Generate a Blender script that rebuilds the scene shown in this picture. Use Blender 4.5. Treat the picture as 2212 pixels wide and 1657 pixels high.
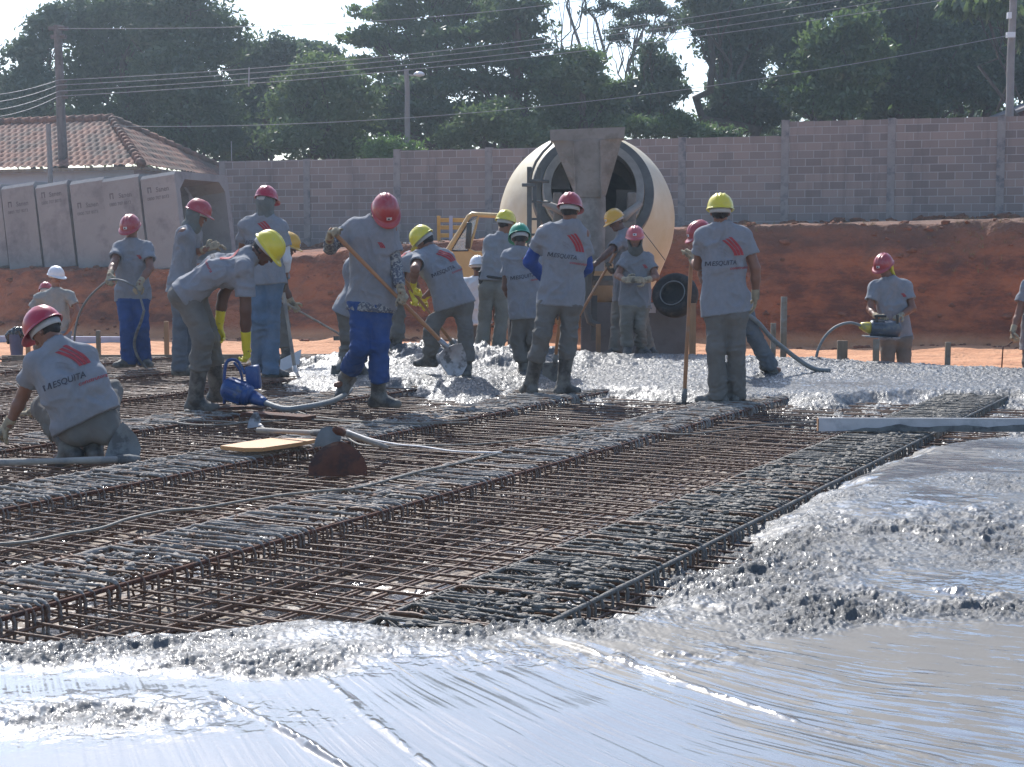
import bpy, bmesh, math, random
import numpy as np
from mathutils import Vector, Matrix, Quaternion
from mathutils.bvhtree import BVHTree
R = math.radians
for o in list(bpy.data.objects): bpy.data.objects.remove(o)
SC = bpy.context.scene
COL = SC.collection
# ------------------------------------------------------------------ camera
FPX, CX, CY, YH, HC = 3200.0, 1105.5, 828.5, 560.0, 1.22      # focal length in px of a 2211 px wide frame
PITCH = math.atan((CY - YH) / FPX)
cam = bpy.data.cameras.new('camera'); camo = bpy.data.objects.new('camera', cam); COL.objects.link(camo)
cam.sensor_width = 36; cam.lens = 36 * FPX / 2211
cam.clip_start = 0.05; cam.clip_end = 2000
camo.location = (0, 0, HC); camo.rotation_euler = (math.pi / 2 - PITCH, 0, 0)
SC.camera = camo
# ------------------------------------------------------------------ sky and sun
SUN_EL, SUN_AZ = 44.0, -19.0                                   # azimuth clockwise from +Y (ahead); the sun stands ahead, a little left
w = bpy.data.worlds.new('World'); SC.world = w; w.use_nodes = True
nt = w.node_tree; bg = nt.nodes['Background']
sky = nt.nodes.new('ShaderNodeTexSky'); sky.sky_type = 'NISHITA'; sky.sun_disc = False
sky.sun_elevation = R(SUN_EL); sky.sun_rotation = R(SUN_AZ)
sky.air_density = 1.0; sky.dust_density = 1.4; sky.ozone_density = 3.0
nt.links.new(sky.outputs[0], bg.inputs[0]); bg.inputs[1].default_value = 0.15
sl = bpy.data.lights.new('sun', 'SUN'); sl.energy = 4.2; sl.angle = R(0.5); sl.color = (1.0, 0.96, 0.90)
so = bpy.data.objects.new('sun', sl); COL.objects.link(so)
sd = Vector((math.sin(R(SUN_AZ)) * math.cos(R(SUN_EL)), math.cos(R(SUN_AZ)) * math.cos(R(SUN_EL)), math.sin(R(SUN_EL))))
so.rotation_euler = sd.to_track_quat('Z', 'Y').to_euler(); so.location = sd * 30
SC.view_settings.view_transform = 'Standard'; SC.view_settings.look = 'None'
SC.view_settings.exposure = 0.56; SC.view_settings.use_white_balance = True; SC.view_settings.white_balance_temperature = 6400; SC.view_settings.gamma = 1; SC.view_settings.use_curve_mapping = False
SC.cycles.max_bounces = 6; SC.cycles.transparent_max_bounces = 8; SC.cycles.volume_bounces = 0
SC.cycles.volume_max_steps = 64

# ------------------------------------------------------------------ measuring helpers
def W(px, py, d):
    """world point seen at (px, py) standing d metres ahead"""
    xc, yc = (px - CX) / FPX, -(py - CY) / FPX
    dy = math.cos(PITCH) + yc * math.sin(PITCH); dz = -math.sin(PITCH) + yc * math.cos(PITCH)
    t = d / dy
    return Vector((xc * t, d, HC + dz * t))
def G(px, py, z=0.0):
    """world point seen at (px, py) on the level z"""
    xc, yc = (px - CX) / FPX, -(py - CY) / FPX
    dy = math.cos(PITCH) + yc * math.sin(PITCH); dz = -math.sin(PITCH) + yc * math.cos(PITCH)
    t = (z - HC) / dz
    return Vector((xc * t, dy * t, z))
CROP = {0: (0, 0, 1, 1), 1: (0, 372.7, .403, .403), 2: (326.1, 372.7, .3374, .3374), 3: (683.2, 372.7, .3186, .3186),
        4: (993.8, 248.4, .3749, .3749), 5: (1428.6, 388.2, .2998, .2998), 6: (1739.1, 496.9, .2811, .2811)}
def CR(c, x, y):
    a = CROP[c]; return a[0] + x * a[2], a[1] + y * a[3]

# ------------------------------------------------------------------ object helpers
def tag(o, label=None, cat=None, group=None, kind=None):
    if label: o['label'] = label
    if cat: o['category'] = cat
    if group: o['group'] = group
    if kind: o['kind'] = kind
    return o
def empty(name, loc, label, cat, group=None, rz=0):
    o = bpy.data.objects.new(name, None); COL.objects.link(o); o.location = loc; o.rotation_euler = (0, 0, rz)
    o.empty_display_size = .1
    o['_w'] = 1
    del o['_w']
    return tag(o, label, cat, group)
def mkobj(name, v, f, mats, parent=None, smooth=True, mi=None, world=False):
    """v, f (quads or mixed) become one mesh object; world=True: v is given in world space although it has a parent"""
    me = bpy.data.meshes.new(name)
    v = np.asarray(v, dtype=np.float64).reshape(-1, 3)
    if isinstance(f, np.ndarray) and f.ndim == 2:
        n, k = f.shape
        me.vertices.add(len(v)); me.vertices.foreach_set('co', v.astype(np.float32).ravel())
        me.loops.add(n * k); me.loops.foreach_set('vertex_index', f.astype(np.int32).ravel())
        me.polygons.add(n); me.polygons.foreach_set('loop_start', np.arange(0, n * k, k, dtype=np.int32))
        me.polygons.foreach_set('loop_total', np.full(n, k, dtype=np.int32))
        me.update(calc_edges=True)
    else:
        me.from_pydata([tuple(p) for p in v], [], [list(q) for q in f]); me.update()
    if not isinstance(mats, (list, tuple)): mats = [mats]
    for m in mats: me.materials.append(m)
    if smooth: me.polygons.foreach_set('use_smooth', np.ones(len(me.polygons), dtype=bool))
    if mi is not None: me.polygons.foreach_set('material_index', np.asarray(mi, dtype=np.int32))
    o = bpy.data.objects.new(name, me); COL.objects.link(o)
    if parent is not None:
        o.parent = parent
        if world:
            L = Vector(parent.location) if parent.parent is None else Vector((0, 0, 0))
            M = wmat(parent).inverted(); o.matrix_parent_inverse = Matrix.Identity(4); o.matrix_basis = M
    return o
def wmat(o):
    m = o.matrix_basis.copy()
    if o.parent is not None: m = wmat(o.parent) @ o.matrix_parent_inverse @ m
    return m
def copytree(o, parent=None):
    c = o.copy(); COL.objects.link(c)
    if parent is not None: c.parent = parent
    for ch in list(o.children): copytree(ch, c)
    return c

class MB:
    """collects shapes that become one mesh"""
    def __init__(s): s.v = []; s.f = []; s.m = []
    def add(s, v, f, mi=0):
        b = len(s.v); s.v += [tuple(p) for p in v]; s.f += [[i + b for i in q] for q in f]; s.m += [mi] * len(f)
    def box(s, c, d, M=None, mi=0, bev=0.0):
        x, y, z = [a / 2 for a in d]
        if bev <= 0:
            v = [Vector((sx * x, sy * y, sz * z)) for sx in (-1, 1) for sy in (-1, 1) for sz in (-1, 1)]
            f = [(0, 1, 3, 2), (4, 6, 7, 5), (0, 4, 5, 1), (2, 3, 7, 6), (0, 2, 6, 4), (1, 5, 7, 3)]
        else:
            b = min(bev, x * .9, y * .9, z * .9); bm = bmesh.new(); bmesh.ops.create_cube(bm, size=1)
            for q in bm.verts: q.co = Vector((q.co.x * 2 * x, q.co.y * 2 * y, q.co.z * 2 * z))
            bmesh.ops.bevel(bm, geom=list(bm.edges), offset=b, segments=2, affect='EDGES', profile=.6)
            bm.verts.index_update(); v = [q.co.copy() for q in bm.verts]; f = [[q.index for q in fa.verts] for fa in bm.faces]; bm.free()
        c = Vector(c)
        if M is not None: v = [M @ p + c for p in v]
        else: v = [p + c for p in v]
        s.add(v, f, mi); return s
    def tube(s, pts, r, n=8, mi=0, cap=True, close=False):
        pts = [Vector(p) for p in pts]; m = len(pts)
        rr = r if hasattr(r, '__len__') else [r] * m
        T = []
        for i in range(m):
            a = pts[max(0, i - 1)]; b = pts[min(m - 1, i + 1)]
            if close: a = pts[i - 1]; b = pts[(i + 1) % m]
            t = (b - a); T.append(t.normalized() if t.length > 1e-9 else Vector((0, 0, 1)))
        u = T[0].orthogonal().normalized(); v = []
        for i in range(m):
            u = (u - T[i] * u.dot(T[i])); u = u.normalized() if u.length > 1e-6 else T[i].orthogonal().normalized()
            w_ = T[i].cross(u)
            for k in range(n):
                a = 2 * math.pi * k / n; v.append(pts[i] + (u * math.cos(a) + w_ * math.sin(a)) * rr[i])
        f = []
        for i in range(m if close else m - 1):
            j = (i + 1) % m
            for k in range(n):
                k2 = (k + 1) % n; f.append((i * n + k, i * n + k2, j * n + k2, j * n + k))
        if cap and not close: f.append(tuple(range(n))[::-1]); f.append(tuple((m - 1) * n + k for k in range(n)))
        s.add(v, f, mi); return s
    def lathe(s, prof, n=32, M=None, mi=0):
        """prof: (radius, height) along local Z"""
        v = []; f = []
        for (r, h) in prof:
            for k in range(n):
                a = 2 * math.pi * k / n; v.append(Vector((r * math.cos(a), r * math.sin(a), h)))
        for i in range(len(prof) - 1):
            for k in range(n):
                k2 = (k + 1) % n; f.append((i * n + k, i * n + k2, (i + 1) * n + k2, (i + 1) * n + k))
        if M is not None: v = [M @ p for p in v]
        s.add(v, f, mi); return s
    def prism(s, poly, h0, h1, M=None, mi=0):
        """poly in local XY, extruded along Z"""
        n = len(poly); v = [Vector((p[0], p[1], h0)) for p in poly] + [Vector((p[0], p[1], h1)) for p in poly]
        f = [tuple(range(n))[::-1], tuple(range(n, 2 * n))] + [(i, (i + 1) % n, n + (i + 1) % n, n + i) for i in range(n)]
        if M is not None: v = [M @ p for p in v]
        s.add(v, f, mi); return s
    def build(s, name, mats, parent=None, smooth=False, world=False, sharp=None):
        o = mkobj(name, s.v, s.f, mats, parent, smooth, s.m, world)
        if sharp is not None:
            o.data.polygons.foreach_set('use_smooth', np.ones(len(o.data.polygons), dtype=bool))
            o.data.set_sharp_from_angle(angle=R(sharp))
        return o
def frame(o, x=None, z=None, y=None):
    """matrix with given axes at origin o"""
    if z is not None and x is not None:
        z = Vector(z).normalized(); x = Vector(x); x = (x - z * x.dot(z)).normalized(); y = z.cross(x)
    elif y is not None and z is not None:
        y = Vector(y).normalized(); z = Vector(z); z = (z - y * z.dot(y)).normalized(); x = y.cross(z)
    M = Matrix((x, y, z)).transposed().to_4x4(); M.translation = Vector(o); return M

# ------------------------------------------------------------------ noise (numpy)
_rng = np.random.RandomState(11); _LT = _rng.rand(32, 32, 32).astype(np.float32) * 2 - 1
def vnoise(p):
    p = np.asarray(p, dtype=np.float32); i = np.floor(p).astype(np.int64); f = p - i; f = f * f * (3 - 2 * f)
    i &= 31; j = (i + 1) & 31
    x0, y0, z0 = i[..., 0], i[..., 1], i[..., 2]; x1, y1, z1 = j[..., 0], j[..., 1], j[..., 2]
    fx, fy, fz = f[..., 0], f[..., 1], f[..., 2]
    a = _LT[x0, y0, z0] * (1 - fx) + _LT[x1, y0, z0] * fx; b = _LT[x0, y1, z0] * (1 - fx) + _LT[x1, y1, z0] * fx
    c = _LT[x0, y0, z1] * (1 - fx) + _LT[x1, y0, z1] * fx; d = _LT[x0, y1, z1] * (1 - fx) + _LT[x1, y1, z1] * fx
    return (a * (1 - fy) + b * fy) * (1 - fz) + (c * (1 - fy) + d * fy) * fz
def fbm(p, o=4, g=.5):
    s = 0; a = 1; q = np.asarray(p, dtype=np.float32)
    for k in range(o): s = s + a * vnoise(q + 7.3 * k); q = q * 2.03; a *= g
    return s
def sstep(a, b, x):
    t = np.clip((x - a) / (b - a), 0, 1); return t * t * (3 - 2 * t)
# ------------------------------------------------------------------ materials
def _n(nt, t, **k):
    n = nt.nodes.new(t)
    for a, b in k.items():
        if a in n.inputs: n.inputs[a].default_value = b
        else: setattr(n, a, b)
    return n
def mat(name, base, rough=.8, var=.25, scale=6.0, col2=None, mask_scale=3.0, mask=(.5, .6), bump=.2, bscale=40.0, metal=0.0, spec=.5,
        rough2=None, stretch=(1, 1, 1), coat=0.0, noise_detail=5.0, trans=0.0, bdist=.01):
    m = bpy.data.materials.new(name); m.use_nodes = True; nt = m.node_tree; L = nt.links
    b = nt.nodes['Principled BSDF']
    tc = _n(nt, 'ShaderNodeTexCoord'); mp = _n(nt, 'ShaderNodeMapping'); mp.inputs['Scale'].default_value = stretch
    L.new(tc.outputs['Object'], mp.inputs['Vector'])
    n1 = _n(nt, 'ShaderNodeTexNoise', Scale=scale, Detail=noise_detail, Roughness=.6); L.new(mp.outputs[0], n1.inputs['Vector'])
    mix = _n(nt, 'ShaderNodeMix', data_type='RGBA')
    c = Vector(base)
    mix.inputs['A'].default_value = (*(c * (1 - var)), 1); mix.inputs['B'].default_value = (*[min(1, x * (1 + var)) for x in c], 1)
    mr = _n(nt, 'ShaderNodeMapRange'); mr.inputs['From Min'].default_value = .3; mr.inputs['From Max'].default_value = .7
    L.new(n1.outputs['Fac'], mr.inputs['Value']); L.new(mr.outputs[0], mix.inputs['Factor']); out = mix.outputs['Result']
    b.inputs['Roughness'].default_value = rough
    if col2 is not None:
        n2 = _n(nt, 'ShaderNodeTexNoise', Scale=mask_scale, Detail=6.0, Roughness=.65); L.new(tc.outputs['Object'], n2.inputs['Vector'])
        r2 = _n(nt, 'ShaderNodeMapRange'); r2.inputs['From Min'].default_value = mask[0]; r2.inputs['From Max'].default_value = mask[1]
        L.new(n2.outputs['Fac'], r2.inputs['Value'])
        m2 = _n(nt, 'ShaderNodeMix', data_type='RGBA'); m2.inputs['B'].default_value = (*col2, 1)
        L.new(r2.outputs[0], m2.inputs['Factor']); L.new(out, m2.inputs['A']); out = m2.outputs['Result']
        if rough2 is not None:
            m3 = _n(nt, 'ShaderNodeMapRange'); m3.inputs['To Min'].default_value = rough; m3.inputs['To Max'].default_value = rough2
            L.new(r2.outputs[0], m3.inputs['Value']); L.new(m3.outputs[0], b.inputs['Roughness'])
    L.new(out, b.inputs['Base Color'])
    b.inputs['Metallic'].default_value = metal; b.inputs['Specular IOR Level'].default_value = spec
    b.inputs['Coat Weight'].default_value = coat; b.inputs['Coat Roughness'].default_value = .12
    if bump > 0:
        n3 = _n(nt, 'ShaderNodeTexNoise', Scale=bscale, Detail=4.0, Roughness=.6); L.new(mp.outputs[0], n3.inputs['Vector'])
        bp = _n(nt, 'ShaderNodeBump', Strength=bump, Distance=bdist); L.new(n3.outputs['Fac'], bp.inputs['Height']); L.new(bp.outputs[0], b.inputs['Normal'])
    if trans > 0: b.inputs['Transmission Weight'].default_value = trans
    return m
M = {}
M['skin'] = mat('skin', (.20, .095, .06), .5, .12, 12, bump=.1, bscale=90)
M['skin_dark'] = mat('skin_dark', (.11, .052, .035), .5, .12, 12, bump=.1, bscale=90)
M['shirt'] = mat('shirt_grey', (.225, .235, .257), .9, .06, 30, col2=(.15, .157, .17), mask_scale=4, mask=(.5, .9), bump=.25, bscale=25)
M['shirt_wet'] = mat('shirt_grey_dirty', (.20, .205, .22), .9, .08, 20, col2=(.15, .15, .145), mask_scale=3, mask=(.45, .85), bump=.3, bscale=22)
M['polo'] = mat('polo_grey', (.24, .25, .235), .9, .06, 30, bump=.2, bscale=25)
M['khaki'] = mat('work_trousers', (.135, .128, .115), .9, .14, 8, col2=(.19, .185, .175), mask_scale=5, mask=(.42, .85), bump=.3, bscale=22)
M['khaki2'] = mat('work_trousers_dusty', (.16, .15, .125), .9, .15, 7, col2=(.25, .24, .21), mask_scale=4, mask=(.4, .8), bump=.3, bscale=22)
M['blue'] = mat('blue_trousers', (.022, .060, .19), .85, .18, 8, col2=(.07, .10, .19), mask_scale=5, mask=(.5, .85), bump=.3, bscale=22)
M['jeans'] = mat('jeans', (.10, .16, .24), .9, .18, 9, col2=(.16, .19, .23), mask_scale=4, mask=(.45, .8), bump=.3, bscale=30)
M['jeans_grey'] = mat('grey_jeans', (.11, .125, .145), .9, .18, 9, col2=(.17, .17, .17), mask_scale=4, mask=(.45, .8), bump=.3, bscale=30)
M['boot'] = mat('rubber_boot', (.045, .042, .04), .45, .2, 10, col2=(.17, .16, .14), mask_scale=9, mask=(.42, .6), bump=.3, bscale=40, rough2=.85)
M['glove'] = mat('cotton_glove', (.34, .29, .20), .95, .15, 20, col2=(.13, .115, .09), mask_scale=12, mask=(.5, .65), bump=.4, bscale=60)
M['rubber_yellow'] = mat('yellow_rubber', (.62, .52, .03), .35, .08, 12, col2=(.25, .22, .08), mask_scale=14, mask=(.6, .7), bump=.2, bscale=40)
M['glove_dark'] = mat('leather_glove', (.09, .075, .055), .8, .2, 20, bump=.4, bscale=60)
M['hair'] = mat('hair', (.012, .009, .008), .6, .3, 60, bump=.6, bscale=120)
M['scarf'] = mat('neck_cloth', (.14, .155, .15), .95, .15, 14, bump=.5, bscale=30)
M['scarf_dark'] = mat('neck_cloth_dark', (.085, .085, .075), .95, .15, 14, bump=.5, bscale=30)
M['cloth_yellow'] = mat('yellow_cloth', (.55, .50, .04), .9, .12, 14, bump=.3, bscale=30)
M['white_sleeve'] = mat('white_sleeve', (.55, .55, .56), .9, .08, 14, bump=.4, bscale=25)
M['blue_sleeve'] = mat('blue_sleeve', (.012, .05, .24), .8, .12, 14, bump=.4, bscale=25)
M['dark'] = mat('dark_plastic', (.012, .012, .014), .3, .2, 10, bump=0)
M['plaid'] = mat('plaid', (.09, .10, .13), .9, .1, 30, col2=(.30, .31, .30), mask_scale=55, mask=(.5, .54), bump=.3, bscale=30)
M['white_cloth'] = mat('white_cloth', (.6, .6, .6), .9, .05, 20, bump=.2)
M['strap'] = mat('hat_band', (.42, .43, .42), .7, .1, 30, bump=.1)
def hatmat(n, c): return mat('hard_hat_' + n, c, .36, .10, 9, col2=tuple(min(1, .5 * x + .12) for x in c), mask_scale=9, mask=(.50, .80), bump=.05, bscale=30, rough2=.6, coat=.3)
HAT = {'red': hatmat('red', (.35, .032, .038)), 'yellow': hatmat('yellow', (.66, .56, .03)), 'orange': hatmat('orange', (.62, .33, .02)),
       'green': hatmat('green', (.01, .24, .12)), 'white': hatmat('white', (.68, .70, .72)), 'pink': hatmat('faded_red', (.46, .07, .08)),
       'deep': hatmat('deep_red', (.36, .006, .03))}
M['sticker'] = mat('sticker', (.62, .62, .62), .5, .04, 20, bump=0)
M['print_red'] = mat('print_red', (.35, .045, .055), .8, .12, 60, bump=.1)
M['print_dark'] = mat('print_dark', (.05, .05, .065), .8, .15, 60, bump=.1)
M['print_grey'] = mat('print_grey', (.19, .19, .22), .8, .15, 60, bump=.1)
M['wood'] = mat('pine_wood', (.36, .20, .10), .75, .22, 5, col2=(.22, .17, .13), mask_scale=4, mask=(.55, .75), bump=.3, bscale=30, stretch=(6, 6, 1))
M['handle'] = mat('handle_wood', (.34, .17, .08), .6, .2, 4, col2=(.25, .22, .19), mask_scale=3, mask=(.55, .7), bump=.2, bscale=20)
M['handle_grey'] = mat('handle_cemented', (.33, .30, .26), .8, .18, 6, col2=(.22, .21, .20), mask_scale=5, mask=(.5, .6), bump=.3, bscale=40)
M['plank'] = mat('old_plank', (.22, .17, .12), .85, .25, 3, col2=(.30, .28, .25), mask_scale=4, mask=(.5, .65), bump=.4, bscale=30, stretch=(6, 6, 1))
M['ply'] = mat('plywood', (.48, .25, .10), .6, .15, 4, col2=(.42, .26, .13), mask_scale=3, mask=(.55, .75), bump=.15, bscale=30)
M['rust'] = mat('rusty_steel', (.105, .035, .017), .85, .3, 14, col2=(.05, .022, .016), mask_scale=10, mask=(.45, .6), bump=.4, bscale=60)
M['steel'] = mat('worn_steel', (.30, .30, .31), .45, .2, 12, col2=(.16, .155, .15), mask_scale=9, mask=(.5, .6), bump=.3, bscale=40, metal=.6, rough2=.9)
M['steel_cement'] = mat('cemented_blade', (.17, .175, .17), .8, .2, 12, col2=(.09, .09, .09), mask_scale=9, mask=(.5, .6), bump=.5, bscale=40)
M['rebar'] = mat('rebar', (.15, .078, .045), .55, .35, 20, col2=(.20, .17, .14), mask_scale=2.6, mask=(.52, .74), bump=.3, bscale=90, rough2=.9)
M['rebar_caked'] = mat('rebar_caked', (.27, .25, .225), .85, .25, 20, col2=(.14, .08, .05), mask_scale=6, mask=(.50, .60), bump=.7, bscale=60)
M['rebar_dark'] = mat('rebar_wet', (.115, .105, .09), .6, .3, 20, col2=(.22, .205, .18), mask_scale=4, mask=(.48, .62), bump=.9, bscale=55, rough2=.85)
M['motor_blue'] = mat('blue_enamel', (.015, .06, .20), .35, .12, 10, col2=(.13, .15, .18), mask_scale=10, mask=(.58, .7), bump=.1, bscale=30, rough2=.7)
M['motor_grey'] = mat('grey_enamel', (.07, .085, .11), .45, .2, 10, col2=(.16, .16, .15), mask_scale=10, mask=(.55, .68), bump=.15, bscale=30, rough2=.8)
M['yellow_paint'] = mat('yellow_paint', (.50, .40, .06), .45, .15, 10, col2=(.28, .25, .15), mask_scale=8, mask=(.55, .68), bump=.1, bscale=30)
M['hose'] = mat('grey_hose', (.19, .20, .20), .6, .15, 20, bump=.3, bscale=90)
M['cable'] = mat('cable', (.20, .18, .15), .6, .2, 20, bump=.2)
M['alu'] = mat('screed_aluminium', (.50, .49, .50), .5, .12, 6, col2=(.36, .36, .37), mask_scale=5.0, mask=(.50, .64), bump=.2, bscale=50, rough2=.6)
M['alu2'] = mat('screed_edge', (.62, .60, .58), .5, .1, 10, bump=.1)
M['block'] = None
M['concrete_precast'] = mat('precast_concrete', (.27, .262, .255), .9, .10, 1.2, col2=(.17, .16, .165), mask_scale=1.6, mask=(.5, .7), bump=.3, bscale=30)
M['concrete_edge'] = mat('precast_edge', (.40, .40, .42), .9, .12, 3, bump=.3, bscale=30)
M['stencil'] = mat('stencil_paint', (.14, .13, .135), .9, .3, 20, bump=0)
M['cream'] = mat('cream_enamel', (.62, .56, .42), .6, .08, 1.5, col2=(.50, .40, .22), mask_scale=1.1, mask=(.42, .75), bump=.1, bscale=30)
M['cement_coat'] = mat('cement_coated_steel', (.255, .24, .22), .9, .16, 3, col2=(.16, .145, .125), mask_scale=2.5, mask=(.5, .66), bump=.5, bscale=25)
M['ring'] = mat('roller_ring', (.10, .105, .10), .6, .25, 6, bump=.2)
M['ring_pale'] = mat('ring_pale', (.26, .26, .24), .7, .2, 6, bump=.2)
M['cab_yellow'] = mat('cab_yellow', (.42, .30, .13), .45, .12, 3, col2=(.30, .22, .12), mask_scale=4, mask=(.58, .7), bump=.1)
M['tyre'] = mat('tyre_rubber', (.018, .018, .018), .8, .3, 8, col2=(.07, .055, .045), mask_scale=8, mask=(.5, .65), bump=.5, bscale=30)
M['orange_paint'] = mat('barrier_orange', (.55, .30, .05), .6, .15, 5, bump=.1)
M['rag'] = mat('black_plastic', (.014, .014, .017), .22, .3, 10, bump=.5, bscale=20)
M['bin_blue'] = mat('bin_blue', (.03, .05, .13), .4, .2, 8, bump=.1)
M['white_board'] = mat('white_board', (.38, .40, .50), .8, .1, 3, bump=.1)
M['pole'] = mat('weathered_pole', (.155, .14, .135), .95, .2, 3, col2=(.09, .08, .075), mask_scale=3, mask=(.5, .65), bump=.4, bscale=20, stretch=(4, 4, .6))
M['pole_conc'] = mat('concrete_pole', (.25, .23, .22), .95, .15, 3, bump=.3, bscale=20)
M['wire'] = mat('wire', (.30, .30, .31), .5, .1, 5, bump=0)
M['lamp_glass'] = mat('lamp_cover', (.7, .72, .74), .3, .05, 5, bump=0)
M['plaster'] = mat('white_plaster', (.42, .47, .54), .95, .08, 1.0, col2=(.30, .32, .35), mask_scale=.7, mask=(.5, .7), bump=.2)
M['bark'] = mat('bark', (.085, .065, .055), .95, .25, 4, bump=.6, bscale=12, bdist=.04, stretch=(3, 3, .5))
M['bark_pale'] = mat('pale_bark', (.17, .15, .14), .95, .2, 4, bump=.5, bscale=12, bdist=.04, stretch=(3, 3, .5))
def glassm():
    m = bpy.data.materials.new('window_glass'); m.use_nodes = True; b = m.node_tree.nodes['Principled BSDF']
    b.inputs['Base Color'].default_value = (.55, .62, .66, 1); b.inputs['Roughness'].default_value = .08
    b.inputs['Alpha'].default_value = .35; b.inputs['Specular IOR Level'].default_value = .8
    return m
M['glass'] = glassm()
def leafmat(name, c, c2, tr=.35):
    m = bpy.data.materials.new(name); m.use_nodes = True; nt = m.node_tree; L = nt.links
    for n in list(nt.nodes): nt.nodes.remove(n)
    out = _n(nt, 'ShaderNodeOutputMaterial'); d = _n(nt, 'ShaderNodeBsdfDiffuse'); t = _n(nt, 'ShaderNodeBsdfTranslucent'); g = _n(nt, 'ShaderNodeBsdfGlossy', Roughness=.4)
    mx = _n(nt, 'ShaderNodeMixShader'); mx2 = _n(nt, 'ShaderNodeMixShader'); mx.inputs[0].default_value = tr; mx2.inputs[0].default_value = .06
    tc = _n(nt, 'ShaderNodeTexCoord'); n1 = _n(nt, 'ShaderNodeTexNoise', Scale=.9, Detail=4.0); n2 = _n(nt, 'ShaderNodeTexNoise', Scale=9.0, Detail=2.0)
    L.new(tc.outputs['Object'], n1.inputs['Vector']); L.new(tc.outputs['Object'], n2.inputs['Vector'])
    ad = _n(nt, 'ShaderNodeMath', operation='ADD'); L.new(n1.outputs['Fac'], ad.inputs[0]); L.new(n2.outputs['Fac'], ad.inputs[1])
    mr = _n(nt, 'ShaderNodeMapRange'); mr.inputs['From Min'].default_value = .75; mr.inputs['From Max'].default_value = 1.25; L.new(ad.outputs[0], mr.inputs['Value'])
    mix = _n(nt, 'ShaderNodeMix', data_type='RGBA'); mix.inputs['A'].default_value = (*c, 1); mix.inputs['B'].default_value = (*c2, 1)
    L.new(mr.outputs[0], mix.inputs['Factor']); L.new(mix.outputs['Result'], d.inputs[0]); L.new(mix.outputs['Result'], t.inputs[0])
    L.new(d.outputs[0], mx.inputs[1]); L.new(t.outputs[0], mx.inputs[2]); L.new(mx.outputs[0], mx2.inputs[1]); L.new(g.outputs[0], mx2.inputs[2]); L.new(mx2.outputs[0], out.inputs[0])
    return m
M['leaf_dark'] = leafmat('leaves_dark', (.046, .082, .034), (.095, .145, .056), .55)
M['leaf_mid'] = leafmat('leaves_mid', (.064, .118, .034), (.125, .185, .058), .55)
M['leaf_light'] = leafmat('leaves_light', (.075, .125, .038), (.135, .19, .065), .5)
M['leaf_bright'] = leafmat('leaves_bright', (.09, .17, .035), (.15, .26, .06), .5)
M['leaf_blue'] = leafmat('leaves_bluish', (.050, .082, .046), (.092, .135, .07), .52)
# ------------------------------------------------------------------ setting: dirt ground with cut bank, slab ground, fresh concrete
DZ = -0.45
def foot_y(x): return 30.0 - .228 * (x + .5)
def crest_z(x): return np.interp(x, [-30, -8, -5, -3, 3.7, 9.5, 25], [.95, .98, 1.2, 1.5, 1.86, 1.95, 2.1])
def wall_y(x): return 36 + .29 * (12.4 - x)
def wall_base(x): return np.interp(x, [-30, -8, -3, 5, 12.4, 25], [1.3, 1.45, 1.62, 2.05, 2.22, 2.4])
def dirt_z(x, y):
    p = np.stack([x, y, x * 0], -1)
    f = foot_y(x) + .25 * vnoise(p * .5) + .12 * vnoise(p * 2.1); t = (y - f) / 1.15
    cz = crest_z(x); k = np.clip(t, 0, 1); prof = np.where(k < .15, k * 1.2, .18 + (k - .15) * .965)
    z = DZ + (cz - DZ) * prof
    wy = wall_y(x); u = np.clip((y - f - 1.15) / np.maximum(.5, wy - f - 1.15), 0, 1)
    z = np.where(t > 1, cz + (wall_base(x) - cz) * u, z)
    face = np.clip(1 - abs(t - .5) * 1.6, 0, 1)
    z = z + face * (.10 * fbm(p * np.array([3., 3., 1.]), 3)) + face * .055 * (1 - np.abs(vnoise(p * np.array([6., 6., 2.]))) * 2) + face * .03 * vnoise(p * 13) + .035 * fbm(p * 1.7, 4) + .05 * fbm(p * .35, 2) * (t < 0)
    return z
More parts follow.
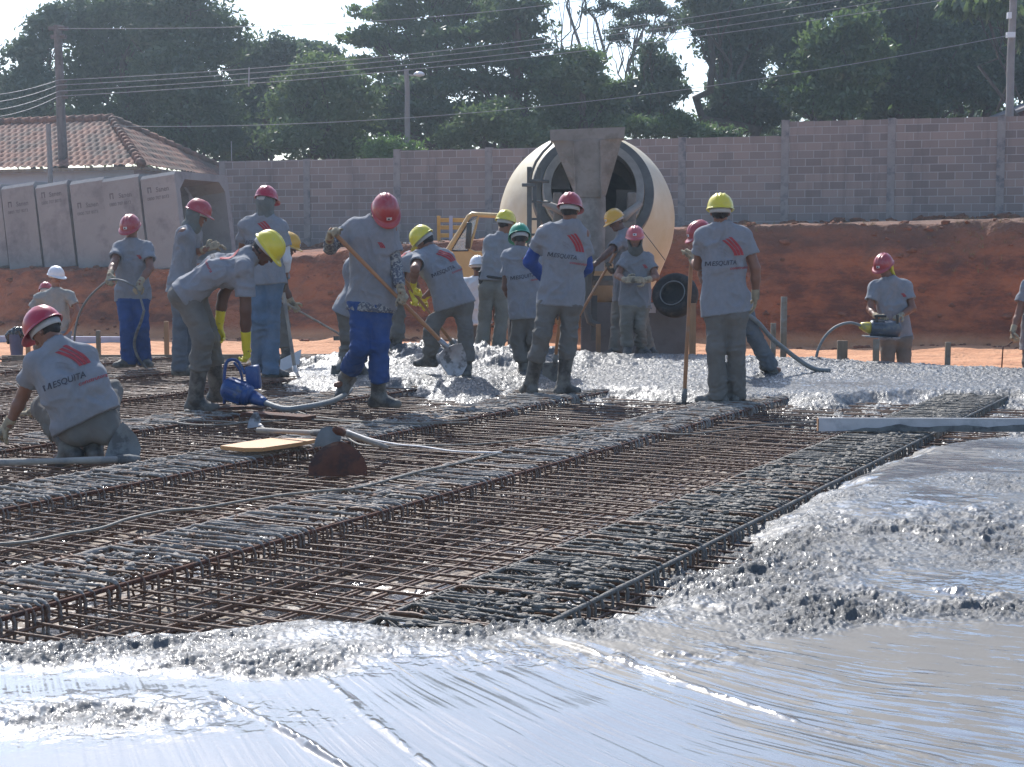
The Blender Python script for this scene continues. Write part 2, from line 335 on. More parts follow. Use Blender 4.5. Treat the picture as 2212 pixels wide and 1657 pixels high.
def build_dirt():
    xs = np.concatenate([np.linspace(-400, -34, 12, endpoint=False), np.linspace(-34, -14, 40, endpoint=False), np.linspace(-14, 14, 260, endpoint=False), np.linspace(14, 34, 40, endpoint=False), np.linspace(34, 400, 12)])
    ys = np.concatenate([np.linspace(-300, 0, 10, endpoint=False), np.linspace(0, 14, 20, endpoint=False), np.linspace(14, 26, 90, endpoint=False), np.linspace(26, 34, 220, endpoint=False), np.linspace(34, 48, 60, endpoint=False), np.linspace(48, 900, 24)])
    X, Y = np.meshgrid(xs, ys); Z = dirt_z(X, Y)
    Z = np.where(Y < 20, np.minimum(Z, DZ), Z)
    n, m = X.shape; i = np.arange(n * m).reshape(n, m)
    f = np.stack([i[:-1, :-1], i[:-1, 1:], i[1:, 1:], i[1:, :-1]], -1).reshape(-1, 4)
    m_ = mat('red_earth', (.26, .105, .048), .95, .22, .9, col2=(.40, .20, .10), mask_scale=.35, mask=(.50, .68), bump=.9, bscale=5, bdist=.12)
    # paler swept sand on the level strip, darker soil colour on the steep cut
    nt = m_.node_tree; L = nt.links; b = nt.nodes['Principled BSDF']; src = b.inputs['Base Color'].links[0].from_socket
    geo = _n(nt, 'ShaderNodeNewGeometry'); sp = _n(nt, 'ShaderNodeSeparateXYZ'); L.new(geo.outputs['Position'], sp.inputs[0])
    r1 = _n(nt, 'ShaderNodeMapRange'); r1.inputs['From Min'].default_value = DZ + .12; r1.inputs['From Max'].default_value = DZ + .3; L.new(sp.outputs['Z'], r1.inputs['Value'])
    tc = _n(nt, 'ShaderNodeTexCoord'); mp = _n(nt, 'ShaderNodeMapping'); mp.inputs['Scale'].default_value = (.25, 2.2, 1); L.new(tc.outputs['Object'], mp.inputs[0])
    n2 = _n(nt, 'ShaderNodeTexNoise', Scale=1.3, Detail=6.0); L.new(mp.outputs[0], n2.inputs['Vector'])
    r2 = _n(nt, 'ShaderNodeMapRange'); r2.inputs['From Min'].default_value = .35; r2.inputs['From Max'].default_value = .65; L.new(n2.outputs['Fac'], r2.inputs['Value'])
    sand = _n(nt, 'ShaderNodeMix', data_type='RGBA'); sand.inputs['A'].default_value = (.46, .21, .105, 1); sand.inputs['B'].default_value = (.58, .30, .16, 1); L.new(r2.outputs[0], sand.inputs['Factor'])
    # strata and root-dark streaks in the cut
    mp3 = _n(nt, 'ShaderNodeMapping'); mp3.inputs['Scale'].default_value = (.5, .5, 1.4); L.new(tc.outputs['Object'], mp3.inputs[0])
    n3 = _n(nt, 'ShaderNodeTexNoise', Scale=1.5, Detail=9.0, Roughness=.75); L.new(mp3.outputs[0], n3.inputs['Vector'])
    r3 = _n(nt, 'ShaderNodeMapRange'); r3.inputs['From Min'].default_value = .42; r3.inputs['From Max'].default_value = .58; L.new(n3.outputs['Fac'], r3.inputs['Value'])
    cut = _n(nt, 'ShaderNodeMix', data_type='RGBA'); cut.inputs['A'].default_value = (.15, .050, .028, 1); cut.inputs['B'].default_value = (.37, .12, .05, 1); L.new(r3.outputs[0], cut.inputs['Factor'])
    r4 = _n(nt, 'ShaderNodeMapRange'); r4.inputs['From Min'].default_value = 1.1; r4.inputs['From Max'].default_value = 2.1
    L.new(sp.outputs['Z'], r4.inputs['Value'])
    top = _n(nt, 'ShaderNodeMix', data_type='RGBA'); top.inputs['B'].default_value = (.15, .085, .058, 1); L.new(r4.outputs[0], top.inputs['Factor']); L.new(cut.outputs['Result'], top.inputs['A'])
    mx = _n(nt, 'ShaderNodeMix', data_type='RGBA'); L.new(r1.outputs[0], mx.inputs['Factor']); L.new(sand.outputs['Result'], mx.inputs['A']); L.new(top.outputs['Result'], mx.inputs['B'])
    L.new(mx.outputs['Result'], b.inputs['Base Color'])
    o = mkobj('ground', np.stack([X, Y, Z], -1).reshape(-1, 3), f, m_); tag(o, kind='structure')
build_dirt()

# slab outline and the areas already filled, given as points on the level of the steel
def gpts(l, z=0.0): return np.array([[*G(px, py, z)[:2]] for px, py in l])
SLAB_FAR = [(-1500, 771), (0, 769.5), (600, 767), (1000, 765), (1250, 767), (1700, 786), (2211, 804), (2900, 826)]
NEAR_FULL = gpts([(-1600, 1430), (-300, 1385), (0, 1362), (150, 1352), (350, 1337), (500, 1322), (600, 1305), (780, 1300), (890, 1292), (980, 1322), (1120, 1325), (1300, 1302), (1400, 1268), (1480, 1232), (1560, 1185), (1640, 1130),
                  (1700, 1085), (1760, 1046), (1850, 1000), (1950, 965), (2040, 945), (2211, 936), (2600, 930), (3600, 925)]).tolist() + [[14, 1.5], [-14, 1.5]]
FAR_FULL = gpts([(3300, 905), (2600, 880), (2300, 868), (2170, 858), (1990, 852), (1890, 862), (1830, 872), (1760, 868), (1700, 858), (1560, 868), (1420, 855), (1330, 846), (1280, 858), (1190, 848), (1120, 830), (1040, 862), (960, 858),
                 (880, 838), (760, 838), (680, 842), (600, 828), (560, 812), (620, 796), (700, 785), (760, 778)] + [(1000, 761), (1250, 763), (1700, 782), (2211, 800), (3300, 832)]).tolist()
MID_FULL = gpts([(3300, 935), (2211, 932), (2050, 935), (1960, 930), (1850, 905), (1740, 890), (1650, 880), (1600, 868), (1700, 850), (3300, 850)], -.05).tolist()
def sdist(P, poly):
    poly = np.array(poly); n = len(poly); d = np.full(P.shape[0], 1e9); ins = np.zeros(P.shape[0], bool)
    for i in range(n):
        a = poly[i]; b = poly[(i + 1) % n]; e = b - a; w_ = P - a
        t = np.clip((w_ @ e) / (e @ e + 1e-12), 0, 1); q = w_ - t[:, None] * e; d = np.minimum(d, (q * q).sum(1))
        c1 = (a[1] > P[:, 1]) != (b[1] > P[:, 1]); xx = a[0] + (P[:, 1] - a[1]) * e[0] / (e[1] if abs(e[1]) > 1e-9 else 1e-9)
        ins ^= c1 & (P[:, 0] < xx)
    return np.where(ins, -1, 1) * np.sqrt(d)
BASEZ = -.30
def build_concrete():
    NR, NC = 1250, 1150
    ys = 2.5 * (21.0 / 2.5) ** (np.arange(NR) / (NR - 1)); ta = np.concatenate([np.linspace(-1.0, -.38, 70, endpoint=False), np.linspace(-.38, .38, NC - 140), np.linspace(.38, 1.0, 71)[1:]])
    Y, T = np.meshgrid(ys, ta, indexing='ij'); X = Y * T
    P = np.stack([X.ravel(), Y.ravel()], -1); P3 = np.stack([X.ravel(), Y.ravel(), X.ravel() * 0], -1)
    dn = sdist(P, NEAR_FULL) + .09 * fbm(P3 * 3.0, 3); df = sdist(P, FAR_FULL) + .15 * fbm(P3 * 1.6, 3); dm = sdist(P, MID_FULL) + .1 * fbm(P3 * 2.2, 3)
    x, y = P[:, 0], P[:, 1]
    def lvl(d, top, wdt):
        wr = sstep(-.6, .35, x); s1 = sstep(wdt, .06, d); s2 = sstep(.08, -.52 + .17 * wr, d); return BASEZ - .06 + (-.085 - BASEZ + .06) * s1 + (top + .085) * s2
    z = np.maximum(np.maximum(lvl(dn, .030, .30), lvl(df, .035, .5)), lvl(dm, -.082, .4))
    # smooth (screeded) and lumpy areas
    ds = sdist(P, gpts([(-1800, 1500), (-300, 1440), (0, 1448), (250, 1478), (650, 1466), (900, 1412), (1200, 1392), (1450, 1420), (1600, 1402), (1750, 1352), (2211, 1330), (3000, 1300)]).tolist() + [[9, 1.5], [-9, 1.5]]) + .12 * fbm(P3 * 2.3 + 3, 3); sm = sstep(.10, -.12, ds)
    mid = sstep(4.9, 5.6, y) * sstep(.1, .8, x) * sstep(-.1, -.5, dn)
    def at(px, py, r, a=1.0, sx=1.0):
        c = G(px, py, 0); return a * np.exp(-(((x - c[0]) / sx) ** 2 + (y - c[1]) ** 2) / r ** 2)
    band = 0
    for (px, py, r, a, sx) in [(130, 1420, .16, .9, 3.0), (300, 1450, .12, .6, 3.5), (560, 1465, .08, 1.0, 3.2), (720, 1430, .08, .5, 4), (100, 1570, .16, .7, 3), (1250, 1325, .12, 1., 2.0), (1450, 1260, .3, .8, 1.4),
                               (1600, 1240, .35, .7, 1.8), (1800, 1320, .22, .8, 3.5), (2060, 1305, .12, 1.0, 2.5), (1700, 1150, .5, .5, 1.6), (1450, 1445, .1, .6, 2.5), (2000, 1160, .35, .8, 2.0), (2150, 1120, .3, .7, 2), (1150, 1440, .12, .35, 3)]:
        band = np.maximum(band, at(px, py, r, a, sx))
    lump = np.clip(1 - sm + band, 0, 1) * np.clip(.55 - .12 * mid + .9 * fbm(P3 * 1.9 + 9, 3), .10, 1.2)
    far = sstep(9, 12, y); lump = np.maximum(lump, .8 * far)
    smooth_patch = np.maximum(at(1780, 840, .8, 1.0, 1.8), at(650, 800, .9, .7, 1.5)); lump *= (1 - .65 * smooth_patch)
    n1 = fbm(P3 * 15, 4, .55); n2 = 1 - np.abs(vnoise(P3 * 24 + 5)) * 2; n3 = vnoise(P3 * 47); n4 = vnoise(P3 * 90)
    h = lump * (1 - .35 * mid) * (.009 * n1 + .006 * n2 + .0065 * (1 - 2 * np.abs(vnoise(P3 * 50 + 8))) * (1 + .7 * far) + .0045 * vnoise(P3 * 80) + .0035 * vnoise(P3 * 115) * (y < 9))
    h += .020 * band * np.clip(.3 + n1, 0, 1.4)
    h += .010 * fbm(P3 * 1.4 + 20, 3)
    # peaks: clods standing out
    cl = np.clip(vnoise(P3 * 26 + 31) - .35, 0, 1); h += lump * (1 - .5 * mid) * cl * .022 * np.clip(vnoise(P3 * 3.3 + 40) + .35, 0, 1)
    # heaps where the workers stand, mounds by the chute
    for (px, py, r, a, sx) in [(700, 788, .6, .11, 1.4), (880, 790, .5, .07, 1.5), (1060, 788, .8, .12, 1.3), (1150, 800, .6, .07, 1.2), (960, 800, .5, .08, 1.4), (1500, 790, 1.2, .05, 2.0), (910, 835, .25, .06, 2)]:
        h += at(px, py, r, a, sx) * (1 + .5 * fbm(P3 * 6, 4))
    # screed arcs
    xg = np.linspace(-12, 12, 400); sl_ = -np.interp(xg, [-1.0, -.4, .37, 1.1, 3], [2.6, 2.1, 1.3, .45, .30]); g = np.concatenate([[0], np.cumsum((sl_[1:] + sl_[:-1]) / 2 * np.diff(xg))])
    gi = np.interp(x, xg, g); wv = y - gi; scl = 1 / np.sqrt(1 + np.interp(x, xg, sl_) ** 2)
    wv2 = wv + .02 * vnoise(P3 * 3); st = vnoise(np.stack([wv2 * 16, x * 1.6, x * 0], -1)) * .45 + vnoise(np.stack([wv2 * 38, x * 4.0, x * 0 + 4], -1)) * .4 + .35 * vnoise(np.stack([wv2 * 80, x * 9, x * 0 + 4], -1))
    h += sm * (1 - np.clip(band, 0, 1)) * .0030 * st * scl
    # a few raised ridges left by the edge of the screed
    for (a, b, ht) in [((1195, 1400), (1600, 1543), .012), ((470, 1528), (700, 1660), .013), ((680, 1475), (890, 1655), .006), ((1620, 1560), (2000, 1660), .004)]:
        A = np.array(G(*a)[:2]); B = np.array(G(*b)[:2]); e = B - A; L_ = np.linalg.norm(e); e = e / L_; q = P - A; tt = q @ e; dd = np.abs(q[:, 0] * e[1] - q[:, 1] * e[0] + .012 * vnoise(P3 * 5)[:])
        h += ht * np.exp(-(dd / (.006 + .004 * (vnoise(P3 * 9) + 1))) ** 2) * sstep(-.05, .05, tt) * sstep(L_ + .3, L_, tt) * (.25 + .5 * np.clip(vnoise(P3 * 14) + .5, 0, 1.3) + .5 * np.clip(vnoise(P3 * 45), 0, 1))
    edge = sstep(BASEZ, -.2, z) * sstep(.02, -.12, z); h += edge * ((.010 + .022 * (y > 9)) * fbm(P3 * 7 + 3, 4) + .006 * n3)
    zz = z + h * sstep(BASEZ, -.1, z)
    # steel still drawn through the skin of the concrete: thin grooves over the buried cage
    v_ = x * math.cos(R(27.5)) - y * math.sin(R(27.5)); u_ = x * math.sin(R(27.5)) + y * math.cos(R(27.5))
    g1 = np.exp(-((np.mod(u_ + .02 * vnoise(P3 * 4), .11) - .055) / .022) ** 2) * ((v_ > -2.75) & (v_ < -2.15)) * sstep(0, -.05, dn) * sstep(-.55, -.2, dn) * (y < 6)
    zz = zz - 0 * ((v_ > -2.75) & (v_ < -2.15)) * sstep(.05, -.05, dn) * sstep(-.5, -.2, dn) * (y < 6)
    # keep inside the slab
    fp = gpts(SLAB_FAR); lim = np.interp(x, fp[:, 0], fp[:, 1]); keep = y < lim - .03
    keep2 = (zz > BASEZ - .045) & keep
    n, m = X.shape; i = np.arange(n * m).reshape(n, m); q = np.stack([i[:-1, :-1], i[:-1, 1:], i[1:, 1:], i[1:, :-1]], -1).reshape(-1, 4)
    q = q[keep2[q].any(1) & keep[q].all(1)]
    used = np.zeros(n * m, bool); used[q.ravel()] = True; idx = np.cumsum(used) - 1
    o = mkobj('concrete', np.stack([x, y, zz], -1)[used], idx[q], concrete_mat()); tag(o, kind='structure')
    bias = .02 + .22 * sstep(.9, -1.3, x) + .10 * sstep(4.6, 3.6, y) * sstep(1.2, -.2, x) + .10 * fbm(P3 * 1.1 + 60, 3) + .05 * sstep(1.2, 2.2, x)
    for nm, arr in (('bias', bias), ('lump', lump), ('wv', wv * scl.mean()), ('al', x * 1.0)):
        a = o.data.attributes.new(nm, 'FLOAT', 'POINT'); a.data.foreach_set('value', arr[used].astype(np.float32))
    return o
def concrete_mat():
    m = bpy.data.materials.new('fresh_concrete'); m.use_nodes = True; nt = m.node_tree; L = nt.links; b = nt.nodes['Principled BSDF']
    def attr(n): a = _n(nt, 'ShaderNodeAttribute'); a.attribute_name = n; return a.outputs['Fac']
    tc = _n(nt, 'ShaderNodeTexCoord'); lump = attr('lump'); cv = _n(nt, 'ShaderNodeCombineXYZ'); L.new(attr('wv'), cv.inputs[0]); L.new(attr('al'), cv.inputs[1])
    mp = _n(nt, 'ShaderNodeMapping'); mp.inputs['Scale'].default_value = (44, 5.5, 1); L.new(cv.outputs[0], mp.inputs[0])
    ns = _n(nt, 'ShaderNodeTexNoise', Scale=1.0, Detail=6.0, Roughness=.68, Distortion=.6); L.new(mp.outputs[0], ns.inputs['Vector'])
    nb = _n(nt, 'ShaderNodeTexNoise', Scale=42.0, Detail=6.0, Roughness=.72); L.new(tc.outputs['Object'], nb.inputs['Vector'])
    nc = _n(nt, 'ShaderNodeTexNoise', Scale=1.2, Detail=5.0); L.new(tc.outputs['Object'], nc.inputs['Vector'])
    # a thin water film lies in crisp streaks over matte beige paste; clods are wet grey
    bi = _n(nt, 'ShaderNodeMath', operation='ADD'); L.new(ns.outputs['Fac'], bi.inputs[0]); L.new(attr('bias'), bi.inputs[1])
    ms = _n(nt, 'ShaderNodeMapRange'); ms.inputs['From Min'].default_value = .535; ms.inputs['From Max'].default_value = .57; L.new(bi.outputs[0], ms.inputs['Value'])
    inv = _n(nt, 'ShaderNodeMath', operation='SUBTRACT', use_clamp=True); inv.inputs[0].default_value = 1.0; L.new(lump, inv.inputs[1])
    mx = _n(nt, 'ShaderNodeMix', data_type='RGBA'); mx.inputs['A'].default_value = (.150, .134, .110, 1); mx.inputs['B'].default_value = (.14, .14, .14, 1); L.new(ms.outputs[0], mx.inputs['Factor'])
    nw = _n(nt, 'ShaderNodeMapRange'); nw.inputs['From Min'].default_value = .3; nw.inputs['From Max'].default_value = .7; L.new(nb.outputs['Fac'], nw.inputs['Value'])
    ml = _n(nt, 'ShaderNodeMix', data_type='RGBA'); ml.inputs['A'].default_value = (.075, .077, .077, 1); ml.inputs['B'].default_value = (.135, .133, .128, 1); L.new(nw.outputs[0], ml.inputs['Factor'])
    lk = _n(nt, 'ShaderNodeMapRange'); lk.inputs['From Min'].default_value = .12; lk.inputs['From Max'].default_value = .35; L.new(lump, lk.inputs['Value'])
    m5 = _n(nt, 'ShaderNodeMix', data_type='RGBA'); L.new(lk.outputs[0], m5.inputs['Factor']); L.new(mx.outputs['Result'], m5.inputs['A']); L.new(ml.outputs['Result'], m5.inputs['B']); L.new(m5.outputs['Result'], b.inputs['Base Color'])
    rr = _n(nt, 'ShaderNodeMapRange'); rr.inputs['To Min'].default_value = .5; rr.inputs['To Max'].default_value = .19; L.new(ms.outputs[0], rr.inputs['Value'])
    nr_ = _n(nt, 'ShaderNodeTexNoise', Scale=30.0, Detail=4.0, Roughness=.7); L.new(tc.outputs['Object'], nr_.inputs['Vector']); mr_ = _n(nt, 'ShaderNodeMapRange'); mr_.inputs['From Min'].default_value = .40; mr_.inputs['From Max'].default_value = .60; mr_.inputs['To Min'].default_value = .24; mr_.inputs['To Max'].default_value = .68; L.new(nr_.outputs['Fac'], mr_.inputs['Value'])
    m6 = _n(nt, 'ShaderNodeMix', data_type='FLOAT'); L.new(lk.outputs[0], m6.inputs['Factor']); L.new(rr.outputs[0], m6.inputs[2]); L.new(mr_.outputs[0], m6.inputs[3]); L.new(m6.outputs[0], b.inputs['Roughness'])
    b.inputs['Specular IOR Level'].default_value = .5; b.inputs['Coat IOR'].default_value = 1.55; b.inputs['Coat Roughness'].default_value = .10
    cw = _n(nt, 'ShaderNodeMath', operation='MULTIPLY_ADD', use_clamp=True); cw.inputs[1].default_value = .95; cw.inputs[2].default_value = .0; L.new(ms.outputs[0], cw.inputs[0]); lf = _n(nt, 'ShaderNodeMapRange'); lf.inputs['From Min'].default_value = .12; lf.inputs['From Max'].default_value = .5; lf.inputs['To Min'].default_value = 1; lf.inputs['To Max'].default_value = .28; L.new(lump, lf.inputs['Value']); cl_ = _n(nt, 'ShaderNodeMath', operation='MULTIPLY'); L.new(cw.outputs[0], cl_.inputs[0]); L.new(lf.outputs[0], cl_.inputs[1]); L.new(cl_.outputs[0], b.inputs['Coat Weight'])
    # bump: streaks on the smooth part, grains on the lumpy part
    bs = _n(nt, 'ShaderNodeBump', Distance=.0016); L.new(ns.outputs['Fac'], bs.inputs['Height'])
    si = _n(nt, 'ShaderNodeMath', operation='MULTIPLY'); si.inputs[1].default_value = .75; L.new(inv.outputs[0], si.inputs[0]); L.new(si.outputs[0], bs.inputs['Strength'])
    bb = _n(nt, 'ShaderNodeBump', Distance=.014); L.new(nb.outputs['Fac'], bb.inputs['Height']); L.new(bs.outputs[0], bb.inputs['Normal'])
    sb = _n(nt, 'ShaderNodeMath', operation='MULTIPLY_ADD'); sb.inputs[1].default_value = .95; sb.inputs[2].default_value = .07; L.new(lump, sb.inputs[0]); L.new(sb.outputs[0], bb.inputs['Strength'])
    L.new(bb.outputs[0], b.inputs['Normal'])
    return m
build_concrete()
def build_base():
    ys = np.linspace(2.2, 20.5, 420); ta = np.linspace(-1.0, 1.0, 520)
    Y, T = np.meshgrid(ys, ta, indexing='ij'); X = Y * T; P3 = np.stack([X, Y, X * 0], -1)
    Z = BASEZ + .03 * fbm(P3 * 2.2, 3) + .012 * fbm(P3 * 9, 3)
    n, m = X.shape; i = np.arange(n * m).reshape(n, m); q = np.stack([i[:-1, :-1], i[:-1, 1:], i[1:, 1:], i[1:, :-1]], -1).reshape(-1, 4)
    fp = gpts(SLAB_FAR); keep = (Y < np.interp(X, fp[:, 0], fp[:, 1]) - .03).ravel(); q = q[keep[q].all(1)]
    mm = mat('slab_bed', (.25, .20, .155), .8, .35, 4.0, col2=(.06, .06, .065), mask_scale=3.4, mask=(.47, .52), bump=.7, bscale=22, rough2=.10, spec=.7)
    o = mkobj('slab_bed', np.stack([X, Y, Z], -1).reshape(-1, 3), q, mm); tag(o, kind='structure')
build_base()
# ------------------------------------------------------------------ block wall on the bank
WDIR = Vector((1, -.29, 0)).normalized(); WNRM = Vector((-.29, -1, 0)).normalized()      # along the wall to the right; towards the camera
def wall_pt(px, py=400):
    d = 36.0
    for _ in range(30): p = W(px, py, d); d = wall_y(p.x)
    return W(px, py, d)
def block_mat():
    m = bpy.data.materials.new('concrete_block'); m.use_nodes = True; nt = m.node_tree; L = nt.links; b = nt.nodes['Principled BSDF']; b.inputs['Roughness'].default_value = .95
    tc = _n(nt, 'ShaderNodeTexCoord'); sp = _n(nt, 'ShaderNodeSeparateXYZ'); L.new(tc.outputs['Object'], sp.inputs[0]); cv = _n(nt, 'ShaderNodeCombineXYZ'); L.new(sp.outputs['X'], cv.inputs[0]); L.new(sp.outputs['Z'], cv.inputs[1])
    br = _n(nt, 'ShaderNodeTexBrick', Scale=1.0); br.inputs['Color1'].default_value = (.36, .262, .222, 1); br.inputs['Color2'].default_value = (.215, .165, .148, 1); br.inputs['Mortar'].default_value = (.45, .39, .36, 1)
    br.inputs['Mortar Size'].default_value = .011; br.inputs['Mortar Smooth'].default_value = .3; br.inputs['Bias'].default_value = -.1; br.inputs['Brick Width'].default_value = .40; br.inputs['Row Height'].default_value = .195
    L.new(cv.outputs[0], br.inputs['Vector'])
    n1 = _n(nt, 'ShaderNodeTexNoise', Scale=.8, Detail=6.0); L.new(tc.outputs['Object'], n1.inputs['Vector']); r1 = _n(nt, 'ShaderNodeMapRange'); r1.inputs['From Min'].default_value = .4; r1.inputs['From Max'].default_value = .65; L.new(n1.outputs['Fac'], r1.inputs['Value'])
    # blocks turn greyer towards the lower courses
    zz = _n(nt, 'ShaderNodeMapRange'); zz.inputs['From Min'].default_value = 1.5; zz.inputs['From Max'].default_value = .6; L.new(sp.outputs['Z'], zz.inputs['Value'])
    k = _n(nt, 'ShaderNodeMath', operation='MULTIPLY_ADD', use_clamp=True); k.inputs[1].default_value = .35; L.new(r1.outputs[0], k.inputs[0]); L.new(zz.outputs[0], k.inputs[2])
    mx = _n(nt, 'ShaderNodeMix', data_type='RGBA', blend_type='MIX'); mx.inputs['B'].default_value = (.21, .205, .215, 1); L.new(br.outputs['Color'], mx.inputs['A'])
    k2 = _n(nt, 'ShaderNodeMath', operation='MULTIPLY'); k2.inputs[1].default_value = .55; L.new(k.outputs[0], k2.inputs[0]); L.new(k2.outputs[0], mx.inputs['Factor'])
    mp2 = _n(nt, 'ShaderNodeMapping'); mp2.inputs['Scale'].default_value = (1.6, 1, .22); L.new(tc.outputs['Object'], mp2.inputs[0]); n4 = _n(nt, 'ShaderNodeTexNoise', Scale=1.3, Detail=6.0, Roughness=.65); L.new(mp2.outputs[0], n4.inputs['Vector'])
    r4 = _n(nt, 'ShaderNodeMapRange'); r4.inputs['From Min'].default_value = .52; r4.inputs['From Max'].default_value = .70; r4.inputs['To Max'].default_value = .55; L.new(n4.outputs['Fac'], r4.inputs['Value']); m4 = _n(nt, 'ShaderNodeMix', data_type='RGBA'); m4.inputs['B'].default_value = (.13, .11, .105, 1); L.new(r4.outputs[0], m4.inputs['Factor']); L.new(mx.outputs['Result'], m4.inputs['A'])
    L.new(m4.outputs['Result'], b.inputs['Base Color'])
    n2 = _n(nt, 'ShaderNodeTexNoise', Scale=30.0, Detail=4.0); L.new(tc.outputs['Object'], n2.inputs['Vector'])
    a = _n(nt, 'ShaderNodeMath', operation='MULTIPLY_ADD'); a.inputs[1].default_value = .35; L.new(n2.outputs['Fac'], a.inputs[0]); iv = _n(nt, 'ShaderNodeMath', operation='SUBTRACT'); iv.inputs[0].default_value = 1; L.new(br.outputs['Fac'], iv.inputs[1]); L.new(iv.outputs[0], a.inputs[2])
    bp = _n(nt, 'ShaderNodeBump', Strength=.5, Distance=.01); L.new(a.outputs[0], bp.inputs['Height']); L.new(bp.outputs[0], b.inputs['Normal'])
    return m
M['block'] = block_mat()
M['mortar'] = mat('mortar_pillar', (.31, .27, .25), .95, .12, 4, col2=(.15, .14, .15), mask_scale=3, mask=(.5, .65), bump=.4, bscale=25)
def build_wall():
    o0 = wall_pt(475); zb0 = 1.2; root = empty('block_wall', (o0.x, o0.y, zb0), 'long stepped wall of pinkish grey concrete blocks on top of the red earth bank', 'wall')
    ang = math.atan2(WDIR.y, WDIR.x); root.rotation_euler = (0, 0, ang)
    segs = [(475, 857, (350, 342)), (857, 1215, (325, 321)), (1215, 1692, (302, 298)), (1692, 2500, (262, 247))]
    def loc(px, py): p = wall_pt(px, py); return (Vector((p.x, p.y, 0)) - Vector((o0.x, o0.y, 0))).length, p.z - zb0
    for a, b, (ya, yb) in segs:
        x0, z0 = loc(a, ya); x1, z1 = loc(b, yb); zt = (z0 + z1) / 2
        rows = max(1, round((zt + .4) / .195)); mb = MB(); nx = int((x1 - x0) / .4) + 1
        # top course is slightly uneven: each block a touch higher or lower
        random.seed(a)
        mb.box(((x0 + x1) / 2, .07, (zt - .4) / 2), (x1 - x0, .14, zt + .4))
        xx = x0
        while xx < x1 - .2:
            w_ = min(.4, x1 - xx); h = random.uniform(.004, .018); mb.box((xx + w_ / 2, .07, zt + h / 2 + .001), (w_ - .012, .13, h)); xx += .4
        mb.build('wall_panel', M['block'], root)
    pil = [480, 662, 857, 1055, 1260, 1473, 1696, 1926, 2163]
    hts = [350, 346, 325, 321, 302, 299, 262, 258, 254]
    for px, py in zip(pil, hts):
        x, z = loc(px, py); mb = MB(); mb.box((x, -.012, (z - .4) / 2 + .012), (.19, .024, z + .4 + .02)); mb.box((x, .07, z + .016), (.2, .15, .03)); mb.build('pillar', M['mortar'], root)
build_wall()

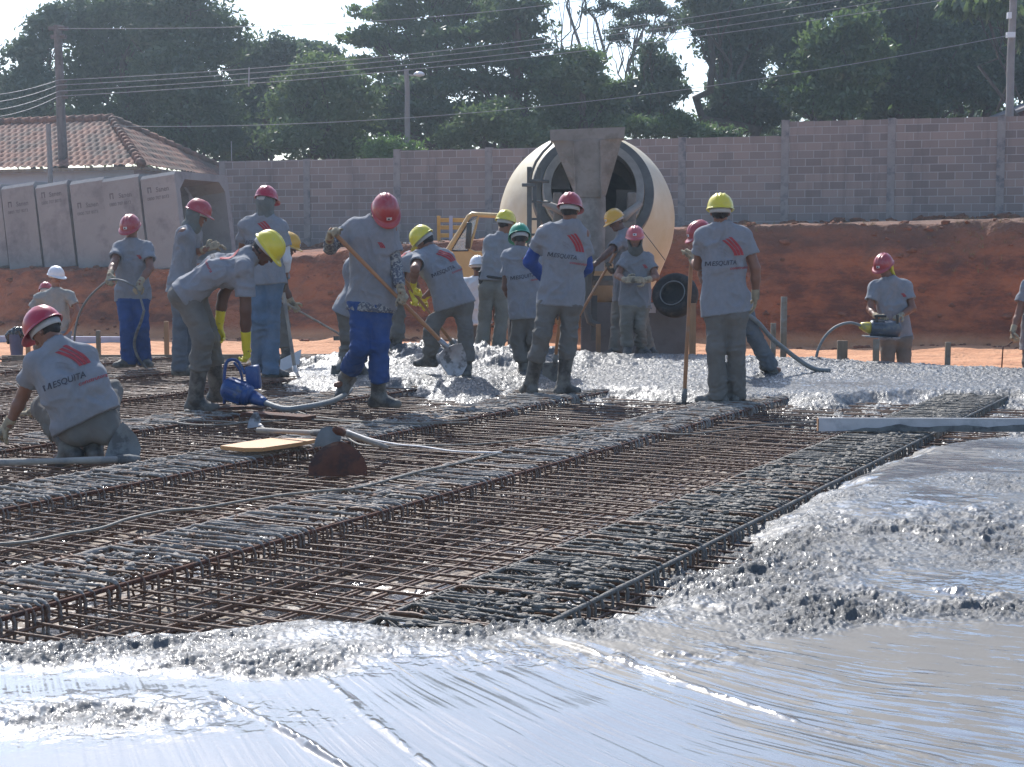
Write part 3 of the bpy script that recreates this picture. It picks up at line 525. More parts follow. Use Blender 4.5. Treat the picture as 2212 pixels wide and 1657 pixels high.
# ------------------------------------------------------------------ tiled house behind the wall, left
def tile_mat():
    return mat('clay_tiles', (.25, .120, .080), .9, .28, 9, col2=(.11, .075, .060), mask_scale=1.4, mask=(.42, .60), bump=.4, bscale=25)
def build_house():
    TM = tile_mat(); c = W(305, 357, 38.0); ze = c.z; apex = W(240, 258, 42.0); zr = apex.z
    root = empty('tiled_house', (c.x, c.y, 1.2), 'white house with a low hipped roof of weathered clay tiles', 'house')
    fl = Vector((-1, .36, 0)).normalized(); A = Vector((c.x, c.y, ze)); Lf = A + fl * 16; br_ = Vector((.36, 1, 0)).normalized()
    Bk = Vector((*W(540, 380, 46.0)[:2], ze)); RL = Vector((apex.x, apex.y, zr)) + fl * 14; AP = Vector((apex.x, apex.y, zr))
    def roof_face(name, e0, e1, r0, r1):
        """e0-e1 eave, r0-r1 ridge (r1 may equal r0)"""
        wl = (e1 - e0).length; n = int(wl / .22) * 8; rows = int(((r0 + r1) / 2 - (e0 + e1) / 2).length / .36); m = rows * 4
        s = np.linspace(0, 1, n + 1); t = np.linspace(0, 1, m + 1); S, T = np.meshgrid(s, t)
        E0, E1, R0, R1 = [np.array(q) for q in (e0, e1, r0, r1)]
        # tiles run straight up the slope, cut at the hips
        ev = E0 + (E1 - E0) * S[..., None]; up = (R0 + R1) / 2 - (E0 + E1) / 2; ex = (E1 - E0) / np.linalg.norm(E1 - E0); up = up - ex * (up @ ex)
        P = ev + up * T[..., None]
        la = ((P - R0) @ ex); l0 = (E0 - R0) @ ex; lo = E0 + (R0 - E0) * T[..., None]; hi = E1 + (R1 - E1) * T[..., None]
        pl = (P - E0) @ ex; pl = np.clip(pl, (lo - E0) @ ex, (hi - E0) @ ex); P = E0 + ex * pl[..., None] + up * T[..., None]
        nr = np.cross(ex, up); nr /= np.linalg.norm(nr); nr = nr if nr[2] > 0 else -nr
        h = .045 * np.abs(np.cos(pl / .22 * math.pi)) - .035 * np.mod(T * rows * 1.0001, 1.0) + .012 * vnoise(np.stack([pl * 3, T * rows, T * 0], -1))
        P = P + nr * h[..., None]; i = np.arange((n + 1) * (m + 1)).reshape(m + 1, n + 1)
        f = np.stack([i[:-1, :-1], i[:-1, 1:], i[1:, 1:], i[1:, :-1]], -1).reshape(-1, 4)
        return P.reshape(-1, 3), f
    mb = []
    for e0, e1, r0, r1 in ((Lf, A, RL, AP), (A, Bk, AP, AP)):
        mb.append(roof_face('roof', e0, e1, r0, r1))
    v = np.concatenate([mb[0][0], mb[1][0]]); f = np.concatenate([mb[0][1], mb[1][1] + len(mb[0][0])])
    rf = mkobj('roof', v, f, TM, root, world=True)
    cap = MB()
    for a, b in ((RL, AP), (AP, A), (AP, Bk)):
        n = int((b - a).length / .3)
        for i in range(n):
            p = a.lerp(b, i / n); q = a.lerp(b, (i + 1.12) / n); cap.tube([p + Vector((0, 0, .02)), q + Vector((0, 0, .045))], [.10, .125], 8)
    r2 = cap.build('ridge_cap', TM, rf, smooth=True); r2.matrix_basis = Matrix.Identity(4)
    r2.parent = rf; r2.matrix_parent_inverse = Matrix.Identity(4)
    w_ = MB(); inn = Vector((-.30, .45, 0)); nrm = Vector((-.36, -1, 0)).normalized()
    a = Vector((A.x, A.y, 0)) + inn; l = Vector((Lf.x, Lf.y, 0)) + Vector((0, .45, 0)); bk = Vector((Bk.x, Bk.y, 0)) + Vector((-.4, -.1, 0))
    poly = [l, a, bk, bk + Vector((-14, 5, 0)), l + Vector((2, 5, 0))]
    w_.prism([(p.x, p.y) for p in poly], .6, ze - .04); w_.build('wall', M['plaster'], root, world=True)
    e = MB()
    for p, q in ((Lf, A), (A, Bk)): 
        d = (q - p); MM = frame((0, 0, 0), x=d, z=(0, 0, 1)); e.box((p + q) / 2 + Vector((0, 0, -.07)), (d.length, .05, .09), MM.to_3x3())
    e.build('fascia', M['plank'], root, world=True)
build_house()
def far_roof():
    c = W(2190, 243, 47); root = empty('shed', (c.x, c.y, 1.5), 'dark red shed roof just showing above the wall beside the right pole', 'shed')
    mb = MB(); mb.prism([(-.4, 0), (3.2, 0), (3.2, c.z - .6), (-.4, c.z - 1.65)], -2, 2, frame(c - Vector((0, 0, c.z - 1.5)), x=(1, 0, 0), z=(0, -1, 0)) @ Matrix.Identity(4)); mb.build('wall', mat('shed_red', (.16, .05, .05), .9, .2, 3), root, world=True)
    mb = MB(); a = c + Vector((-.8, 0, -.05)); b = c + Vector((3.2, 0, 1.15)); MM = frame((0, 0, 0), x=b - a, y=None, z=(-.4, 0, 1)).to_3x3(); mb.box((a + b) / 2, ((b - a).length, 4.4, .08), MM); mb.build('roof', mat('shed_roof', (.22, .2, .2), .8, .2, 3), root, world=True)
far_roof()

# ------------------------------------------------------------------ precast box culverts standing in a leaning row
def text_mesh(txt, size, shear=0.0, bold=0.0, sx=1.0):
    cu = bpy.data.curves.new('t', 'FONT'); cu.body = txt; cu.size = 1; cu.shear = shear; cu.offset = bold / size * .45; cu.resolution_u = 3
    o = bpy.data.objects.new('t', cu); COL.objects.link(o); bpy.context.view_layer.update()
    me = bpy.data.meshes.new_from_object(o.evaluated_get(bpy.context.evaluated_depsgraph_get()))
    v = [Vector((p.co.x * sx * size, p.co.y * size, 0)) for p in me.vertices]; f = [tuple(p.vertices) for p in me.polygons]
    bpy.data.objects.remove(o); bpy.data.curves.remove(cu); bpy.data.meshes.remove(me)
    return v, f
def build_culverts():
    rat = lambda x, y: (x * .2246, 341.6 + .2246 * y)
    tops = [(-330, 300), (5, 272), (335, 262), (665, 225), (975, 200), (1345, 175)]; rights = [-5, 318, 635, 985, 1325, 1672]
    labels = ['grey precast box culvert at the left edge of the picture, end of the row', 'grey precast box culvert, second from the left, stencil low on its side', 'grey precast box culvert, third from the left, faint high stencil',
              'grey precast box culvert behind the man in the white hard hat, low bold stencil', 'grey precast box culvert directly behind the worker in bright blue trousers', 'grey precast box culvert at the right end of the row, its open end showing']
    for i, ((x0, y0), x1) in enumerate(zip(tops, rights)):
        dep = 35.2 - i * .42
        p0 = W(*rat(x0, y0), dep); p1 = W(*rat(x1, y0 - 12), dep - .33); ax = Vector((p1.x - p0.x, p1.y - p0.y, 0)); ln = ax.length; ax.normalize()
        H_ = p0.z - .93; tilt = R(-6.3 + .5 * math.sin(i * 2.3))
        c = Vector((p0.x, p0.y, p0.z)); back = Vector((-ax.y, ax.x, 0)); back = back if back.y > 0 else -back
        up = (Vector((0, 0, 1)) * math.cos(tilt) + ax * math.sin(tilt)).normalized(); axr = up.cross(back) * -1; axr = back.cross(up) * 1.0
        axr = axr if axr.dot(ax) > 0 else -axr
        base = c - up * (H_ / math.cos(tilt))
        root = empty('box_culvert', base, labels[i], 'culvert', 'precast box culverts in a row')
        # cross-section in (back, up); extruded along the row
        D_ = 2.15; HH = H_ / math.cos(tilt); t = .17; ch = .22; c2 = .05
        outer = [(c2, 0), (D_ - c2, 0), (D_, c2), (D_, HH - c2), (D_ - c2, HH), (c2 * 1.6, HH), (0, HH - c2 * 1.6), (0, c2)]
        inner = [(t + ch, t), (D_ - t - ch, t), (D_ - t, t + ch), (D_ - t, HH - t - ch), (D_ - t - ch, HH - t), (t + ch, HH - t), (t, HH - t - ch), (t, t + ch)]
        MM = Matrix((back, up, axr)).transposed().to_4x4(); MM.translation = base
        vo = [MM @ Vector((a, b, k)) for k in (0, ln) for a, b in outer]; vi = [MM @ Vector((a, b, k)) for k in (0, ln) for a, b in inner]
        f = []
        for k in range(8):
            k2 = (k + 1) % 8; f.append((k, k2, 8 + k2, 8 + k)); f.append((16 + k2, 16 + k, 24 + k, 24 + k2)); f.append((k2, k, 16 + k, 16 + k2)); f.append((8 + k, 8 + k2, 24 + k2, 24 + k))
        mb = MB(); mb.add(vo + vi, f); mb.build('culvert_body', M['concrete_precast'], root, world=True)
        # stencil: small emblem and two lines
        sy = [.80, .74, .84, .69, .77, .81][i]; st = MB()
        Mt = Matrix((axr, up, -back)).transposed().to_4x4(); Mt.translation = base - back * .004
        for txt, sz, ox, oy, bd in (('Sanen', .155, .42, sy, .006), ('0800 707 8073', .10, .14, sy - .075, .003)):
            v, ff = text_mesh(txt, sz, 0, bd, .95); st.add([Mt @ (p + Vector((ox * ln + .0, oy * HH, 0))) for p in v], ff)
        em = [(0, 0), (.03, 0), (.03, .1), (.075, .1), (.075, 0), (.105, 0), (.105, .13), (0, .13)]
        st.add([Mt @ Vector((.17 * ln + a, sy * HH + b, 0)) for a, b in em], [(0, 1, 2, 7), (2, 3, 6, 7), (3, 4, 5, 6)])
        st.build('stencil', M['stencil'], root, world=True)
build_culverts()

# ------------------------------------------------------------------ poles, lamp, wires
def pole(a, b, r0, r1, m, label, cat='pole', name='utility_pole', top=None):
    root = empty(name, a, label, cat); mb = MB(); n = 8; random.seed(int(a.x * 10))
    pts = [a.lerp(b, k / n) + Vector((random.uniform(-.015, .015), 0, 0)) for k in range(n + 1)]; mb.tube(pts, [r0 + (r1 - r0) * k / n for k in range(n + 1)], 10); mb.build('shaft', m, root, world=True, smooth=True, sharp=40)
    return root
def gz(p): return float(dirt_z(np.array([p.x]), np.array([p.y]))[0])
PL0 = W(142, 390, 39.5); PL0.z = gz(PL0) - .3; PL1 = W(124, 55, 39.5)
pl = pole(PL0, PL1, .15, .10, M['pole'], 'weathered leaning power pole in front of the tiled roof'); mb = MB()
for py, ln in ((62, .5), (80, .4), (178, .25), (190, .25), (202, .25), (213, .25)):
    c = W(126 + (py - 60) * .05, py, 39.5); mb.box(c, (ln if ln > .3 else .1, .12, .09)); mb.tube([c + Vector((.05, -.1, .02)), c + Vector((.18, -.1, .02))], .04, 8)
mb.build('crossarm', M['pole'], pl, world=True)
a = W(109, 390, 37.5); a.z = gz(a) - .2; pole(a, W(104, 268, 37.5), .075, .06, M['pole_conc'], 'short thin post against the tiled roof, left of the power pole', 'post', 'post')
a = W(883, 330, 43.5); a.z = gz(a) - .3; PM1 = W(878, 150, 43.5); pm = pole(a, PM1, .10, .07, M['pole_conc'], 'grey street lamp post rising behind the block wall', 'street lamp', 'street_lamp')
mb = MB(); mb.tube([W(878, 160, 43.5), W(890, 164, 43.3), W(900, 162, 43.2)], .025, 6); mb.build('arm', M['pole_conc'], pm, world=True)
c = W(905, 161, 43.2); mb = MB(); mb.lathe([(.01, .11), (.07, .10), (.13, .05), (.15, 0), (.13, -.05), (.02, -.09)], 14, Matrix.Translation(c) @ Matrix.Diagonal((1.1, 1, .75, 1))); mb.build('lamp_head', M['lamp_glass'], pm, world=True, smooth=True)
a = W(2177, 255, 40); a.z = gz(a) - .3; PR1 = W(2196, -260, 40); pr = pole(a, PR1, .115, .085, M['pole_conc'], 'tall slender pole behind the wall near the right edge of the picture')
mb = MB(); mb.box(W(2182, 76, 39.85), (.22, .12, .14)); mb.box(W(2179, 34, 39.8), (.10, .12, .16)); mb.build('bracket', M['lamp_glass'], pr, world=True)
def wire(pts, label, d0, d1, r=.008):
    ps = []; n = len(pts); xs = [p[0] for p in pts]; 
    for k in range(33):
        x = xs[0] + (xs[-1] - xs[0]) * k / 32; y = np.interp(x, xs, [p[1] for p in pts]); 
        if n == 3: c_ = np.polyfit(xs, [p[1] for p in pts], 2); y = np.polyval(c_, x)
        if n > 3: c_ = np.polyfit(xs, [p[1] for p in pts], 3); y = np.polyval(c_, x)
        ps.append(W(x, y, d0 + (d1 - d0) * k / 32))
    mb = MB(); mb.tube(ps, r, 5); o = mb.build('power_line', M['wire'], smooth=True); tag(o, label, 'cable', 'overhead wires')
names = ['topmost', 'second', 'third', 'lowest']
for k, (yl, ym, yr) in enumerate([(173, 92, -92), (184, 103, -70), (197, 116, -48), (208, 128, -26)]):
    wire([(128, yl), (1106, ym), (2194, yr)], names[k] + ' of the four close parallel wires crossing in front of the trees', 39.3, 39.8)
    wire([(-60, yl + 36 + k * 4), (60, yl + 20 + k * 3), (127, yl)], names[k] + ' of the four wires running from the leaning pole to the left edge', 36.5, 39.3)
wire([(126, 62), (600, 56), (1106, 20), (1500, -40)], 'thin high wire from the top of the leaning pole', 39.3, 41)
wire([(240, 273), (875, 254), (1106, 238), (1486, 192), (2183, 76)], 'single low wire from the roof to the bracket on the right pole', 39, 39.8)
mb = MB(); mb.tube([W(538, 146, 39.2), W(537, 187, 39.2)], .022, 6); tag(mb.build('line_spacer', M['wire']), 'short vertical spacer bar hanging on the four wires', 'spacer')
mb = MB(); mb.tube([wall_pt(499, 352) + Vector((0, .1, -.1)), wall_pt(498, 305) + Vector((0, .1, 0))], .012, 5); tag(mb.build('starter_bar', M['wire']), 'thin steel bar sticking up from the left end of the wall', 'bar')
# ------------------------------------------------------------------ trees: tapered trunks with limbs, crowns of leaf clumps
def leaf_cloud(blobs, rs, n, size, droop=0.0, ax=1.0, shell=.55, layered=0.0):
    """blobs: list of (centre, rx, ry, rz); returns verts, quads of many small leaf faces"""
    blobs = [(c, a * .9, b_ * .9, d_ * .9) for c, a, b_, d_ in blobs]; size = size * .78; n = int(n * 1.2); vol = np.array([b[1] * b[3] for b in blobs]); vol = vol / vol.sum(); cnt = np.maximum(20, (n * vol).astype(int)); V = []; 
    for (c, rx, ry, rz), k in zip(blobs, cnt):
        # clumps inside the blob, leaves inside each clump
        nc = max(5, int(k / 42)); u = rs.randn(nc, 3); u /= np.linalg.norm(u, axis=1)[:, None]; r = shell + (1 - shell) * rs.rand(nc) ** .7; r = np.where(rs.rand(nc) < .25, rs.rand(nc) * .8, r)
        cc = u * r[:, None] * np.array([rx, ry, rz]) * (1 + .18 * rs.randn(nc)[:, None]); 
        if layered > 0: cc[:, 2] = np.round(cc[:, 2] / (layered)) * layered + rs.randn(nc) * .12
        m = k // nc + 1; cs = (.055 + .10 * rs.rand(nc)) * (rx + rz) * .75; cs = np.clip(cs, .15, .75)
        q = rs.randn(nc, m, 3) * cs[:, None, None] * np.array([1.15, 1.0, .38 if layered > 0 else .62])
        p = (np.array(c) + cc[:, None, :] + q).reshape(-1, 3); V.append(p)
    P = np.concatenate(V); N = len(P); nr = rs.randn(N, 3) + np.array([0, 0, .5]); nr /= np.linalg.norm(nr, axis=1)[:, None]
    a = rs.randn(N, 3); a[:, 2] -= droop; a -= nr * (a * nr).sum(1)[:, None]; a /= np.linalg.norm(a, axis=1)[:, None] + 1e-9; b = np.cross(nr, a)
    s = size * (.55 + .9 * rs.rand(N)); ln = s[:, None] * a * ax; wd = s[:, None] * b * .42
    v = np.stack([P - ln, P + wd * 1.0 - ln * .1, P + ln, P - wd - ln * .1], 1).reshape(-1, 3); f = np.arange(4 * N).reshape(-1, 4)
    return v, f
def limb_pts(a, b, rs, n=6, sag=.15):
    d = b - a; L_ = d.length; pts = []
    for k in range(n + 1):
        t = k / n; p = a.lerp(b, t) + Vector(rs.randn(3)) * .05 * L_ * math.sin(math.pi * t); p.z += sag * L_ * math.sin(math.pi * t) * .5; pts.append(p)
    return pts
def tree(blobs, d, base, label, leafm, seed, n=14000, size=.12, trunk_r=.22, bark='bark', droop=0.0, ax=1.0, shell=.55, layered=0.0, cat='tree', name='tree', group='trees beyond the wall', depth=None, twigs=True, trunks=1):
    rs = np.random.RandomState(seed); bl = []
    for t in blobs:
        px, py, rx, ry = t[:4]; dd = d + (t[4] if len(t) > 4 else 0) + rs.uniform(-.8, .8); c = W(px, py, dd); s = FPX / dd
        bl.append((c, rx / s, (rx / s) * .8 if depth is None else depth, ry / s))
    bx = W(base, 560, d); gzz = gz(bx) - .3; root = empty(name, (bx.x, bx.y, gzz), label, cat, group)
    v, f = leaf_cloud(bl, rs, n, size, droop, ax, shell, layered); mkobj('crown', v, f, M[leafm], root, smooth=False, world=True)
    mb = MB(); top = max(bl, key=lambda q: q[0].z)
    for tk in range(trunks):
        off = Vector((rs.uniform(-.8, .8), rs.uniform(-.5, .5), 0)) if trunks > 1 else Vector((0, 0, 0)); tp = top[0] if tk == 0 else bl[rs.randint(len(bl))][0]
        T = limb_pts(Vector((bx.x, bx.y, gzz)) + off, Vector(tp), rs, 10, 0); mb.tube(T, [trunk_r * (1 - .85 * k / 10) for k in range(11)], 8)
    T = limb_pts(Vector((bx.x, bx.y, gzz)), Vector(top[0]), rs, 10, 0)
    for c, rx, ry, rz in bl:
        j = min(range(2, 10), key=lambda q: abs((T[q].z) - (gzz + (c.z - gzz) * .62))); b_ = limb_pts(T[j], Vector(c), rs, 6, .12); r0 = trunk_r * (1 - .85 * j / 10) * .6
        mb.tube(b_, [max(.012, r0 * (1 - .13 * k)) for k in range(7)], 6)
        if twigs:
            for k in range(5):
                e = Vector(c) + Vector((rs.uniform(-1, 1) * rx, rs.uniform(-1, 1) * ry, rs.uniform(-.6, 1) * rz)); mb.tube(limb_pts(b_[rs.randint(2, 6)], e, rs, 4, .1), [r0 * .3 * (1 - .2 * q) + .006 for q in range(5)], 5)
    mb.build('trunk', M[bark], root, smooth=True, world=True)
    return root
def build_trees():
    tree([(60, 115, 45, 50), (110, 50, 50, 50), (75, 190, 60, 50), (15, 190, 40, 45), (40, 250, 60, 30)], 50, 60, 'tall loose dark tree at the left edge with sky showing through', 'leaf_blue', 1, 11000, .13, .25)
    tree([(200, 40, 80, 70), (290, 20, 90, 60), (250, 120, 100, 70), (180, 180, 80, 60), (320, 200, 90, 70), (240, 260, 110, 40)], 52, 250, 'big dark tree behind the leaning power pole', 'leaf_dark', 2, 22000, .13, .3)
    tree([(400, 10, 90, 80), (460, 90, 80, 70), (380, 150, 90, 70), (440, 210, 90, 70), (400, 290, 90, 50), (330, 60, 70, 60), (480, 290, 60, 50)], 50, 420, 'tall dark broad tree rising between the roof and the pale bushy tree', 'leaf_dark', 3, 24000, .13, .32)
    tree([(540, 135, 55, 50), (605, 115, 50, 40), (570, 190, 70, 60), (540, 270, 60, 50), (520, 330, 50, 30)], 53, 560, 'round topped bluish tree left of the pale bushy tree', 'leaf_blue', 4, 15000, .13, .22)
    tree([(670, 125, 50, 35), (640, 112, 40, 25), (705, 150, 45, 45)], 56, 670, 'distant hazy tree top in the gap of sky left of centre', 'leaf_blue', 5, 6000, .14, .2)
    tree([(640, 230, 70, 60), (700, 170, 60, 50), (690, 270, 80, 60), (620, 300, 60, 45), (760, 220, 60, 60), (740, 310, 60, 40), (660, 170, 40, 40)], 46, 690, 'pale green bushy tree standing behind the wall left of the street lamp', 'leaf_light', 6, 22000, .11, .2)
    tree([(790, 80, 50, 45), (850, 25, 70, 45), (930, -10, 90, 50), (880, 100, 90, 60), (800, 140, 70, 50), (960, 70, 80, 55), (1030, 20, 80, 60), (900, 190, 90, 50)], 51, 960, 'tall spreading tree with a dark trunk in front of the bright sky, centre', 'leaf_mid', 7, 24000, .13, .3, layered=.8)
    tree([(1000, 120, 100, 60), (1100, 60, 80, 70), (1060, 180, 110, 60), (1150, 140, 60, 60), (960, 240, 90, 50), (830, 270, 70, 50), (880, 230, 80, 60), (1120, 20, 60, 60)], 48, 1090, 'dark layered evergreen with a thick straight trunk behind the concrete mixer', 'leaf_dark', 8, 26000, .12, .42, layered=.7)
    tree([(1030, 260, 55, 26), (985, 300, 50, 22), (1080, 235, 40, 20), (1100, 280, 60, 30), (1160, 300, 60, 24)], 45.5, 1040, 'low tree with sunlit light green sprays just above the wall left of the mixer', 'leaf_light', 9, 9000, .10, .12)
    tree([(1200, 190, 60, 50), (1260, 150, 50, 50), (1290, 220, 70, 50), (1220, 260, 80, 40), (1320, 260, 50, 40), (1340, 200, 30, 40)], 47, 1260, 'dense dark green tree directly above the hopper of the mixer', 'leaf_mid', 10, 18000, .12, .22)
    # bare-stemmed eucalypts with thin flat sprays against the sky
    rs = np.random.RandomState(5)
    for i, (bx, tx, ty, bl) in enumerate([(1215, 1180, -90, [(1160, -20, 40, 20), (1230, -60, 60, 30)]), (1250, 1262, -60, [(1300, 15, 45, 10), (1265, -50, 50, 25), (1330, 60, 30, 8)]), (1262, 1330, -40, [(1365, 25, 40, 9), (1400, 5, 35, 8), (1335, 80, 22, 8)]),
                                          (1300, 1385, 5, [(1420, 15, 40, 9), (1440, 60, 32, 8), (1375, 52, 30, 8), (1468, 35, 25, 8)])]):
        tree(bl, 55, bx, ['slim bare stemmed eucalypt, leftmost of those standing against the bright sky', 'slim bare stemmed eucalypt rising straight above the mixer hopper', 'slim eucalypt leaning right with thin flat sprays against the sky', 'slim eucalypt bending far right into the bright gap of sky'][i], 'leaf_blue', 20 + i, 1500, .11, .15, 'bark_pale', layered=.5, shell=.2)
    tree([(1415, 125, 30, 22), (1440, 150, 32, 28), (1400, 175, 38, 28), (1430, 210, 38, 30), (1455, 195, 28, 24), (1385, 235, 40, 24), (1440, 255, 40, 20), (1405, 100, 18, 12), (1375, 190, 20, 20)], 46, 1422, 'slender drooping tree standing alone against the bright sky right of the mixer', 'leaf_blue', 30, 5200, .13, .09, droop=1.4, shell=.35)
    tree([(1400, 275, 50, 18), (1460, 270, 40, 20), (1510, 282, 45, 14), (1360, 265, 30, 20), (1545, 290, 40, 10)], 45, 1460, 'low bushy growth just above the wall right of the mixer', 'leaf_mid', 31, 9000, .10, .1, name='bush', cat='bush', group=None)
    tree([(1560, 60, 60, 60), (1530, 0, 60, 40), (1600, 140, 60, 60), (1580, 210, 60, 50), (1640, 40, 70, 70), (1650, 240, 70, 40), (1550, 250, 40, 30), (1500, 40, 30, 20)], 49, 1610, 'tall dark tree at the right side of the bright gap of sky', 'leaf_blue', 40, 20000, .13, .3, droop=.8)
    tree([(1790, 90, 55, 40), (1850, 60, 50, 40), (1760, 160, 60, 50), (1840, 150, 70, 55), (1800, 220, 70, 40), (1880, 110, 40, 40), (1735, 210, 40, 40)], 46, 1810, 'mid green drooping tree standing in front of the dark trees, right', 'leaf_mid', 41, 18000, .13, .2, droop=1.2)
    tree([(1700, 0, 80, 60), (1780, -10, 90, 50), (1720, 100, 70, 60), (1700, 200, 60, 50), (1860, -10, 80, 50)], 52, 1730, 'very tall dark tree behind the mid green drooping tree', 'leaf_dark', 42, 20000, .14, .35)
    tree([(1940, 20, 80, 60), (2000, 90, 90, 70), (1930, 150, 80, 70), (1980, 220, 100, 40), (2060, 160, 80, 60), (1900, 230, 60, 30)], 50, 1990, 'wide dense dark tree right of the mid green drooping tree', 'leaf_dark', 43, 26000, .13, .35)
    tree([(2080, 30, 90, 60), (2150, 100, 90, 80), (2180, 20, 80, 60), (2120, 190, 90, 50), (2220, 170, 60, 60), (2050, -10, 60, 40)], 51, 2130, 'dense dark tree behind the tall pole at the right edge', 'leaf_dark', 44, 26000, .13, .35)
    tree([(2080, 10, 30, 16), (2120, 0, 40, 14), (2215, 70, 14, 40), (2150, 14, 30, 12)], 44, 2250, 'palm fronds hanging in at the upper right corner', 'leaf_light', 45, 1500, .22, .12, droop=2.0, ax=1.8, name='palm', cat='palm', group=None)
    # young shoots above the wall
    for i, (x, y0, y1, lb) in enumerate([(801, 312, 345, 'bright green leafy shoot above the wall, left of three'), (826, 306, 342, 'bright green leafy shoot above the wall, middle of three'), (853, 304, 342, 'bright green leafy shoot above the wall, right of three'), (890, 318, 330, 'small bright leafy shoot at the foot of the street lamp')]):
        rs = np.random.RandomState(60 + i); d = 43.2; b_ = W(x, y1 + 12, d); t = W(x + rs.uniform(-3, 3), y0, d); root = empty('young_plant', (b_.x, b_.y, gz(b_)), lb, 'plant')
        mb = MB(); mb.tube([Vector((b_.x, b_.y, gz(b_))), b_, t], [.03, .02, .008], 5); mb.build('stem', M['bark'], root, world=True)
        bl = [(b_.lerp(t, k), .16, .14, .13) for k in np.linspace(.15, 1, 6)]; v, f = leaf_cloud(bl, rs, 420, .085, 0, 1.0, .2); mkobj('foliage', v, f, M['leaf_bright'], root, smooth=False, world=True)
    # backing belt of far woodland that reads as one mass between the crowns
    rs = np.random.RandomState(77); bl = []
    for x in range(-40, 2300, 70):
        if 1330 < x < 1560: continue
        for y in (250, 315): bl.append((W(x + rs.uniform(-20, 20), y + rs.uniform(-20, 20), 60 + rs.uniform(-2, 4)), 1.5, 1.5, 1.1))
    v, f = leaf_cloud(bl, rs, 30000, .17, 0, 1.0, .3); o = mkobj('woodland', v, f, M['leaf_dark'], smooth=False); tag(o, 'far dark woodland closing the gaps low behind the trees', 'woodland', kind='stuff')
build_trees()
# ------------------------------------------------------------------ reinforcement: cages and mats
TH = R(27.5); US, UC = math.sin(TH), math.cos(TH)
def UV(u, v, z=0.0): return Vector((u * US + v * UC, u * UC - v * US, z))
_fp = gpts(SLAB_FAR)
def u_range(v, mn=.55, mf=.5):
    u = np.arange(1.5, 24, .05); x = u * US + v * UC; y = u * UC - v * US; P = np.stack([x, y], -1)
    ok = (y > 2.7) & (y < np.interp(x, _fp[:, 0], _fp[:, 1]) - .08) & (np.abs(x) < .40 * y) & (sdist(P, NEAR_FULL) > -mn) & (sdist(P, FAR_FULL) > -mf)
    return (u[ok], x, y) if ok.any() else (np.array([]), x, y)
def bar_mesh(name, L_, r, seed, n=6, step=.12, cake=0.0, wob=.004, m=None):
    rs = np.random.RandomState(seed); k = max(3, int(L_ / step)); t = np.linspace(0, L_, k + 1)
    wy = wob * np.cumsum(rs.randn(k + 1)) * .35; wz = wob * np.cumsum(rs.randn(k + 1)) * .2; wy -= np.linspace(wy[0], wy[-1], k + 1); wz -= np.linspace(wz[0], wz[-1], k + 1)
    rr = r * (1 + cake * np.clip(vnoise(np.stack([t * 9, t * 0 + seed, t * 0], -1)) + .2, 0, 1.3) * 1.6)
    mb = MB(); mb.tube([(t[i], wy[i], wz[i] - (rr[i] - r) * .3) for i in range(k + 1)], list(rr), n); me = bpy.data.meshes.new(name); me.from_pydata(mb.v, [], mb.f); me.materials.append(m); me.polygons.foreach_set('use_smooth', np.ones(len(me.polygons), dtype=bool)); return me
def stirrup_mesh(seed, W_, H_, r, cake, m, m2):
    rs = np.random.RandomState(seed); c = .035; pts = []
    def arc(cx, cy, a0, a1): 
        for a in np.linspace(a0, a1, 4): pts.append((cx + c * math.cos(R(a)), cy + c * math.sin(R(a))))
    for k in range(7): pts.append((c + (W_ - 2 * c) * k / 7 + .0, 0))
    arc(W_ - c, -c, 90, 0); pts.append((W_, -H_ / 2)); arc(W_ - c, -H_ + c, 0, -90); pts.append((W_ / 2, -H_)); arc(c, -H_ + c, -90, -180); pts.append((0, -H_ / 2)); arc(c, -c, 180, 90)
    P = [(0 + rs.randn() * .0025, x, y + rs.randn() * .0015) for x, y in pts]
    # refine the top run so cement clots can swell it
    Q = []; 
    for i in range(len(P)):
        a = P[i]; b = P[(i + 1) % len(P)]; 
        nn = 3 if (a[2] > -.01 and b[2] > -.01) else 1
        for k in range(nn): Q.append(tuple(a[j] + (b[j] - a[j]) * k / nn for j in range(3)))
    q = np.array(Q); nz = np.clip(vnoise(np.stack([q[:, 1] * 16, q[:, 2] * 14, q[:, 0] * 0 + seed * 3.1], -1)) + .25, 0, 1.2); top = np.where(q[:, 2] > -.12, 1.0, .35); nz = nz + .9 * np.clip(vnoise(np.stack([q[:, 1] * 40, q[:, 2] * 30, q[:, 0] * 0 + seed * 7.7], -1)), 0, 1); rr = r * (1 + cake * nz * 1.5 * top)
    mb = MB(); mb.tube(Q, list(rr), 6, close=True)
    mb.tube([(.008, W_ - .03, -.004), (.010, W_ - .015, .006), (.006, W_ - .09, -.03), (.004, W_ - .12, -.06)], r * 1.1, 5)       # bent hook
    me = bpy.data.meshes.new('stirrup'); me.from_pydata(mb.v, [], mb.f); me.materials.append(m); me.polygons.foreach_set('use_smooth', np.ones(len(me.polygons), dtype=bool)); return me
def link(me, name, parent, Mx):
    o = bpy.data.objects.new(name, me); COL.objects.link(o); o.parent = parent; o.matrix_basis = Mx; return o
RZ = Matrix.Rotation(math.pi / 2 - TH, 4, 'Z')      # local X = u (along the cages), local Y = left of it (-v)
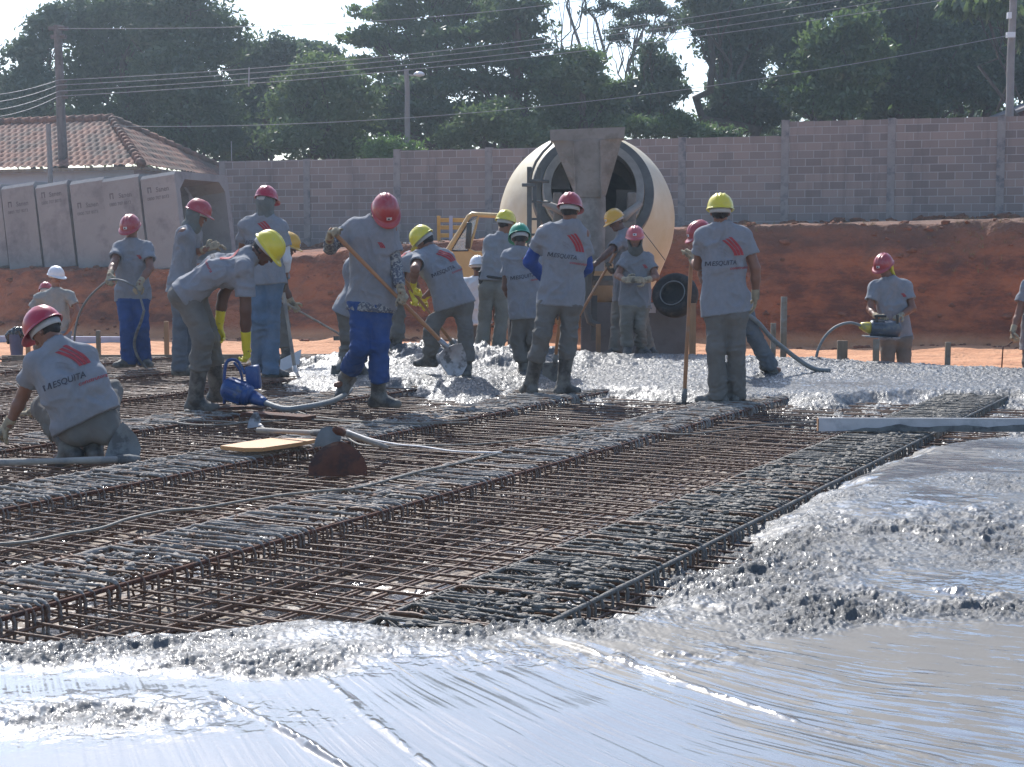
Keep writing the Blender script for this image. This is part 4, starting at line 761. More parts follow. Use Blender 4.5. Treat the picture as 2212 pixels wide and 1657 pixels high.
def clots(root, v0, w_, us, seed, dens, mt):
    """dried cement caked on top of a cage"""
    rs = np.random.RandomState(seed); mb = MB(); bm = bmesh.new(); bmesh.ops.create_icosphere(bm, subdivisions=2, radius=1); bv = np.array([q.co[:] for q in bm.verts]); bf = [tuple(q.index for q in f.verts) for f in bm.faces]; bm.free()
    V = []; F = []; b = 0
    for k in range(int((us.max() - us.min()) * dens)):
        u = rs.uniform(us.min(), us.max()); 
        if np.abs(us - u).min() > .15: continue
        tv = rs.beta(2.2, 2.2); p = UV(u, v0 - w_ * tv); 
        if vnoise(np.array([[u * 1.1, tv * 2.5, seed * 1.7]]))[0] < -.12: continue
        near = p.y < 7; s = rs.uniform(.004, .014) * (1 if near else 1.1); sc = np.array([s * rs.uniform(.6, 1.3), s * rs.uniform(1.0, 3.0), s * rs.uniform(.5, .9)])
        q = bv * (1 + .9 * vnoise(bv * 2.9 + k)[:, None]) * sc; a = rs.uniform(-.35, .35); ca, sa = math.cos(a), math.sin(a); q = np.stack([q[:, 0] * ca - q[:, 1] * sa, q[:, 0] * sa + q[:, 1] * ca, q[:, 2]], -1)
        q = q @ np.array(RZ.to_3x3()).T + np.array(p) + np.array([0, 0, rs.uniform(-.014, .008)]) - np.array(root.location)
        V.append(q); F += [tuple(i + b for i in f) for f in bf]; b += len(q)
    if V:
        o = mkobj('cement_crust', np.concatenate(V), np.array(F), mt, root, True); tag(o, kind='stuff')
def build_rebar():
    sm = {'rust': [stirrup_mesh(i, .55, .27, .0055, .35, M['rebar'], None) for i in range(4)], 'caked': [stirrup_mesh(10 + i, .55, .27, .0056, .5, M['rebar_caked'], None) for i in range(6)], 'wet': [stirrup_mesh(20 + i, .55, .27, .0056, .5, M['rebar_dark'], None) for i in range(6)]}
    info = {1: ('wet', 'dark wet caked rebar cage at the concrete edge, under the straightedge', 150), 2: ('caked', 'long rebar cage across the middle of the slab with a rusty front rail', 110),
            3: ('caked', 'rebar cage under the plywood board, heavily caked with dried cement', 120), 4: ('caked', 'rebar cage behind the crouching worker, running to the boots of the bent worker', 90),
            5: ('rust', 'rebar cage just beyond the crouching worker, fourth from the concrete edge', 40), 6: ('rust', 'rebar cage passing under the blue vibrator motor', 30), 7: ('rust', 'rebar cage beneath the feet of the worker in grey jeans', 20), 8: ('rust', 'rebar cage nearest the far left form board', 20)}
    for k in range(1, 9):
        vf = -.47 - 1.7 * k; us, _, _ = u_range(vf - .28)
        if len(us) < 4: continue
        typ, lb, dens = info[k]; rs = np.random.RandomState(100 + k); o0 = UV(us.min(), vf); root = empty('rebar_cage', o0, lb, 'rebar cage', 'rebar cages of the slab')
        u = us.min(); L_ = []
        while u < us.max():
            if np.abs(us - u).min() < .12: L_.append(u)
            u += rs.choice([.03, .045, .065, .09]) * rs.uniform(.8, 1.15) if k < 6 else .11
        L_.sort(key=lambda q: UV(q, vf).y); rest = L_[100:]; L_ = L_[:100]
        def smx(uu):
            t = typ
            if k in (1, 2) and rs.rand() < .22: t = 'rust'
            if k == 3 and uu > 9.5: t = 'rust' if rs.rand() < .4 else 'caked'
            if k in (4,) and rs.rand() < .3: t = 'rust'
            me = sm[t][rs.randint(len(sm[t]))]; Mx = Matrix.Translation(UV(uu, vf, rs.uniform(-.005, .005)) - o0) @ RZ @ Matrix.Rotation(rs.uniform(-.10, .10), 4, 'Z') @ Matrix.Rotation(rs.uniform(-.03, .03), 4, 'Y'); return me, Mx
        for uu in L_: me, Mx = smx(uu); link(me, 'stirrup', root, Mx)
        if rest:
            V = []; F = []; b = 0
            for uu in rest:
                me, Mx = smx(uu); V += [Mx @ q.co for q in me.vertices]; F += [[i + b for i in p.vertices] for p in me.polygons]; b += len(me.vertices)
            tag(mkobj('stirrup', V, F, sm[typ][0].materials[0], root), kind='stuff')
        a, b = us.min(), us.max()
        for (dv, z, r, mt) in ((.0, -.015, .0095, 'rust' if k != 1 else 'rebar_dark'), (-.55, -.012, .010, 'rebar_caked' if k > 1 else 'rebar_dark'), (-.19, -.014, .008, 'rebar_caked' if k > 1 else 'rebar_dark'), (-.37, -.014, .008, 'rebar_caked' if k > 1 else 'rebar_dark'), (.0, -.255, .009, 'rebar'), (-.55, -.255, .009, 'rebar')):
            me = bar_mesh('rail', b - a + .1, r, k * 10 + int(z * -100), 7, .1, .45 if mt == 'rebar_caked' else .12, .0008, M[mt]); link(me, 'rail', root, Matrix.Translation(UV(a - .05, vf + dv - (.011 if dv == 0 and z > -.1 else 0), z) - o0) @ RZ)
        clots(root, vf - .02, .5, us, 50 + k, dens * (1.7 if k < 4 else 1.0), M['rebar_dark'] if k == 1 else M['rebar_caked'])
    # mats between the cages
    lab = ['steel mat running out into the concrete beyond the last cage', 'wide open steel mat between the wet cage and the rust railed cage', 'steel mat the big rusty hoe blade stands on, between two cages', 'steel mat under the two yellow gloved hands and the plank', 'steel mat the crouching worker reaches over', 'steel mat beneath the dangling vibrator hose', 'steel mat at the feet of the worker in bright blue trousers with the hose', 'steel mat beside the far left form board', 'last strip of steel mat in the far left corner']
    for k in range(0, 9):
        v1 = -.47 - 1.7 * k - .55 if k > 0 else -1.02 + .6; v0 = v1 - 1.15 if k > 0 else -2.17; v1 = v1 + .04; v0 = v0 - .04
        us, _, _ = u_range((v0 + v1) / 2, .75, .5)
        if k == 0: us, _, _ = u_range(-1.8, .42, 3.0); us = np.concatenate([us[us < 8], np.arange(8.0, 13.2, .05)]) if len(us) else np.arange(8.0, 13.2, .05)
        if k == 1: us = np.arange(us.min(), 13.2, .05)
        if len(us) < 4: continue
        rs = np.random.RandomState(200 + k); o0 = UV(us.min(), v1, -.065); root = empty('rebar_mat', o0, lab[k], 'rebar mat', 'rebar mats between the cages'); wv = v1 - v0 + .30
        mt = M['rebar'] if k > 1 else M['rebar']; tm = [bar_mesh('bar', wv + rs.uniform(-.05, .12), .0052, 300 + k * 10 + i, 6, .12, .1, .006, mt) for i in range(5)]
        parts = []; u = us.min()
        while u < us.max():
            (parts.append(u) if np.abs(us - u).min() < .12 else None); u += rs.uniform(.10, .16)
        def tmx(u, z, jit): return Matrix.Translation(UV(u, v0 - .15 + rs.uniform(-.06, .06), z) - o0) @ Matrix.Rotation(-TH + rs.uniform(-jit, jit), 4, 'Z') @ Matrix.Rotation(rs.uniform(-.006, .006), 4, 'Y')
        nlong = int((v1 - v0) / .125); longs = [v0 + (i + .5) * (v1 - v0) / nlong + rs.uniform(-.012, .012) for i in range(nlong)]
        parts.sort(key=lambda q: UV(q, v1).y); maxT = 100 - nlong
        for u in parts[:maxT]: link(tm[rs.randint(5)], 'bar', root, tmx(u, -.058 + rs.uniform(-.004, .004), .02))
        for v in longs:
            uu, _, _ = u_range(v, .75, .5)
            if k in (0, 1): uu = us
            if len(uu) < 4: continue
            a, b = uu.min(), uu.max(); me = bar_mesh('bar', b - a, .0058, int(1000 - v * 50), 6, .2, .15, .005, mt); link(me, 'bar', root, Matrix.Translation(UV(a, v, -.070) - o0) @ Matrix.Rotation(math.pi / 2 - TH + rs.uniform(-.003, .003), 4, 'Z'))
        V = []; F = []; b = 0
        def addm(me, Mx):
            nonlocal b
            for q in me.vertices: V.append(Mx @ q.co)
            for p in me.polygons: F.append([i + b for i in p.vertices])
            b += len(me.vertices)
        for u in parts[maxT:]: addm(tm[rs.randint(5)], tmx(u, -.058, .02))
        u = us.min() + .05
        while u < us.max(): addm(tm[rs.randint(5)], tmx(u, -.215, .03)); u += .13
        for i in range(nlong):
            v = v0 + (i + .9) * (v1 - v0) / nlong; me = bar_mesh('bar', us.max() - us.min(), .0052, i + 5, 5, .4, 0, .004, mt); addm(me, Matrix.Translation(UV(us.min(), v, -.205) - o0) @ Matrix.Rotation(math.pi / 2 - TH, 4, 'Z')); bpy.data.meshes.remove(me)
        tag(mkobj('bar', V, F, mt, root), kind='stuff')
build_rebar()
# ------------------------------------------------------------------ soft bodies: distance fields meshed with surface nets
class Field:
    def __init__(s, lo, hi, h):
        s.lo = np.array(lo, float); s.h = h; s.n = np.maximum(4, np.ceil((np.array(hi) - s.lo) / h).astype(int) + 1)
        s.F = np.full(s.n, .08, np.float32)
    def _reg(s, lo, hi):
        a = np.clip(np.floor((lo - s.lo) / s.h).astype(int), 0, s.n - 1); b = np.clip(np.ceil((hi - s.lo) / s.h).astype(int) + 1, 1, s.n)
        if (b <= a).any(): return None
        g = [(s.lo[i] + s.h * np.arange(a[i], b[i])).astype(np.float32) for i in range(3)]
        return tuple(slice(a[i], b[i]) for i in range(3)), g
    def _d(s, g, kind, a, b, r0, r1, flat):
        px = g[0][:, None, None] - a[0]; py = g[1][None, :, None] - a[1]; pz = g[2][None, None, :] - a[2]
        if flat is not None:
            n, k = flat; q = (px * n[0] + py * n[1] + pz * n[2]) * (k - 1); px = px + q * n[0]; py = py + q * n[1]; pz = pz + q * n[2]
        if kind == 'ell':
            X, Y, Z, rr = b; u = (px * X[0] + py * X[1] + pz * X[2]) / rr[0]; v = (px * Y[0] + py * Y[1] + pz * Y[2]) / rr[1]; w_ = (px * Z[0] + py * Z[1] + pz * Z[2]) / rr[2]
            return (np.sqrt(u * u + v * v + w_ * w_) - 1) * min(rr)
        e = b - a; L2 = float(e @ e) + 1e-12; t = (px * e[0] + py * e[1] + pz * e[2]) / L2
        if kind == 'cap': tc = np.clip(t, 0, 1)
        elif kind == 'cone': tc = np.maximum(t, 0)
        else: tc = t
        d = np.sqrt((px - e[0] * tc) ** 2 + (py - e[1] * tc) ** 2 + (pz - e[2] * tc) ** 2) - (r0 + (r1 - r0) * np.clip(t, 0, 1))
        if kind == 'cone': d = np.maximum(d, (t - 1) * math.sqrt(L2))
        if kind == 'cyl': d = np.maximum(d, np.maximum(t - 1, -t) * math.sqrt(L2))
        return d
    def add(s, kind, a, b, r0=0, r1=None, k=.02, flat=None, sub=False):
        a = np.array(a, float); r1 = r0 if r1 is None else r1
        if kind == 'ell': m = max(b[3]) + k + s.h * 2; lo, hi = a - m, a + m; b = ([np.array(q, float) for q in b[:3]] + [b[3]])
        else: b = np.array(b, float); m = max(r0, r1) + k + s.h * 2; lo, hi = np.minimum(a, b) - m, np.maximum(a, b) + m
        R_ = s._reg(lo, hi)
        if R_ is None: return
        sl_, g = R_; d = s._d(g, kind, a, b, r0, r1, flat); f = s.F[sl_]
        if sub: s.F[sl_] = np.maximum(f, -d); return
        hh = np.clip(.5 + .5 * (f - d) / k, 0, 1); s.F[sl_] = f * (1 - hh) + d * hh - k * hh * (1 - hh)
    def cut(s, p, n):
        """remove what lies beyond plane p, normal n"""
        g = [s.lo[i] + s.h * np.arange(s.n[i]) for i in range(3)]
        d = (g[0][:, None, None] - p[0]) * n[0] + (g[1][None, :, None] - p[1]) * n[1] + (g[2][None, None, :] - p[2]) * n[2]
        s.F = np.maximum(s.F, d.astype(np.float32))
    def mesh(s):
        F = s.F; F[0], F[-1] = .08, .08; F[:, 0], F[:, -1] = .08, .08; F[:, :, 0], F[:, :, -1] = .08, .08
        I = F < 0; n = np.array(F.shape); C = n - 1; cnt = np.zeros(C, np.uint8)
        for dx in (0, 1):
            for dy in (0, 1):
                for dz in (0, 1): cnt += I[dx:C[0] + dx, dy:C[1] + dy, dz:C[2] + dz]
        act = (cnt > 0) & (cnt < 8); ci = np.argwhere(act); idx = np.full(C, -1, np.int64); idx[act] = np.arange(len(ci))
        acc = np.zeros((len(ci), 3)); num = np.zeros(len(ci)); cor = [(0, 0, 0), (1, 0, 0), (0, 1, 0), (1, 1, 0), (0, 0, 1), (1, 0, 1), (0, 1, 1), (1, 1, 1)]
        vals = [F[ci[:, 0] + c[0], ci[:, 1] + c[1], ci[:, 2] + c[2]] for c in cor]
        for i in range(8):
            for j in range(i + 1, 8):
                df = np.array(cor[j]) - np.array(cor[i])
                if np.abs(df).sum() != 1: continue
                a, b = vals[i], vals[j]; cr = (a < 0) != (b < 0); t = np.where(cr, a / np.where(cr, a - b, 1), 0)
                acc += np.where(cr[:, None], np.array(cor[i]) + df * t[:, None], 0); num += cr
        v = s.lo + s.h * (ci + acc / num[:, None]); Q = []
        for ax in range(3):
            o1, o2 = [(1, 2), (2, 0), (0, 1)][ax]; sl0 = [slice(0, None)] * 3; sA = [slice(None)] * 3; sB = [slice(None)] * 3; sA[ax] = slice(0, -1); sB[ax] = slice(1, None)
            A, B = I[tuple(sA)], I[tuple(sB)]; e = np.argwhere(A != B); e = e[(e[:, o1] > 0) & (e[:, o2] > 0)]
            inside = A[e[:, 0], e[:, 1], e[:, 2]]
            def at(d1, d2): q = e.copy(); q[:, o1] -= d1; q[:, o2] -= d2; return idx[q[:, 0], q[:, 1], q[:, 2]]
            q = np.stack([at(1, 1), at(0, 1), at(0, 0), at(1, 0)], 1); q[~inside] = q[~inside][:, ::-1]; Q.append(q)
        Q = np.concatenate(Q); Q = Q[(Q >= 0).all(1)]
        return v, Q
def vnormals(v, f):
    a = v[f[:, 2]] - v[f[:, 0]]; b = v[f[:, 3]] - v[f[:, 1]]; n = np.cross(a, b); N = np.zeros_like(v)
    for k in range(4): np.add.at(N, f[:, k], n)
    return N / (np.linalg.norm(N, axis=1)[:, None] + 1e-12)
def relax(v, f, it=1):
    for _ in range(it):
        s = np.zeros_like(v); c = np.zeros(len(v))
        for k in range(4):
            np.add.at(s, f[:, k], v[f[:, (k + 1) % 4]] + v[f[:, (k + 3) % 4]]); np.add.at(c, f[:, k], 2)
        v = v * .5 + .5 * s / np.maximum(c, 1)[:, None]
    return v
def folds(v, f, fr, amp, seed, joints=(), hemp=None):
    """cloth creases pushed along the normals, stronger next to the joints"""
    n = vnormals(v, f); p = v * np.array(fr) + seed * 5.1; p = p + .6 * np.stack([vnoise(v * 7 + seed), vnoise(v * 7 + 9 + seed), vnoise(v * 7 + 17)], -1)
    r = (1 - np.abs(vnoise(p)) * 2.2) * .6 + (1 - np.abs(vnoise(p * 2.1 + 3)) * 2.2) * .32; a = amp * np.ones(len(v))
    for j, rad, k in joints: a = a * (1 + k * np.exp(-((v - np.array(j)) ** 2).sum(1) / rad ** 2))
    if hemp is not None: a = a * (.25 + .75 * sstep(.0, .09, (v - hemp[0]) @ hemp[1]))
    return v + n * ((r - .3) * a)[:, None] + n * (.3 * amp * vnoise(v * 4 + seed))[:, None]
def lerp(a, b, t): return a + (b - a) * t
def hand_prims(wr, D, Nn, side, curl, g=1.0, thumb=.6, k=.006):
    """five fingers and a thumb: list of capsules; D forward, Nn palm normal, side = +1 / -1 where the thumb leaves"""
    D = D.normalized(); Nn = (Nn - D * Nn.dot(D)).normalized(); S = D.cross(Nn) * side; out = []
    pc = wr + D * .045
    for o in (-.026, -.009, .009, .026): out.append((wr + D * .012 + S * o * .6, wr + D * .082 + S * o, .0145 * g, .0135 * g))
    lens = [.9, 1.0, .96, .76]; offs = [.030, .010, -.010, -.029]
    for L_, o in zip(lens, offs):
        p = wr + D * (.088 - (.006 if abs(o) > .025 else 0)) + S * o; ang = 0; segs = [.036, .026, .021]; c = curl * (1 + .12 * math.sin(o * 400))
        for i, sg in enumerate(segs):
            ang += c * (.8, 1.0, .75)[i]; d = D * math.cos(ang) + Nn * math.sin(ang); d = d + S * o * 1.2 * (1 - curl / 1.6); d.normalize(); q = p + d * sg * L_ * g
            out.append((p, q, (.0108 - .0009 * i) * g, (.0100 - .0010 * i) * g)); p = q
    p = wr + D * .025 + S * .028; dirs = [(D * .55 + S * .75 + Nn * .25), (D * .75 + S * .35 + Nn * thumb), (D * .8 - S * .1 + Nn * thumb * 1.1)]
    for i, (d, sg) in enumerate(zip(dirs, (.036, .032, .026))):
        q = p + d.normalized() * sg * g; out.append((p, q, (.0145 - .0015 * i) * g, (.0130 - .0015 * i) * g)); p = q
    return out
def print_on(shirt, parent, org, X, U, B, items):
    """lay printed shapes on the cloth; items: (material, verts2d, faces)"""
    me = shirt.data; Mx = wmat(shirt); bv = BVHTree.FromPolygons([Mx @ q.co for q in me.vertices], [tuple(p.vertices) for p in me.polygons])
    for mt, v, f in items:
        out = []; ok = True
        for p in v:
            o = org + X * p[0] + U * p[1] + B * .45; h = bv.ray_cast(o, -B, .8)
            if h[0] is None: h2 = bv.find_nearest(org + X * p[0] + U * p[1]); out.append(h2[0] + h2[1] * .004)
            else: nn = h[1] if h[1].dot(B) > 0 else -h[1]; out.append(h[0] + nn * .003 + B * .0025)
        # drop faces stretched over an edge
        ff = [q for q in f if max((out[q[i]] - out[q[i - 1]]).length for i in range(len(q))) < .12]
        if ff: mkobj('shirt_print', out, ff, mt, shirt, False, world=True)
def text_grid(txt, size, shear, bold, sx):
    v, f = text_mesh(txt, size, shear, bold, sx); bm = bmesh.new(); bv = [bm.verts.new(p) for p in v]
    for q in f:
        try: bm.faces.new([bv[i] for i in q])
        except ValueError: pass
    bmesh.ops.triangulate(bm, faces=bm.faces[:]); 
    bmesh.ops.subdivide_edges(bm, edges=[e for e in bm.edges if e.calc_length() > size * .5], cuts=1); bmesh.ops.triangulate(bm, faces=bm.faces[:])
    bm.verts.index_update(); v = [q.co.copy() for q in bm.verts]; f = [tuple(q.index for q in fa.verts) for fa in bm.faces]; bm.free(); w_ = max(p.x for p in v); v = [Vector((p.x - w_ / 2, p.y, 0)) for p in v]; return v, f
_PR = {}
def back_print():
    if _PR: return _PR['b']
    items = []
    v, f = text_grid('ESQUITA', .054, .25, .0009, .98); x0 = min(p.x for p in v); v = [p + Vector((.090, -.02, 0)) for p in v]; x0 += .090 - .054; H_ = .038; f = [tuple(q) for q in f]
    for (xa, ya), (xb, yb) in (((.002, 0), (.006, 1)), ((.008, 1), (.021, .12)), ((.021, .12), (.038, 1)), ((.040, 1), (.038, 0))):
        b = len(v); v += [Vector((x0 + xa, -.02 + H_ * ya, 0)), Vector((x0 + xa + .0075, -.02 + H_ * ya, 0)), Vector((x0 + xb + .0075, -.02 + H_ * yb, 0)), Vector((x0 + xb, -.02 + H_ * yb, 0))]; f.append((b, b + 1, b + 2, b + 3))
    items.append((M['print_dark'], v, f))
    v, f = text_grid('construtora', .034, .15, .0010, 1.15); items.append((M['print_red'], [p + Vector((.100, -.060, 0)) for p in v], f))
    V = []; F = []
    for s in range(3):
        b = len(V)
        for i in range(11):
            t = i / 10; x0 = .098 * math.sin(t * 1.45) ** 1.05 - .045; w_ = .026 - .002 * t; y = .20 - .145 * t ** 1.05 - .012 * (1 - t) * (2 - s) * .4
            for q in range(3): V.append(Vector((x0 + s * .0275 + w_ * q / 2, y + .006 * s * (1 - t), 0)))
        for i in range(10):
            for q in range(2): F.append((b + i * 3 + q, b + i * 3 + q + 1, b + i * 3 + q + 4, b + i * 3 + q + 3))
    items.append((M['print_red'], V, F)); V = []; F = []
    for s in range(2):
        b = len(V)
        for i in range(9):
            t = i / 8; x = -.075 + .085 * t; y = .125 - .03 * s - .05 * t * t; th = .0032 * math.sin(math.pi * (t * .9 + .08)); V += [Vector((x, y + th, 0)), Vector((x, y - th, 0))]
        for i in range(8): F.append((b + 2 * i, b + 2 * i + 1, b + 2 * i + 3, b + 2 * i + 2))
    items.append((M['print_grey'], V, F)); _PR['b'] = items
    V = []; F = []
    for s in range(3):
        b = len(V)
        for i in range(5):
            t = i / 4; x0 = .03 * math.sin(t * 1.4); V += [Vector((x0 + s * .013, .05 - .045 * t, 0)), Vector((x0 + s * .013 + .0105, .05 - .045 * t, 0))]
        for i in range(4): F.append((b + 2 * i, b + 2 * i + 1, b + 2 * i + 3, b + 2 * i + 2))
    _PR['f'] = [(M['print_red'], V, F)]; return items
def hat(parent, Hc, Fd, Ud, col, sticker=True, stripe=False, band=True):
    Sd = Fd.cross(Ud).normalized(); Mh = Matrix((Sd, Fd, Ud)).transposed().to_4x4(); Mh.translation = Hc + Ud * .028 - Fd * .004
    NU, NV = 56, 15; v = []; f = []
    def shell(phi, th):
        cs, sn = math.cos(phi), math.sin(phi); rz = math.sin(th); rr = math.cos(th) ** .82; x = .112 * cs * rr; y = (.138 if sn > 0 else .134) * sn * rr; z = .128 * rz ** 1.0
        rib = sum(math.exp(-((x - c) / .0085) ** 2) for c in (-.034, 0, .034)) * (.0075 if True else 0) * sstep(.15, .5, rz) * (1 if sn > -.75 or rr < .8 else .7)
        return Vector((x, y, z + rib))
    rings = [[shell(2 * math.pi * i / NU, math.pi / 2 * j / NV) for i in range(NU)] for j in range(NV)]
    def lip(k, out, dz):
        r = []
        for i in range(NU):
            a = 2 * math.pi * i / NU; p = shell(a, 0); d = Vector((math.cos(a), math.sin(a), 0)); pk = max(0, math.sin(a)) ** 2.2; r.append(p + d * (out * (.008 + .042 * pk)) + Vector((0, 0, dz - .012 * pk * out - .006 * out)))
        return r
    allr = [lip(0, 1, -.004), lip(0, 1, .0015), lip(0, .5, .002)] + rings
    for r in allr: v += r
    nr = len(allr)
    for j in range(nr - 1):
        for i in range(NU): i2 = (i + 1) % NU; f.append((j * NU + i, j * NU + i2, (j + 1) * NU + i2, (j + 1) * NU + i))
    top = len(v); v.append(Vector((0, 0, .1355))); f += [((nr - 1) * NU + i, (nr - 1) * NU + (i + 1) % NU, top) for i in range(NU)]
    b = len(v)                                                     # inner skin
    inn = [allr[0]] + [[p * .955 + Vector((0, 0, -.003)) for p in r] for r in rings]
    for r in inn: v += r
    for j in range(len(inn) - 1):
        for i in range(NU): i2 = (i + 1) % NU; f.append((b + j * NU + i2, b + j * NU + i, b + (j + 1) * NU + i, b + (j + 1) * NU + i2))
    f.append(tuple(b + (len(inn) - 1) * NU + i for i in range(NU)))
    h = mkobj('hard_hat', [Mh @ p for p in v], f, HAT[col], parent, True, world=True)
    if band:
        mb = MB(); mb.lathe([(.087, -.036), (.091, -.036), (.092, .004), (.088, .004), (.087, -.036)], 32, Mh @ Matrix.Translation((0, -.008, -.002)) @ Matrix.Diagonal((.98, 1.24, 1, 1)) @ Matrix.Rotation(R(7), 4, 'X')); mb.build('headband', M['strap'], h, smooth=True, world=True)
    def patch(x0, x1, z0, z1, mt, off, nm):
        q = []
        for zz in np.linspace(z0, z1, 6):
            for xx in np.linspace(x0, x1, 5):
                th = math.asin(min(.99, zz / .128)); rr = math.cos(th) ** .82; c = max(-.99, min(.99, xx / (.112 * rr))); q.append(Mh @ Vector((xx, .138 * rr * math.sqrt(1 - c * c) + off, zz)))
        mkobj(nm, q, [(j * 5 + i, j * 5 + i + 1, (j + 1) * 5 + i + 1, (j + 1) * 5 + i) for j in range(5) for i in range(4)], mt, h, world=True)
    if sticker: patch(-.022, .022, .028, .054, M['sticker'], .0035, 'sticker'); patch(-.006, .013, .034, .048, M['print_dark'], .0055, 'emblem')
    if stripe:
        q = []; ff = []
        for k, th in enumerate(np.linspace(.25, 2.6, 16)):
            for sx in (-.066, -.05):
                y = -.134 * math.cos(th) ; z = .128 * math.sin(th); rr = math.sqrt(max(.02, 1 - (sx / .112) ** 2)); q.append(Mh @ Vector((sx, y * rr, z * rr + .004)))
        ff = [(2 * k, 2 * k + 1, 2 * k + 3, 2 * k + 2) for k in range(15)]; mkobj('stripe', q, ff, M['print_red'], h, world=True)
    return h
def person(key, crop, D, J, face, fc, label, shirt='shirt', pants='khaki', feet='boot', tuck=.45, glove=('glove', 'glove'), hatc='red', z0=0.0, hs=1.0, skin='skin', curl=(1.0, 1.0), palm=(None, None), hem=.11,
           toes=(0, 0), cloth=None, glasses=False, band=True, sticker=True, stripe=False, pr=None, prx=0.0, curve=0.0, sleeve_end=.62, over=None, ribs=True, extra=None, res=.009, cuff=(.05, .05), fat=1.0, seed=1, thumbs=(1, 1), hair=True, category='person'):
    """J: joint name -> (x, y) or (x, y, dy or '+'/'-') in the crop's pixels; A is the side at the left of the picture"""
    LEN = dict(ea=.29, eb=.29, wa=.25, wb=.25, ka=.43, kb=.43, aa=.42, ab=.42, ma=.09, mb=.09); PAR = dict(ea='sa', eb='sb', wa='ea', wb='eb', ka='ha', kb='hb', aa='ka', ab='kb', ma='wa', mb='wb')
    P = {}
    up0 = Vector((0, 0, 1))
    def place(k, s):
        x, y = CR(crop, s[0], s[1]); m = s[2] if len(s) > 2 else 0.0
        if isinstance(m, str):
            par = P[PAR[k]]; L_ = LEN[k] * hs; sg = 1 if m == '+' else -1; best = None
            for q in np.linspace(0, .5, 101):
                p = W(x, y, par.y + sg * q); e = abs((p - par).length - L_)
                if best is None or e < best[0] - 1e-6: best = (e, p)
            return best[1]
        return W(x, y, D + m)
    order = ['head', 'neck', 'sa', 'sb', 'ha', 'hb', 'ea', 'eb', 'wa', 'wb', 'ma', 'mb', 'ka', 'kb', 'aa', 'ab']
    for k in order:
        if k in J: P[k] = place(k, J[k])
    xr = Vector((1, 0, 0)) if 'sa' not in P else (P['sb'] - P['sa'])
    if 'neck' not in P: P['neck'] = P['head'] + Vector((0, 0, -.17 * hs))
    if 'sa' not in P: P['sa'] = P['neck'] + Vector((-.185, 0, -.05)) * hs; P['sb'] = P['neck'] + Vector((.185, 0, -.05)) * hs
    if 'ha' not in P: P['ha'] = P['neck'] + Vector((-.085, 0, -.53)) * hs; P['hb'] = P['neck'] + Vector((.085, 0, -.53)) * hs
    for s_, sg in (('a', -1), ('b', 1)):
        if 'k' + s_ not in P: hp = P['h' + s_]; zk = z0 + (hp.z - z0) * .53; P['k' + s_] = Vector((hp.x + sg * .015, hp.y, zk))
        if 'a' + s_ not in P: kp = P['k' + s_]; P['a' + s_] = Vector((kp.x + sg * .01, kp.y, z0 + .09))
        if 'e' + s_ not in P: P['e' + s_] = P['s' + s_] + Vector((sg * .06, 0, -.28)) * hs
        if 'w' + s_ not in P: P['w' + s_] = P['e' + s_] + Vector((sg * .0, -.06 * (1 if fc > 0 else -1), -.24)) * hs
        if 'm' + s_ not in P: P['m' + s_] = P['w' + s_] + (P['w' + s_] - P['e' + s_]).normalized() * .09
    V3 = {k: np.array(v) for k, v in P.items()}
    if DEBUG:
        print('BONES', key, 'D%.1f' % D, {a: round((P[a] - P[b]).length, 2) for a, b in PAR.items()}, 'sh', round((P['sa'] - P['sb']).length, 2), 'spine', round((P['neck'] - (P['ha'] + P['hb']) / 2).length, 2), 'neckhead', round((P['head'] - P['neck']).length, 2), 'ank z', round(P['aa'].z, 2), round(P['ab'].z, 2))
    pel = (P['ha'] + P['hb']) / 2; neck = P['neck']; U = (neck - pel).normalized(); Xs = (P['sb'] - P['sa']); Xs = (Xs - U * Xs.dot(U)).normalized(); Fr = Xs.cross(U) * (1 if fc > 0 else -1); Fr.normalize()
    Xp = (P['hb'] - P['ha']); Xp = (Xp - U * Xp.dot(U)); Xp = Xp.normalized() if Xp.length > .03 else Xs
    spl = (neck - pel).length; mid = (pel + neck) / 2 - Fr * curve; az, pt, rl = [R(q) for q in face]
    Fd = Vector((math.sin(az) * math.cos(pt), math.cos(az) * math.cos(pt), -math.sin(pt))); Ud = Vector((math.sin(az) * math.sin(pt), math.cos(az) * math.sin(pt), math.cos(pt))); Ud = Quaternion(Fd, rl) @ Ud
    Sd = Fd.cross(Ud).normalized(); Hc = P['head']; rootp = Vector((pel.x, pel.y, z0)); h_ = hs
    pts = np.array([list(p) for p in P.values()]); lo = pts.min(0) - .24; hi = pts.max(0) + .24
    lo[2] = max(lo[2], min(P['aa'].z, P['ab'].z) - .13)
    def A(p): return np.array(p)
    shm = (P['sa'] + P['sb']) / 2
    # ---- body
    B = Field(lo, hi, res); fl = (A(Fr), 1.22)
    B.add('cap', A(P['sa']), A(P['sb']), .052 * h_, .052 * h_, .04)
    for q_ in ('sa', 'sb'): B.add('cap', A(neck - U * .03), A(P[q_] - U * .01), .052 * h_, .046 * h_, .04)
    for s_ in (-1, 1):
        B.add('cap', A(shm - U * .07 + Xs * .07 * s_), A(mid + Xs * .055 * s_), .092, .08, .05, fl); B.add('cap', A(mid + Xs * .055 * s_), A(pel + Xp * .06 * s_), .08, .09, .05, fl)
    B.add('cap', A(neck - U * .02), A(Hc - Ud * .045 - Fd * .018), .056 * h_, .052 * h_, .035)
    B.add('ell', A(Hc + Ud * .025 - Fd * .008), (A(Sd), A(Fd), A(Ud), (.074 * h_, .094 * h_, .092 * h_)), k=.02)
    B.add('cap', A(Hc + Fd * .022 - Ud * .02), A(Hc + Fd * .046 - Ud * .085), .058, .033, .03)
